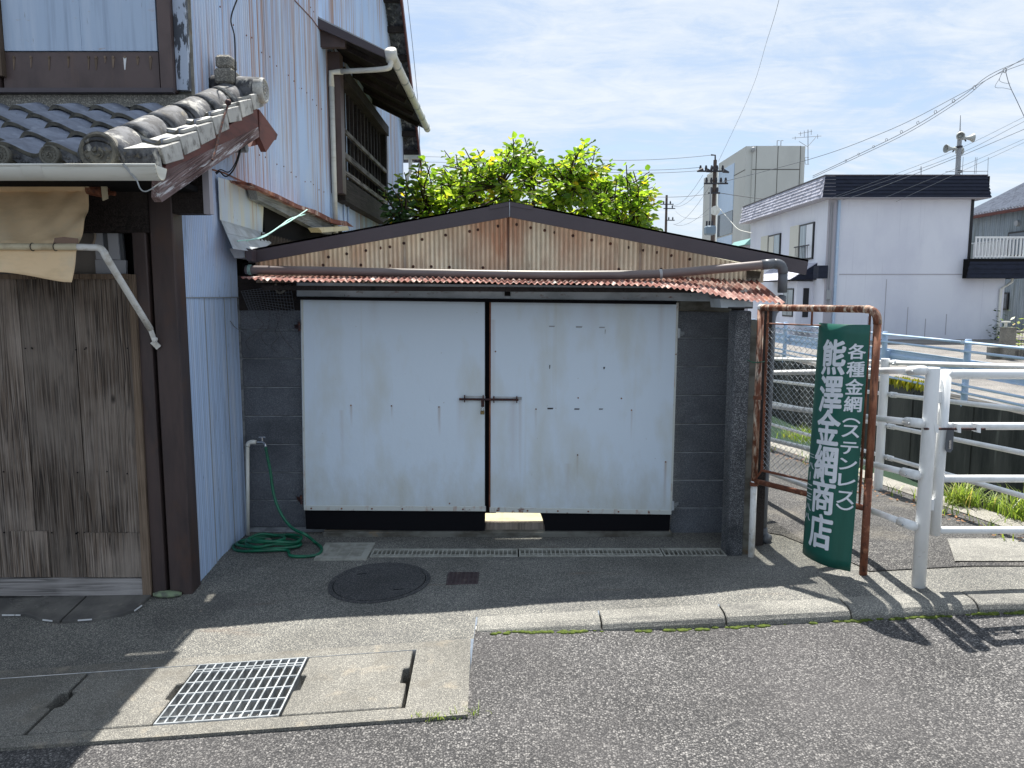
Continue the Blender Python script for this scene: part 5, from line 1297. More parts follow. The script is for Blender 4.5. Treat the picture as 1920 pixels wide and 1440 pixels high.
# ================================================================ SIGN, RUSTY FRAME, FENCES, GATE
FA, FB = Vector((1.557, 4.66, 0)), Vector((1.982, 4.03, 0))
fr_ = thing('rusty_frame', 'rusty pipe frame with diamond wire mesh standing by the shed corner', 'frame', (1.557, 4.66, 0))
FD = (FB - FA).normalized(); FL = (FB - FA).length
fp = lambda s, z: FA + FD * s + Vector((0, 0, z))
ZT = 1.628
MB().tube([fp(0, -.05), fp(0, .52)], .0205, 12).build('post', MT['white_chip'], fr_, smooth=True)
MB().tube([fp(0, .52), fp(0, ZT - .01)], .0205, 12).build('post', MT['rust_pipe'], fr_, smooth=True)
MB().tube([fp(-.005, ZT), fp(FL - .07, ZT)], .0205, 12).build('top_rail', MT['rust_pipe'], fr_, smooth=True)
MB().sphere(fp(0, ZT), .0225, 10, 8).build('corner_joint', MT['white_chip'], fr_, smooth=True)
MB().tube(arc(fp(FL - .07, ZT), fp(FL, ZT), fp(FL, ZT - .08), 8), .0225, 12).build('corner_bend', MT['rust_pipe'], fr_, smooth=True)
MB().tube([fp(FL, ZT - .07), fp(FL, .7)], .0205, 12).build('post', MT['rust_pipe_dark'], fr_, smooth=True)
MB().tube([fp(FL, .7), fp(FL, gz(FB.x, FB.y) - .04)], .0212, 12).build('post', MT['rust'], fr_, smooth=True)
MB().tube([fp(0, .52), fp(FL, .52)], .017, 10).build('bottom_rail', MT['rust'], fr_, smooth=True)
for z in (.5, 1.06): MB().tube([fp(0, z - .012), fp(0, z + .012)], .026, 10).build('clamp', MT['rust'], fr_)
i0, i1, z0_, z1_ = .055, FL - .045, .60, 1.53
mb = MB(); mb.tube([fp(i0, z0_), fp(i0, z1_), fp(i1, z1_), fp(i1, z0_), fp(i0, z0_)], .009, 6); mb.build('inner_frame', MT['rust_pipe_dark'], fr_)
mb = MB()
for a_, b_ in [(fp(s, z1_), fp(s, ZT)) for s in (i0, .36, i1)] + [(fp(i0, z0_), fp(0, .52)), (fp(i1, z0_), fp(i1, .52))]: MB().tube([a_, b_], .006, 6).build('stay_rod', MT['rust'], fr_)
mb = MB(); pit = .019; n = int((i1 - i0) / pit); mz = int((z1_ - z0_) / pit)
for k in range(n + 1):
    s = i0 + pit * k
    mb.tube([fp(min(i1, s + (pit if (j + k) % 2 else 0)), z0_ + pit * j) + Vector((0, .003 if j % 2 else -.003, 0)) for j in range(mz + 1)], .0015, 4, False)
stuff(mb.build('wire_mesh', MT['steel'], fr_))
P = [Vector((1.49, 4.72, 1.30)), Vector((1.52, 4.66, 1.285)), Vector((1.557, 4.635, 1.288)), Vector((1.60, 4.66, 1.292))]
tag(MB().tube(smoothpath(P, 4), .003, 5).build('twine', MT['hose'], origin=tuple(P[1])), 'green cord tying the rusty post to the pillar', 'cord')
# green curved sign
SG = [Vector((1.757, 4.33)), Vector((1.757, 4.26)), Vector((1.780, 4.16)), Vector((1.82, 4.09)), Vector((1.905, 4.02))]
SGp = smoothpath([Vector((p.x, p.y, 0)) for p in SG], 8)
SL = [0]
for p, q in zip(SGp, SGp[1:]): SL.append(SL[-1] + (q - p).length)
SLEN = SL[-1]; SZ0, SZ1 = .159, 1.545


def sgn(s, z, d=0.0):
    s = max(0, min(SLEN, s))
    for i in range(len(SL) - 1):
        if SL[i] <= s <= SL[i + 1] + 1e-9:
            t = (s - SL[i]) / (SL[i + 1] - SL[i]); p = SGp[i].lerp(SGp[i + 1], t); tg = (SGp[i + 1] - SGp[i]).normalized(); break
    nrm = Vector((tg.y, -tg.x, 0))
    k = (z - SZ0) / (SZ1 - SZ0)
    return Vector((p.x + .034 * k, p.y, z)) + nrm * d


sgt = thing('shop_sign', 'curved dark green sign with white Japanese lettering hung on the rusty frame', 'sign', (1.83, 4.15, .16))
mb = MB().grid(lambda a, b: sgn(SLEN * a, SZ0 + (SZ1 - SZ0) * b), 32, 24)
mb.build('sign_plate', MT['sign_green'], sgt, smooth=True, solid=.004)
dg_cache = {}


def glyph(ch, bold):
    if (ch, bold) in dg_cache: return dg_cache[(ch, bold)]
    cu = bpy.data.curves.new('glyph', 'FONT'); cu.body = ch; cu.size = 1; cu.offset = bold; cu.resolution_u = 4; cu.fill_mode = 'FRONT'
    ob = bpy.data.objects.new('glyph', cu); COL.objects.link(ob)
    dg = bpy.context.evaluated_depsgraph_get(); me = bpy.data.meshes.new_from_object(ob.evaluated_get(dg))
    bpy.data.objects.remove(ob)
    bm = bmesh.new(); bm.from_mesh(me); bmesh.ops.triangulate(bm, faces=bm.faces)
    for _ in range(2): bmesh.ops.subdivide_edges(bm, edges=[e for e in bm.edges if e.calc_length() > .12], cuts=1); bmesh.ops.triangulate(bm, faces=bm.faces)
    vs = [v.co.copy() for v in bm.verts]; fs = [tuple(v.index for v in f.verts) for f in bm.faces]; bm.free()
    dg_cache[(ch, bold)] = (vs, fs); return vs, fs


zsg = lambda py, Y=4.13: U(1570, py, Y).z


def column(chars, s0, s1, bold, name):
    for ch, ya, yb in chars:
        mb = MB()
        rot = ch in '(（）)｜ー'
        vs, fs = glyph(ch, 0)
        if not vs: continue
        ax, bx = min(v.x for v in vs), max(v.x for v in vs); ay, by = min(v.y for v in vs), max(v.y for v in vs)
        za, zb = zsg(ya), zsg(yb)
        for q in range(9 if bold else 1):   # heavy brush strokes: the same outline laid again a hair to each side
            du, dw = (bold * math.cos(q * .7854), bold * math.sin(q * .7854)) if q < 8 and bold else (0, 0)
            out = []
            for v in vs:
                u, w = (v.x - ax) / max(1e-6, bx - ax), (v.y - ay) / max(1e-6, by - ay)
                if ch in '(（)）': u, w = 1 - w, 1 - u      # vertical writing turns the bracket
                a0, a1 = (s0, s1) if ch != '｜' else ((s0 + s1) / 2 - .004, (s0 + s1) / 2 + .004)
                out.append(sgn(a0 + (a1 - a0) * (u + du), zb + (za - zb) * (w + dw * .7 + .07 * (u - .5)), .0030 + .00012 * q))
            mb.add(out, fs)
        mb.build('letter', MT['sign_white'], sgt)


column([('熊', 638, 703), ('澤', 707, 775), ('金', 771, 835), ('網', 838, 905), ('商', 902, 965), ('店', 968, 1031)], .084, .248, .034, 'lettering')
column([('各', 643, 671), ('種', 676, 704), ('金', 708, 736), ('網', 740, 768), ('（', 780, 789), ('ス', 793, 815), ('テ', 824, 846), ('ン', 854, 875), ('レ', 883, 905), ('ス', 915, 937), ('）', 939, 949)], .264, .352, .028, 'lettering')
column([('二', 862, 868), ('八', 879, 890), ('｜', 897, 912), ('二', 921, 930), ('三', 938, 950), ('八', 958, 970), ('八', 977, 989)], .004, .074, .02, 'lettering')
for (s, z) in ((.33, 1.30), (.34, .62)): MB().disc(sgn(s, z, .002), (.3, -1, 0), .004, .003, 6).build('sign_rivet', MT['steel'], sgt)

RR = .0185


def fence(name, label, X, posts, zr, y0, y1, pr=.036):
    f = thing(name, label, 'fence', (X, posts[0], gz(X, posts[0])))
    for y in posts:
        zt = zr(y, 0) + .035
        MB().tube([(X, y, gz(X, y) - .1), (X, y, zt - .004), (X, y, zt)], [pr, pr, pr * .92], 16).build('post', MT['fence_white'], f, smooth=False)
    P = sorted(posts)
    for i in range(4):
        for a, b in zip([y0] + P, P + [y1]):
            if b - a < .15: continue
            MB().tube([(X + (.045 if 'edge' in label else -.045), t_, zr(t_, i)) for t_ in (a, b)], RR, 12).build('rail', MT['fence_white'], f, smooth=True)
        for y in P:
            sx = .045 if 'edge' in label else -.045
            for s in (-1, 1):
                if (s < 0 and y - y0 < .15) or (s > 0 and y1 - y < .15): continue
                a = y + s * .035; b = y + s * .12
                MB().tube([(X + sx, a, zr(a, i)), (X + sx, b, zr(b, i))], RR + .006, 12).build('rail_socket', MT['fence_white'], f, smooth=True)
                MB().tube([(X + sx - .02, y + s * .10, zr(y, i)), (X + sx - .034, y + s * .10, zr(y, i))], [.008, .003], 8).build('bolt_cap', MT['steel'], f)
    return f


fence('canal_fence', 'white pipe fence along the canal edge beyond the path', 3.22, [3.37, 6.37, 9.37, 12.37, 15.37], lambda y, i: 1.13 - .073 * (y - 6.37) - .2757 * i, 3.3, 18)
# fence on the shed side ends at the big gate post
nf = fence('path_fence', 'white pipe fence on the shed side of the path', 2.165, [6.85, 9.85], lambda y, i: 1.305 - .108 * (y - 3.93) - .2757 * i, 3.85, 12)
gp_ = G(1722, 1099)
ga_ = thing('path_gate', 'white tubular gate with slide bolt closing the canal path', 'gate', gp_)
ztop = U(1745, 689, gp_.y).z
gp0 = Vector((gp_.x, gp_.y, 0))
MB().tube([gp0 + Vector((0, 0, gp_.z - .1)), gp0 + Vector((0, 0, ztop - .005)), gp0 + Vector((0, 0, ztop))], [.035, .035, .033], 20).build('gate_post', MT['fence_white'], ga_, smooth=True)
for i in range(4):
    z = 1.305 - .108 * (3.80 - 3.93) - .2757 * i
    MB().tube([(2.12, 3.93, z - .014), (2.122, 3.80, z)], RR + .007, 12).build('rail_socket', MT['fence_white'], ga_, smooth=True)
    MB().tube([(2.12, 3.87, z - .006), (2.088, 3.855, z - .012)], [.011, .003], 10).build('bolt_cap', MT['steel'], ga_)
YG2 = gp_.y + .02
gs0, gs1 = U(1758, 696, YG2), U(1752, 996, YG2); gx_ = U(1764, 846, YG2).x
GR = .026
lf = thing('gate_leaf', 'x', 'gate') if False else None
gl2 = ga_
zr_ = [U(1850, y, YG2).z for y in (702, 799, 897.5, 994)]
MB().tube([(gx_, YG2, zr_[3] - GR), (gx_, YG2, zr_[0] + GR)], GR, 14).build('gate_stile', MT['fence_white'], ga_, smooth=True)
MB().tube([(3.17, YG2, zr_[3] - GR), (3.17, YG2, zr_[0] + GR)], GR, 14).build('gate_stile', MT['fence_white'], ga_, smooth=True)
for i, z in enumerate(zr_): MB().tube([(gx_, YG2, z), (3.17, YG2, z)], GR if i in (0,) else .02, 14).build('gate_rail', MT['fence_white'], ga_, smooth=True)
for z in (zr_[0] - .12, zr_[2] - .14): MB().box(gp_.x + .03, gx_ - .015, YG2 - .012, YG2 + .012, z - .03, z + .03).build('stop_plate', MT['fence_white'], ga_)
yb2 = YG2 - .045
MB().tube([U(1733, 804, yb2), U(1847, 804.5, yb2)], .0062, 8).build('slide_bolt', MT['iron'], ga_)
for px in (1755, 1797, 1834): MB().prism([U(px - 3, 795, yb2 - .012), U(px + 5, 797, yb2 - .012), U(px + 5, 812, yb2 - .012), U(px - 1, 811, yb2 - .012)], (0, .05, 0)).build('bolt_guide', MT['fence_white'], ga_)
MB().prism([U(1776, 806, yb2 - .004), U(1789, 806, yb2 - .004), U(1787, 842, yb2 - .004), U(1782, 849, yb2 - .004), U(1775, 847, yb2 - .004), U(1772, 842, yb2 - .004)], (0, .006, 0)).build('lock_plate', MT['pipe_grey'], ga_, bevel=.001)
MB().prism([U(1780, 826, yb2 - .008), U(1784, 825, yb2 - .008), U(1783, 842, yb2 - .008), U(1779, 842, yb2 - .008)], (0, .004, 0)).build('lock_shackle', MT['chrome'], ga_)
# pale blue guardrail on the far bank
bg_ = thing('blue_guardrail', 'pale blue guardrail with pipe rails and beam on the far canal bank', 'guardrail', (8.3, 13.4, -.18))
XB = 8.25
pys = [7.4 + 3 * i for i in range(12)]
for y in pys: MB().tube([(XB, y, -.3), (XB, y, .905), (XB, y, .925)], [.057, .057, .048], 14).build('post', MT['fence_blue'], bg_, smooth=False)
for h_ in (1.05, .89, .27, .14):
    for a, b in zip(pys, pys[1:]): MB().tube([(XB - .075, a + .02, -.18 + h_), (XB - .075, b - .02, -.18 + h_)], .024, 8).build('rail', MT['fence_blue'], bg_, smooth=True)
    for y in pys: MB().bar((XB - .09, y - .05, -.18 + h_), (XB - .09, y + .05, -.18 + h_), .03, .05).build('rail_clip', MT['dark_metal'] if y == 99 else MT['fence_blue'], bg_)
wp = [(0, 0), (.03, .03), (.03, .09), (0, .13), (0, .17), (.03, .21), (.03, .27), (0, .30)]
for a, b in zip(pys, pys[1:]):
    mb = MB(); n = len(wp)
    mb.v = [(XB + .11 + dx, y, -.18 + .42 + dz) for y in (a, b) for dx, dz in wp]; mb.f = [(i, i + 1, n + i + 1, n + i) for i in range(n - 1)]
    mb.build('beam', MT['fence_blue'], bg_, smooth=False, solid=.006)
for y in pys: MB().box(XB, XB + .1, y - .05, y + .05, .28, .50).build('beam_bracket', MT['fence_blue'], bg_)
# grass tufts along the canal edge, leaf litter


def blade(mb, p, L, az, lean, w=.0042):
    p = Vector(p); d = Vector((math.cos(az), math.sin(az), 0)); s = Vector((-d.y, d.x, 0)) * w
    pts = [p + d * (lean * L * t * t) + Vector((0, 0, L * (t - .42 * lean * t * t))) for t in (0, .35, .7, 1)]
    o = len(mb.v)
    for i, q in enumerate(pts):
        k = (1, .9, .6, .06)[i]
        mb.v += [tuple(q - s * k), tuple(q + s * k)]
    mb.f += [(o + 2 * i, o + 2 * i + 1, o + 2 * i + 3, o + 2 * i + 2) for i in range(3)]


def tuft(p, n, L, spread, label):
    mb = MB()
    for _ in range(n): blade(mb, Vector(p) + Vector((rnd.gauss(0, spread), rnd.gauss(0, spread * 1.3), 0)), L * rnd.uniform(.5, 1.1), rnd.uniform(0, 6.28), rnd.uniform(.15, .95))
    return tag(mb.build('grass_tuft', MT['grass'], origin=tuple(p)), label, 'grass tuft', 'grass tufts along the canal edge')


for (px, py, n, L, sp_, lb) in ((1808, 950, 190, .26, .05, 'tall bright grass tuft behind the gate stile, leftmost of those by the gate'), (1862, 958, 60, .19, .035, 'small grass tuft between two larger ones behind the gate'), (1915, 975, 170, .27, .06, 'grass tuft at the frame edge behind the gate'), (1790, 948, 50, .16, .03, 'short grass tuft close against the gate stile'),
                              (1505, 828, 120, .26, .07, 'grass tuft behind the wire mesh at the canal edge'), (1408, 800, 90, .26, .06, 'grass tuft seen between pillar and rusty post'), (1480, 822, 70, .22, .06, 'low grass seen through the middle of the wire mesh')):
    q = G(px, py); tuft((q.x, q.y, q.z), n, L, sp_, lb)
mb = MB()
for i in range(70):
    y = 4.6 + 12 * rnd.random() ** 1.6; p = Vector((3.2 + rnd.uniform(-.05, .2), y, pz(y) + .012)); 
    for _ in range(3): blade(mb, p + Vector((rnd.gauss(0, .02), rnd.gauss(0, .03), 0)), rnd.uniform(.05, .14), rnd.uniform(0, 6.28), rnd.uniform(.2, 1))
tag(mb.build('verge_grass', MT['grass']), 'sparse grass along the canal edge', 'grass', kind='stuff')
mb = MB()
for i in range(420):
    y = 4.5 + 9 * rnd.random(); x = 3.18 + rnd.gauss(0, .07); z = gz(x, y) + .016 + rnd.random() * .01
    a = rnd.uniform(0, 6.28); d = Vector((math.cos(a), math.sin(a), rnd.uniform(-.3, .3))) * rnd.uniform(.012, .028); s = Vector((-d.y, d.x, 0)) * .45
    c = Vector((x, y, z)); mb.add([c - d, c + s, c + d, c - s], [(0, 1, 2, 3)])
tag(mb.build('leaf_litter', MT['dry_leaf']), 'dry leaves lying along the path edge', 'leaves', kind='stuff')
mb = MB()
for i in range(420):
    y = rnd.uniform(14.2, 16.0); p = Vector((8.28 + rnd.gauss(0, .06), y, -.19)); a = rnd.uniform(0, 6.28)
    c = p + Vector((0, 0, rnd.uniform(.01, .13) * (1 - .3 * abs(y - 15)))); d = Vector((math.cos(a), math.sin(a), rnd.uniform(-.5, .8))) * .035; s = Vector((-d.y, d.x, .2)) * .5
    mb.add([c - d, c + s, c + d, c - s], [(0, 1, 2, 3)])
tag(mb.build('weed_clump', MT['weed'], origin=(8.28, 15, -.19)), 'yellow-green weeds growing on top of the far canal wall', 'weeds')
for i, (px, py, n, L) in enumerate(((800, 1338, 40, .035), (885, 1330, 14, .05), (838, 1338, 18, .03))):
    q = G(px, py, -.03, rz) if False else G(px, py + 11, -.012); mb = MB()
    for _ in range(n): blade(mb, q + Vector((rnd.gauss(0, .03), rnd.gauss(0, .008), .0)), L * rnd.uniform(.5, 1.2), rnd.uniform(0, 6.28), rnd.uniform(.3, 1), .0022)
    tag(mb.build('weed_sprout', MT['grass'], origin=tuple(q)), ('tiny weeds in the asphalt seam below the end slab', 'tiny weed at the right front corner of the end slab', 'sparse tiny weeds midway along the end slab front')[i], 'weed', 'weeds in the asphalt seam')
# ================================================================ TREE BEHIND THE SHED


def leaf_pts(L, w):
    return [(0, 0, 0), (w, L * .38, .018 * L * 10 * .1), (w * .72, L * .74, 0), (0, L, -.012), (-w * .72, L * .74, 0), (-w, L * .38, .018 * L), (0, L * .45, -.10 * L)]


LF = [(0, 1, 6), (1, 2, 6), (2, 3, 6), (3, 4, 6), (4, 5, 6), (5, 0, 6)]


def tree(name, label, cat, base, ends, mat, Lr, per, limbs, nsingle, trunk_r=.09):
    t = thing(name, label, cat, base); base = Vector(base)
    tb = MB(); top = base + Vector((0, 0, limbs[0][2] - base.z))
    tb.tube(smoothpath([base, base.lerp(top, .5) + Vector((.05, .03, 0)), top], 3), [trunk_r * (1 - .06 * i) for i in range(7)], 10)
    nodes = [top]
    for l in limbs[1:]:
        l = Vector(l); m_ = top.lerp(l, .5) + Vector((rnd.uniform(-.1, .1), rnd.uniform(-.1, .1), .12))
        path = smoothpath([top, m_, l], 4); tb.tube(path, [trunk_r * .6 * (1 - .09 * i) for i in range(len(path))], 7); nodes += path
    leaves = []
    for e_ in ends:
        e_ = Vector(e_); src = min(nodes, key=lambda p: (p - e_).length)
        m_ = src.lerp(e_, .55) + Vector((rnd.uniform(-.08, .08), rnd.uniform(-.08, .08), rnd.uniform(-.02, .1)))
        path = smoothpath([src, m_, e_], 4); n = len(path)
        tb.tube(path, [.012 * (1 - .8 * i / n) + .002 for i in range(n)], 4, False)
        for k in range(per):
            s = .35 + .65 * k / (per - 1); j = min(n - 2, int(s * (n - 1))); p = path[j].lerp(path[j + 1], s * (n - 1) - j)
            d = (path[j + 1] - path[j]).normalized(); az = k * 2.4 + rnd.random()
            out = Vector((math.cos(az), math.sin(az), rnd.uniform(-.65, .3)))
            dirv = (d * .5 + out).normalized()
            up = Vector((rnd.gauss(0, .75), rnd.gauss(-.35, .75), .8)).normalized()
            r = dirv.cross(up).normalized(); up = r.cross(dirv)
            leaves.append((p + out * .03, dirv, r, up, rnd.uniform(*Lr)))
    tb.build('trunk', MT['bark'], t, smooth=True)
    leaves.sort(key=lambda l: (l[0] - Vector((0, 0, CAMZ))).length)
    base_me = bpy.data.meshes.new('leaf'); base_me.from_pydata(leaf_pts(.10, .031), [], LF); base_me.materials.append(mat)
    step = max(1, len(leaves) // 2 // max(1, nsingle))
    single = set(range(0, step * nsingle, step)); mb = MB()
    for i, (p, d, r, u, L) in enumerate(leaves):
        if i in single:
            o = bpy.data.objects.new('leaf', base_me); COL.objects.link(o); o.parent = t
            M4 = Matrix(((r.x, d.x, u.x, 0), (r.y, d.y, u.y, 0), (r.z, d.z, u.z, 0), (0, 0, 0, 1)))
            o.rotation_euler = M4.to_euler(); o.location = p - WL[t.name]; o.scale = (L / .1,) * 3
        else:
            mb.add([p + r * x + d * y + u * z for x, y, z in leaf_pts(L, L * .31)], LF)
    stuff(mb.build('crown', mat, t))
    return t


def ctop(x):  # height of the crown's outline across it
    K = [(-1.62, 2.9), (-1.45, 3.3), (-1.25, 3.5), (-.9, 3.6), (-.4, 3.64), (-.05, 3.66), (.05, 3.72), (.25, 3.72), (.45, 3.6), (.8, 3.58), (.95, 3.66), (1.1, 3.66), (1.25, 3.52), (1.55, 3.36), (1.78, 3.12), (1.95, 2.8)]
    for p, q in zip(K, K[1:]):
        if p[0] <= x <= q[0]: return p[1] + (q[1] - p[1]) * (x - p[0]) / (q[0] - p[0])
    return 2.8


ends = []
while len(ends) < 440:
    x = rnd.uniform(-1.52, 1.9); zt = ctop(x) - .09; z = zt - 1.05 * rnd.random() ** 1.15; y = 10.0 + rnd.uniform(-1.0, 1.0) * (1 - .25 * abs(x - .2) / 1.8)
    if z < 2.0: continue
    if mn.noise((x * 2.6, y * 1.2, z * 3.0)) < -.62: continue
    ends.append((x, y, z))
for (px, py) in ((984, 258), (968, 262), (1000, 268), (955, 275), (1098, 262), (1110, 266), (1118, 280), (1085, 282), (1076, 285), (833, 282), (872, 280), (1228, 350), (1232, 362), (1222, 330), (1218, 322), (790, 300), (1205, 410), (1215, 424)): ends.append(tuple(U(px, py, 9.8 + rnd.uniform(-.4, .4))))
limbs = [(.1, 10.0, 2.0), (-1.1, 9.9, 2.75), (-.6, 10.4, 3.1), (-.15, 9.6, 3.05), (.3, 10.3, 3.2), (.75, 9.8, 3.05), (1.2, 10.2, 2.95), (1.55, 9.8, 2.7), (-1.3, 10.2, 2.4), (1.7, 10.1, 2.4)]
tree('persimmon_tree', 'leafy yellow-green tree rising behind the shed roof', 'tree', (.1, 10.0, -.4), ends, MT['leaf'], (.085, .13), 13, limbs, 290)
e2 = [(rnd.uniform(-1.52, -1.3), rnd.uniform(9.0, 9.5), rnd.uniform(2.3, 3.05)) for _ in range(16)]
tree('shrub', 'dark-leaved shrub against the far end of the blue wall', 'shrub', (-1.45, 9.3, -.2), e2, MT['leaf_dark'], (.09, .12), 8, [(-1.45, 9.3, 1.6), (-1.42, 9.2, 2.3), (-1.35, 9.3, 2.6)], 30, .03)

# ================================================================ BUILDINGS BEYOND THE CANAL
HY, HX0, HX1, HX2 = 32.4, 13.55, 19.7, 21.35
ZG = -.18
wh = thing('white_house', 'pale lilac rendered house with navy mansard band and balcony', 'house', (HX0, HY, ZG))
HT = 5.85; HB = 42.8
MB().box(HX0, HX1, HY, HB, ZG - .2, HT).build('wall', MT['lilac'], wh)
MB().box(HX1, HX2, HY + .001, HB - 4, ZG - .2, 2.7).build('wing_wall', MT['lilac'], wh)
for z in (2.63,): MB().box(HX0 + .6, HX1 - .2, HY - .012, HY, z - .02, z + .02).build('wall_joint', MT['grey_trim'], wh)
for x, za, zb_ in ((15.5, .1, 1.0), (17.2, .2, 1.4), (18.0, .1, .9), (16.2, .2, 2.6), (18.9, .2, 1.1)): MB().box(x, x + .03, HY - .008, HY, ZG + za, ZG + zb_).build('wall_crack', MT['grey_trim'], wh)
MB().box(HX0 - .02, HX0 + .32, HY - .06, HY + .0, ZG, HT).build('corner_pilaster', MT['grey_trim'], wh)
MB().tube([(HX0 + .42, HY - .09, ZG), (HX0 + .42, HY - .09, HT - .1)], .06, 10).build('downpipe', MT['fence_blue'], wh)
mb = MB()
for dx in (.08, .17): mb.tube([(HX0 + dx, HY - .09, HT - .2), (HX0 + dx, HY - .09, 1.0)], .018, 5)
mb.box(HX0 + .05, HX0 + .24, HY - .16, HY - .06, 1.55, 1.95); mb.build('service_conduit', MT['pole_grey'], wh)
MB().tube([(HX1 + 1.45, HY - .08, ZG), (HX1 + 1.45, HY - .08, 2.0), (HX1 + 1.9, HY - .08, 2.3), (HX1 + 1.9, HY - .08, 2.6)], .055, 8).build('downpipe', MT['pvc_white'], wh)
# mansard band of shingles
O = .5; zb_, zt2 = HT - .02, HT + .88; ins_ = .14
ms = MB().prism([(HX0 - O + ins_ + .1, HY - O + ins_ + .1, zb_), (HX1 + O, HY - O + ins_ + .1, zb_), (HX1 + O, HB + O, zb_), (HX0 - O + ins_ + .1, HB + O, zb_)], (0, 0, .9)).build('mansard_core', MT['dark_int'], wh)
MB().box(HX0 - O + .02, HX1 + O - .02, HY - O + .02, HB + O, zb_ - .03, zb_).build('soffit', MT['grey_trim'], wh)
rows = 6; P0 = Vector((HX0 - O, HY - O, zb_)); 
for k in range(rows):
    z0, z1 = zb_ + (zt2 - zb_) * k / rows, zb_ + (zt2 - zb_) * (k + 1) / rows
    o0, o1 = -O + ins_ * k / rows, -O + ins_ * (k + 1) / rows + .012
    MB().hexa([(HX0 + o0, HY + o0, z0), (HX1 - o0, HY + o0, z0), (HX1 - o0, HY + .1, z0), (HX0 + .2, HY + .1, z0), (HX0 + o1 + .02, HY + o1 + .02, z1), (HX1 - o1 - .02, HY + o1 + .02, z1), (HX1 - o1, HY + .1, z1), (HX0 + .2, HY + .1, z1)]).build('shingle_course', MT['navy'], ms)
    mb = MB(); y = HY + o0 + .05; first = True
    while y < HB + O - .1:
        w = .15 if first and k % 2 else .30; e_ = rnd.uniform(.0, .012) + (.02 if first else 0); first = False
        mb.hexa([(HX0 + o0 + e_, y, z0), (HX0 + .1, y, z0), (HX0 + .1, y + w, z0), (HX0 + o0 + e_, y + w, z0), (HX0 + o1 + .02, y, z1), (HX0 + .1, y, z1), (HX0 + .1, y + w, z1), (HX0 + o1 + .02, y + w, z1)]); y += w + .012
    mb.build('shingle_course', MT['slate'], ms)
MB().box(HX0 - O + ins_, HX1 + O - ins_, HY - O + ins_, HB + O, zt2, zt2 + .05).build('roof_coping', MT['fascia'], ms)
MB().box(16.0, 17.0, HY + 2, HY + 3, zt2, zt2 + .25).build('roof_hatch', MT['grey_trim'], wh)


def side_window(pts_px, shutter_px, nm='window'):
    """window on the house side facing the camera's left: outline in view -> plane X = HX0"""
    a, b = [UX(*p, HX0) for p in pts_px]; y0, y1 = min(a.y, b.y), max(a.y, b.y); z0, z1 = min(a.z, b.z), max(a.z, b.z)
    w = MB().box(HX0 - .06, HX0 - .002, y0, y1, z0, z1).build(nm, MT['alu_black'], wh)
    return w, y0, y1, z0, z1


for (nr, fr2, zlo, zhi, sh0, sh1) in ((33.75, 35.35, 3.35, 5.0, 35.4, 36.5), (37.9, 39.6, 3.55, 4.85, 39.65, 40.7)):
    w = MB().box(HX0 - .07, HX0 - .002, nr, fr2, zlo, zhi).build('window', MT['alu_black'], wh)
    m_ = (nr + fr2) / 2
    big = nr < 35
    MB().box(HX0 - .078, HX0 - .07, nr + .08, m_ - .03, zlo + .08, zhi - .08).build('pane', MT['glass_l'] if not big else MT['sign_white'], w)
    MB().box(HX0 - .078, HX0 - .07, m_ + .03, fr2 - .10, zlo + .08, zhi - .08).build('pane', MT['glass_l'] if big else MT['shutter'], w)
    s = MB().box(HX0 - .10, HX0 - .002, sh0, sh1, zlo - .02, zhi + .02).build('shutter_box', MT['shutter'], w)
    mb = MB()
    for i in range(14): mb.box(HX0 - .106, HX0 - .1, sh0 + .04, sh1 - .04, zlo + (zhi - zlo) * i / 14, zlo + (zhi - zlo) * (i + .75) / 14)
    if big:
        rl = MB().bar((HX0 - .25, nr - .05, zlo + .62), (HX0 - .25, fr2 + .1, zlo + .62), .04, .05)
        for i in range(9): rl.bar((HX0 - .25, nr + .1 + i * .18, zlo + .02), (HX0 - .25, nr + .1 + i * .18, zlo + .6), .015, .015)
        rl.build('guard_rail', MT['dark_metal'], w)
# entrance canopy and ground-floor bay on that side
a = UX(1520, 512, HX0 - .9)
bay = MB().box(HX0 - .75, HX0 - .001, 33.6, 35.6, .15, 2.35).build('bay', MT['lilac'], wh)
MB().box(HX0 - .78, HX0 - .751, 33.9, 35.2, .75, 2.05).build('bay_window', MT['alu_black'], bay)
MB().box(HX0 - .79, HX0 - .781, 33.97, 34.5, .82, 1.98).build('pane', MT['glass_l'], bay)
MB().box(HX0 - .79, HX0 - .781, 34.56, 35.13, .82, 1.98).build('pane', MT['glass_l'], bay)
MB().box(HX0 - .45, HX0 - .2, 33.57, 33.599, .75, 2.05).build('bay_window', MT['alu_black'], bay)
mb = MB(); mb.prism([(HX0 - .001, 33.3, 3.15), (HX0 - 1.15, 33.3, 2.42), (HX0 - .001, 33.3, 2.42)], (0, 5.5, 0)); mb.build('canopy_roof', MT['navy'], bay)
for k in range(4):
    f0, f1 = k / 4, (k + 1) / 4; mb = MB(); y = 33.3
    while y < 38.5:
        A0 = Vector((HX0 - 1.17 * (1 - f0), y, 2.42 + .74 * f0)); A1 = Vector((HX0 - 1.17 * (1 - f1) + .02, y, 2.42 + .74 * f1)); d = Vector((0, .4, 0)); mb.prism([A0, A1, A1 + d, A0 + d], (-.02, 0, .02)); y += .42
    mb.build('shingle_course', MT['slate'], bay)
MB().box(HX0 - .4, HX0 + .0, HY - .25, HY + .3, 2.45, 3.0).build('meter_hood', MT['navy'], wh)
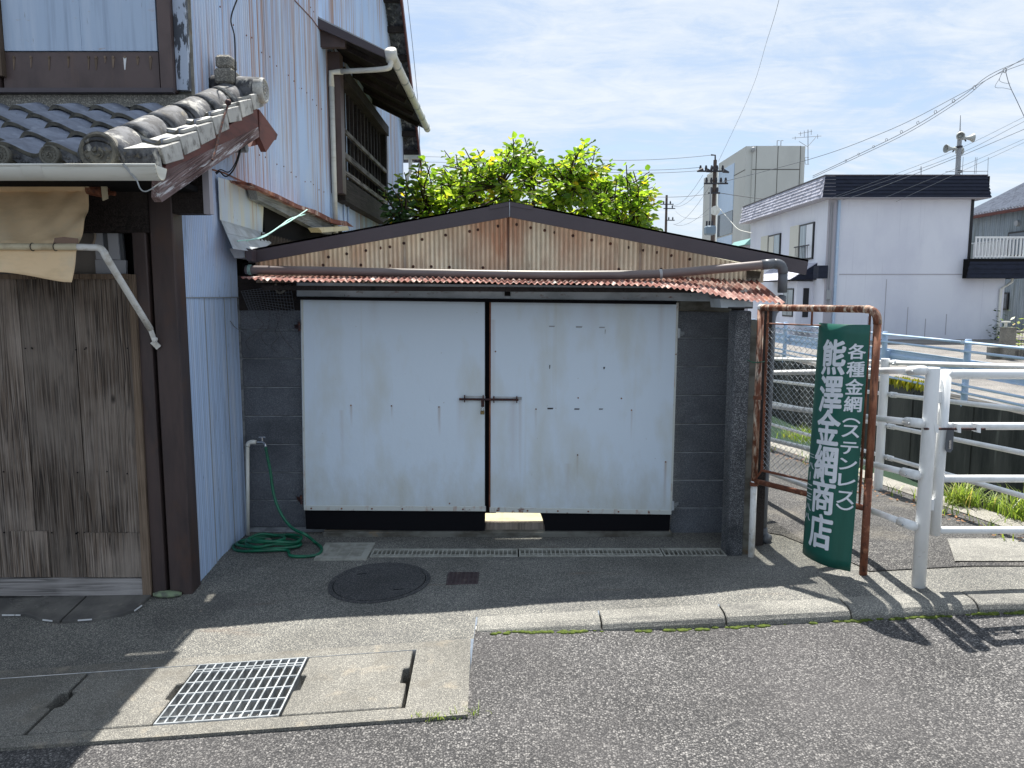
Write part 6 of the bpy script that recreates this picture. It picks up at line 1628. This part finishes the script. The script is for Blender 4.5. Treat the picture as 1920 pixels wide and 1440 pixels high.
# balcony
bx0, bx1 = 19.4, 22.05; bz0, bz1 = 2.45, 3.28
bal = MB().box(bx0 + .08, bx1 - .08, HY - .42, HY + 3.5, bz0, bz1).build('balcony', MT['dark_int'], wh)
for k in range(4): MB().hexa([(bx0 - .0 + .03 * k, HY - .5 + .02 * k, bz0 + .2 * k), (bx1 - .03 * k, HY - .5 + .02 * k, bz0 + .2 * k), (bx1 - .03 * k, HY + 3.5, bz0 + .2 * k), (bx0 + .03 * k, HY - .41, bz0 + .2 * k), (bx0 + .03 * k + .05, HY - .5 + .02 * k + .04, bz0 + .2 * k + .21), (bx1 - .03 * k - .05, HY - .5 + .02 * k + .04, bz0 + .2 * k + .21), (bx1 - .03 * k - .05, HY + 3.5, bz0 + .2 * k + .21), (bx0 + .03 * k + .05, HY - .41, bz0 + .2 * k + .21)]).build('shingle_course', MT['navy'], bal)
rl = MB(); rl.bar((HX1 + .05, HY - .3, 4.18), (bx1 - .15, HY - .3, 4.18), .06, .08); rl.bar((HX1 + .05, HY - .3, 3.36), (bx1 - .15, HY - .3, 3.36), .05, .05); rl.bar((bx1 - .18, HY - .3, 4.18), (bx1 - .18, HY + 3.4, 4.18), .06, .06); rl.bar((HX1 + .05, HY + 3.3, 4.18), (bx1 - .18, HY + 3.3, 4.18), .06, .06)
rl.build('balcony_rail', MT['fence_white'], bal)
bme = None
for i in range(15):
    x = HX1 + .08 + (bx1 - .22 - HX1 - .08) * i / 14
    if bme is None: o = MB().box(-.028, .028, -.02, .02, 0, .8).build('baluster', MT['fence_white']); bme = o.data; o.parent = bal; o.location = Vector((x, HY - .3, 3.38)) - WL[bal.name]
    else: inst('baluster', bme, bal, (x, HY - .3, 3.38))
    inst('baluster', bme, bal, (bx1 - .18, HY - .3 + 3.5 * i / 14, 3.38))
MB().box(HX1 - .06, HX1 + .06, HY - .03, HY + .4, 3.3, HT).build('corner_pipe', MT['alu_black'], wh)
# grey clad house further right
gh = thing('grey_house', 'grey-green corrugated house with tiled roof right of the lilac house', 'house', (28.4, 36, ZG))
GX = 28.4
mb = MB().corr(24, 47, .18, .025, lambda u, v: (GX, u, ZG + 6.75 * v), (-1, 0, 0), 1, 6); mb.build('wall', MT['grey_corr'], gh)
MB().box(GX + .05, GX + 9, 24, 47, ZG, 6.5).build('wall_core', MT['grey_corr'], gh)
rf = MB().prism([(GX - .5, 23.5, 6.5), (GX - .5, 47.5, 6.5), (GX + 4.5, 47.5, 9.1), (GX + 4.5, 23.5, 9.1)], (0, 0, .08)).build('roof', MT['far_tile'], gh)
mb = MB()
for i in range(92):
    y = 23.6 + i * .26; mb.tube([(GX - .52, y, 6.6), (GX + 4.5, y, 9.2)], .06, 5)
stuff(mb.build('tile_ribs', MT['far_tile'], gh))
mb = MB()
for i in range(26):
    a0 = Vector((GX - .4 + .19 * i, 0, 6.6 + .0988 * i)); mb.bar((a0.x, 23.6, a0.z + .06), (a0.x, 47.4, a0.z + .06), .03, .05)
stuff(mb.build('tile_courses', MT['far_tile'], gh))
MB().box(GX - .55, GX - .45, 23.5, 47.5, 6.35, 6.52).build('eave_fascia', MT['barge_red'], gh)
for (y0, y1, z0, z1) in ((41.3, 43.0, 3.9, 5.3), (42.6, 43.6, .9, 1.9), (39.2, 40.8, .6, 2.0)):
    w = MB().box(GX - .1, GX - .03, y0, y1, z0, z1).build('window', MT['alu_black'], gh); MB().box(GX - .11, GX - .1, y0 + .1, y1 - .1, z0 + .1, z1 - .1).build('pane', MT['glass'], w)
mb = MB(); mb.disc((GX - .03, 42.3, 5.75), (-1, 0, 0), .16, .14, 12); mb.build('vent_hood', MT['pole_grey'], gh)
# beige tower block
BY = 70.0
bb = thing('tower_block', 'beige clad stair tower of an office block behind the houses', 'building', (25, BY, ZG))
b0_, b1_ = U(1398, 300, BY).x, U(1509, 300, BY).x; bt_ = U(1450, 274, BY).z
MB().box(b0_, b1_, BY, BY + 9, -.5, bt_).build('wall', MT['beige'], bb)
MB().box(b0_ + .6, b1_ - .5, BY - .12, BY - .001, -.5, bt_ - .0).build('front_cladding', MT['beige'], bb)
MB().box(b0_ - .3, b0_, BY + 9.2, BY + 12.5, -.5, bt_ - .6).build('side_fin', MT['beige'], bb)
for px in (1416, 1456, 1498): x = U(px, 330, BY).x; MB().box(x - .03, x + .03, BY - .135, BY - .12, 0, bt_).build('panel_joint', MT['beige_line'], bb)
for z in (bt_ - 2.1, bt_ - 9.5): MB().box(b0_ + .6, b1_ - .5, BY - .134, BY - .12, z - .04, z + .04).build('panel_joint', MT['beige_line'], bb); MB().box(b0_ - .012, b0_, BY, BY + 9, z - .04, z + .04).build('panel_joint', MT['beige_line'], bb)
for z0, z1, mt in ((bt_ - 5.4, bt_ - .9, 'fence_blue'), (bt_ - 7.6, bt_ - 5.4, 'glass'), (bt_ - 10, bt_ - 7.7, 'fence_blue'), (bt_ - 12.4, bt_ - 10, 'glass'), (2, bt_ - 12.5, 'fence_blue')):
    MB().box(b0_ - .05, b0_ - .001, BY + 3.4, BY + 8.6, z0 + .06, z1).build('stair_window', MT[mt], bb)
MB().box(b0_ - .5, b0_ - .06, BY + 9.3, BY + 13, -.5, bt_ - .9).build('rear_wall', MT['beige'], bb)
mb = MB(); x = U(1410, 290, BY).x; mb.sphere((x, BY - .3, U(1410, 281, BY).z), .22, 8, 6); mb.box(x - .1, x + .1, BY - .35, BY - .13, U(1410, 286, BY).z, U(1410, 281, BY).z); mb.build('siren', MT['pole_grey'], bb)
mb = MB()
for px in (1457, 1464): p = U(px, 274, BY); mb.tube([p, p + Vector((0, 0, .5)), p + Vector((.2, 0, .5))], .04, 5)
mb.box(U(1452, 274, BY).x, U(1468, 274, BY).x, BY + .2, BY + .8, bt_, bt_ + .08); mb.build('roof_ladder', MT['pole_grey'], bb)
# tv antennas and loudspeaker mast
def antenna(px, py0, py1, Y, els, label, loc):
    o = thing('tv_antenna', label, 'antenna', U(px, py1, Y)); r = .0009 * Y * .55
    a, b = U(px, py1, Y), U(px, py0, Y); MB().tube([a, b], r, 6).build('mast', MT['pole_grey'], o)
    bm_ = MB()
    for (dx0, dy0, dx1, dy1) in els: bm_.tube([U(px + dx0, py0 + dy0, Y), U(px + dx1, py0 + dy1, Y)], r * .7, 5)
    bm_.build('elements', MT['pole_grey'], o)


antenna(1515, 243, 308, 66, [(-30, 16, 25, 12), (-18, 8, 8, 3), (-17, 22, -1, 32), (15, 14, 1, 30), (-14, 4, -14, 12), (-7, 2, -7, 14), (6, 0, 6, 10), (-24, 13, -24, 19), (18, 9, 18, 17), (-5, 65, 2, 65), (-6, 52, 2, 52), (-6, 52, -5, 65)], 'tv antenna on the edge of the beige tower block', None)
antenna(1727, 312, 330, 34, [(-3, 6, 2, 6)], 'short stub aerial on the mansard roof', None)
o = thing('tv_antenna', 'wide horizontal tv antenna behind the loudspeaker mast', 'antenna', U(1800, 322, 36))
mb = MB(); mb.tube([U(1773, 322, 36), U(1852, 321, 36)], .016, 5)
for px, a, b in ((1806, 294, 330), (1829, 295, 326), (1832, 295, 326), (1853, 295, 350)): mb.tube([U(px, a, 36), U(px - 2, b, 36)], .012, 5)
mb.build('elements', MT['pole_grey'], o)
MY = 38.0; ms_ = thing('loudspeaker_mast', 'grey public address mast with four horn speakers behind the lilac house', 'loudspeaker mast', U(1797, 345, MY))
MB().tube([U(1794, 420, MY), U(1795.5, 325, MY), U(1800, 247, MY)], [.13, .12, .10], 12).build('mast', MT['pole_grey'], ms_)
MB().tube([U(1800, 248, MY), U(1801, 216, MY)], [.03, .012], 6).build('lightning_rod', MT['pole_grey'], ms_)
for py in (276, 322): MB().tube([U(1798, py - 2, MY), U(1798, py + 2, MY)], .17, 10).build('mast_band', MT['dark_metal'], ms_)
def horn(p, d, L=.55, r=.27):
    L *= .8; r *= .78
    p, d = Vector(p), Vector(d).normalized(); mb = MB()
    mb.tube([p, p + d * L * .3, p + d * L * .65, p + d * L * .9, p + d * L], [.07, .075, .12, .2, r], 14, False); mb.disc(p + d * L * .55, d, .11, .02, 12); mb.disc(p - d * .15, d, .09, .2, 10)
    h_ = mb.build('horn', MT['horn'], ms_, smooth=True)
    MB().bar(p, p + d * L * .2 + Vector((0, 0, -.16)), .05, .05).build('horn_bracket', MT['dark_metal'], ms_)
horn(U(1798, 257, MY - .3), (-.35, -1, 0), .5, .2); horn(U(1808, 259, MY), (1, -.1, 0)); horn(U(1790, 279, MY), (-1, -.1, 0), .6, .26); horn(U(1803, 281, MY + .3), (.3, .8, 0))
# stone gate post, mesh fence and plants on the far bank
sp_ = thing('gate_pillar', 'small grey stone gate pillar with cap lamp beyond the canal', 'gate pillar', (14.7, 22, ZG))
MB().box(14.55, 14.85, 21.85, 22.15, ZG, .78).build('shaft', MT['coping'], sp_); MB().tube([(14.62, 22, .78), (14.62, 22, .92)], .04, 8).disc((14.62, 22, .92), (0, 0, 1), .12, .04, 12).build('lamp', MT['pvc_white'], sp_)
mf = thing('mesh_fence', 'low dark mesh fence right of the stone gate pillar', 'fence', (15.5, 22, ZG))
mb = MB()
for i in range(26): mb.tube([(14.95 + i * .09, 22, ZG), (14.95 + i * .09, 22, .62)], .006, 4)
for i in range(5): mb.tube([(14.9, 22, .05 + i * .14), (17.3, 22, .05 + i * .14)], .007, 4)
mb.build('wire_panel', MT['dark_metal'], mf); MB().bar((14.9, 22, .64), (17.3, 22, .64), .05, .05).build('top_rail', MT['coping'], mf); MB().box(14.3, 17.3, 22.1, 22.3, ZG, .18).build('plinth', MT['coping'], mf)
for k, (x, y, n, lab) in enumerate(((15.3, 22.6, 120, 'pale green potted shrub behind the stone gate pillar'), (20.9, 31.9, 90, 'small dark plant at the foot of the lilac house corner'))):
    mb = MB()
    for i in range(n):
        c = Vector((x + rnd.gauss(0, .18), y + rnd.gauss(0, .18), ZG + abs(rnd.gauss(.5, .35)))); a = rnd.uniform(0, 6.28); d = Vector((math.cos(a), math.sin(a), rnd.uniform(-.4, .6))) * .09; s = Vector((-d.y, d.x, .3 * .09)) * .5; mb.add([c - d, c + s, c + d, c - s], [(0, 1, 2, 3)])
    tag(mb.build('shrub', MT['grass'] if k == 0 else MT['leaf_dark'], origin=(x, y, ZG)), lab, 'plant')
dh = thing('distant_house', 'small far house with green tiled roof beside the tower block', 'house', U(1405, 470, 60))
c = U(1405, 470, 60); MB().box(c.x - .2, c.x + 1.4, 60, 64, 0, U(1405, 459, 60).z).build('wall', MT['grey_trim'], dh); mb = MB(); z = U(1405, 459, 60).z; mb.prism([(c.x - .5, 59.7, z), (c.x + 1.7, 59.7, z), (c.x + 1.2, 59.7, z + .5), (c.x, 59.7, z + .5)], (0, 4.5, 0)); mb.build('roof', surf('green_tile', lin((120, 160, 156)), rough=.5), dh)
# ================================================================ UTILITY POLES AND WIRES
def pole(px, pyt, Y, zbase, r, label, arms, w=None):
    t = U(px, pyt, Y); o = thing('utility_pole', label, 'utility pole', (t.x, Y, zbase))
    MB().tube([(t.x, Y, zbase), (t.x, Y, t.z)], [r, r * .7], 10).build('pole_shaft', MT['pole'], o)
    for (py, x0, x1) in arms:
        a, b = U(x0, py, Y - r), U(x1, py, Y - r); MB().bar(a, b, .09, .09).build('cross_arm', MT['dark_metal'], o)
        k = max(2, int((x1 - x0) / 9))
        for i in range(k):
            p = a.lerp(b, (i + .5) / k); MB().tube([p, p + Vector((0, 0, .16)), p + Vector((0, 0, .34))], [.045, .085, .05], 7).build('insulator', MT['dark_metal'], o)
    return o, t


o, t = pole(1341, 300, 46, -.3, .15, 'tall brown utility pole with transformer left of the tower block', [(321, 1308, 1360), (344, 1320, 1365), (362, 1328, 1350)])
MB().tube([U(1341, 302, 46), U(1341, 291, 46), U(1333, 290.5, 46)], .05, 6).build('top_pin', MT['dark_metal'], o)
for px, py, d in ((1318, 318, -1), (1325, 319, 1), (1356, 320, 1), (1333, 314, 1)): a = U(px, py, 45.6); MB().tube([a, a + Vector((.35 * d, 0, -.1))], [.13, .05], 7).build('strain_insulator', MT['dark_metal'], o)
tf = MB().box(U(1321, 430, 45.4).x, U(1339, 430, 45.4).x, 44.9, 45.6, U(1321, 441, 45.4).z, U(1321, 424, 45.4).z).build('transformer', MT['trafo'], o, bevel=.08)
for i in range(3): p = U(1325 + i * 5, 424, 45.3); MB().tube([p, p + Vector((0, 0, .3))], .06, 6).build('bushing', MT['dark_metal'], tf)
MB().tube([U(1331, 420, 45.5), U(1332, 352, 45.5)], .04, 6).build('cable_riser', MT['pole_grey'], o)
MB().disc(U(1341, 395, 45.5), (-.3, -1, 0), .28, .1, 12).build('cable_loop', MT['pvc_white'], o)
o2, t2 = pole(1250, 366, 80, -.3, .17, 'thin distant utility pole beside the tree', [(383, 1238, 1263), (391, 1244, 1266), (413, 1250, 1265)])


def wire(pts, r, label, grp='overhead wires across the sky', mat='wire_grey', sag=0.0, nm='power_line'):
    a = [U(px, py, Y) for px, py, Y in pts]
    r *= .62
    path = smoothpath(a, 10) if len(a) > 2 else [a[0].lerp(a[1], i / 14) - Vector((0, 0, sag * 4 * (i / 14) * (1 - i / 14))) for i in range(15)]
    Y0 = [p.y for p in path]
    return tag(MB().tube(path, [r * max(1, y / 14) for y in Y0], 5).build(nm, MT[mat], origin=tuple(path[0])), label, 'power line', grp)


wire([(1466, -20, 9), (1440, 70, 12), (1400, 190, 24), (1347, 303, 46)], .0045, 'single wire falling steeply from the top edge to the brown pole')
wire([(1940, 98, 14), (1800, 177, 19), (1660, 247, 26), (1520, 298, 36), (1340, 345, 46)], .008, 'upper long wire sloping down from the right edge')
wire([(1940, 104, 14), (1855, 141, 16.5), (1800, 183, 18.5), (1700, 245, 23), (1600, 294, 29), (1524, 330, 36)], .009, 'messenger wire of the ringed cable pair')
wire([(1940, 112, 14), (1856, 146, 16.5), (1801, 188, 18.5), (1700, 250, 23), (1600, 298, 29), (1524, 333, 36)], .008, 'lower wire of the ringed cable pair')
for k_, (px, py, Y) in enumerate(((1884, 130, 15.5), (1827, 162, 17.5), (1788, 187, 19), (1754, 208, 20.4), (1721, 228, 22), (1690, 245, 23.5), (1662, 260, 25), (1638, 273, 26.5), (1610, 287, 28.3), (1586, 299, 30))):
    c = U(px, py + 2, Y); MB_ = MB().tube([c + Vector((.035 * math.cos(i * .7), 0, .045 * math.sin(i * .7))) for i in range(10)], .008, 5); tag(MB_.build('cable_ring', MT['pole_grey'], origin=tuple(c)), 'small ring holding the cable pair together, ' + ('nearest the drop cable', 'second from the drop cable', 'third from the drop cable', 'fourth from the drop cable', 'fifth from the drop cable', 'fifth from the mansard end', 'fourth from the mansard end', 'third from the mansard end', 'second from the mansard end', 'nearest the mansard roof')[k_], 'cable ring', 'rings along the cable pair')
wire([(1940, 210, 16), (1760, 295, 23), (1556, 372, 32)], .005, 'thin service wire, highest of the three to the lilac house')
wire([(1940, 218, 16), (1770, 300, 23), (1560, 374, 32)], .006, 'service wire in the middle of those to the lilac house')
wire([(1940, 234, 16), (1790, 297, 22), (1640, 355, 29), (1580, 375, 32)], .008, 'dark service wire to the lilac house eave')
wire([(1940, 252, 16), (1800, 313, 23), (1660, 370, 31)], .005, 'lower service wire crossing the mansard')
wire([(1940, 258, 16), (1810, 318, 23), (1680, 378, 31)], .005, 'lowest service wire crossing the mansard')
wire([(1885, 132, 15.5), (1893, 160, 15.4), (1908, 192, 15.2), (1935, 250, 15)], .010, 'thick drop cable hanging from the ringed pair')
wire([(1882, 131, 15.5), (1874, 150, 15.4), (1886, 156, 15.4), (1894, 156, 15.4)], .006, 'small cable loop at the drop joint')
wire([(1880, 132, 15.5), (1874, 147, 15.4), (1866, 163, 15.4), (1882, 165, 15.4), (1896, 168, 15.4)], .006, 'larger cable loop at the drop joint')
for (p, q, lb) in (((1100, 299), (1332, 291), 'top level wire left of the brown pole'), ((1100, 315), (1312, 314), 'second level wire left of the brown pole'), ((1100, 320), (1312, 320), 'third level wire left of the brown pole'), ((1190, 366), (1328, 364), 'level wire just above the thin pole')):
    wire([(p[0], p[1], 50), (q[0], q[1], 46)], .0075, lb, 'level wires left of the brown pole', sag=.15)
for (p, q, lb) in (((1262, 385), (1318, 328), 'wire rising from the thin pole to the top crossarm'), ((1262, 386), (1322, 346), 'wire rising from the thin pole to the middle crossarm'), ((1264, 421), (1330, 350), 'slack wire rising from the lower thin pole arm'), ((1262, 420), (1330, 390), 'low slack wire from the thin pole'), ((1266, 395), (1328, 402), 'nearly level wire between the two poles')):
    wire([(p[0], p[1], 78), (q[0], q[1], 46)], .005, lb, 'wires between the two poles', sag=.5)
wire([(1345, 386, 45.6), (1370, 415, 44), (1385, 430, 43), (1410, 437, 41)], .011, 'thick white drop cable from the pole to the lilac house', mat='pvc_white')
wire([(1350, 362, 45.8), (1420, 372, 44), (1480, 376, 42)], .008, 'dark wire passing in front of the tower block', mat='dark_metal')
wire([(763, -10, 13.3), (775, 100, 13.3), (786, 225, 13.3), (786, 300, 13.3)], .008, 'thin wire hanging along the house eave', 'wires by the old house')
for (a, b) in ((293, 296), (303, 306)): wire([(770, a, 40), (900, b, 60)], .006, 'faint level wire above the tree' if a < 300 else 'faint level wire just under another above the tree', 'wires by the old house')
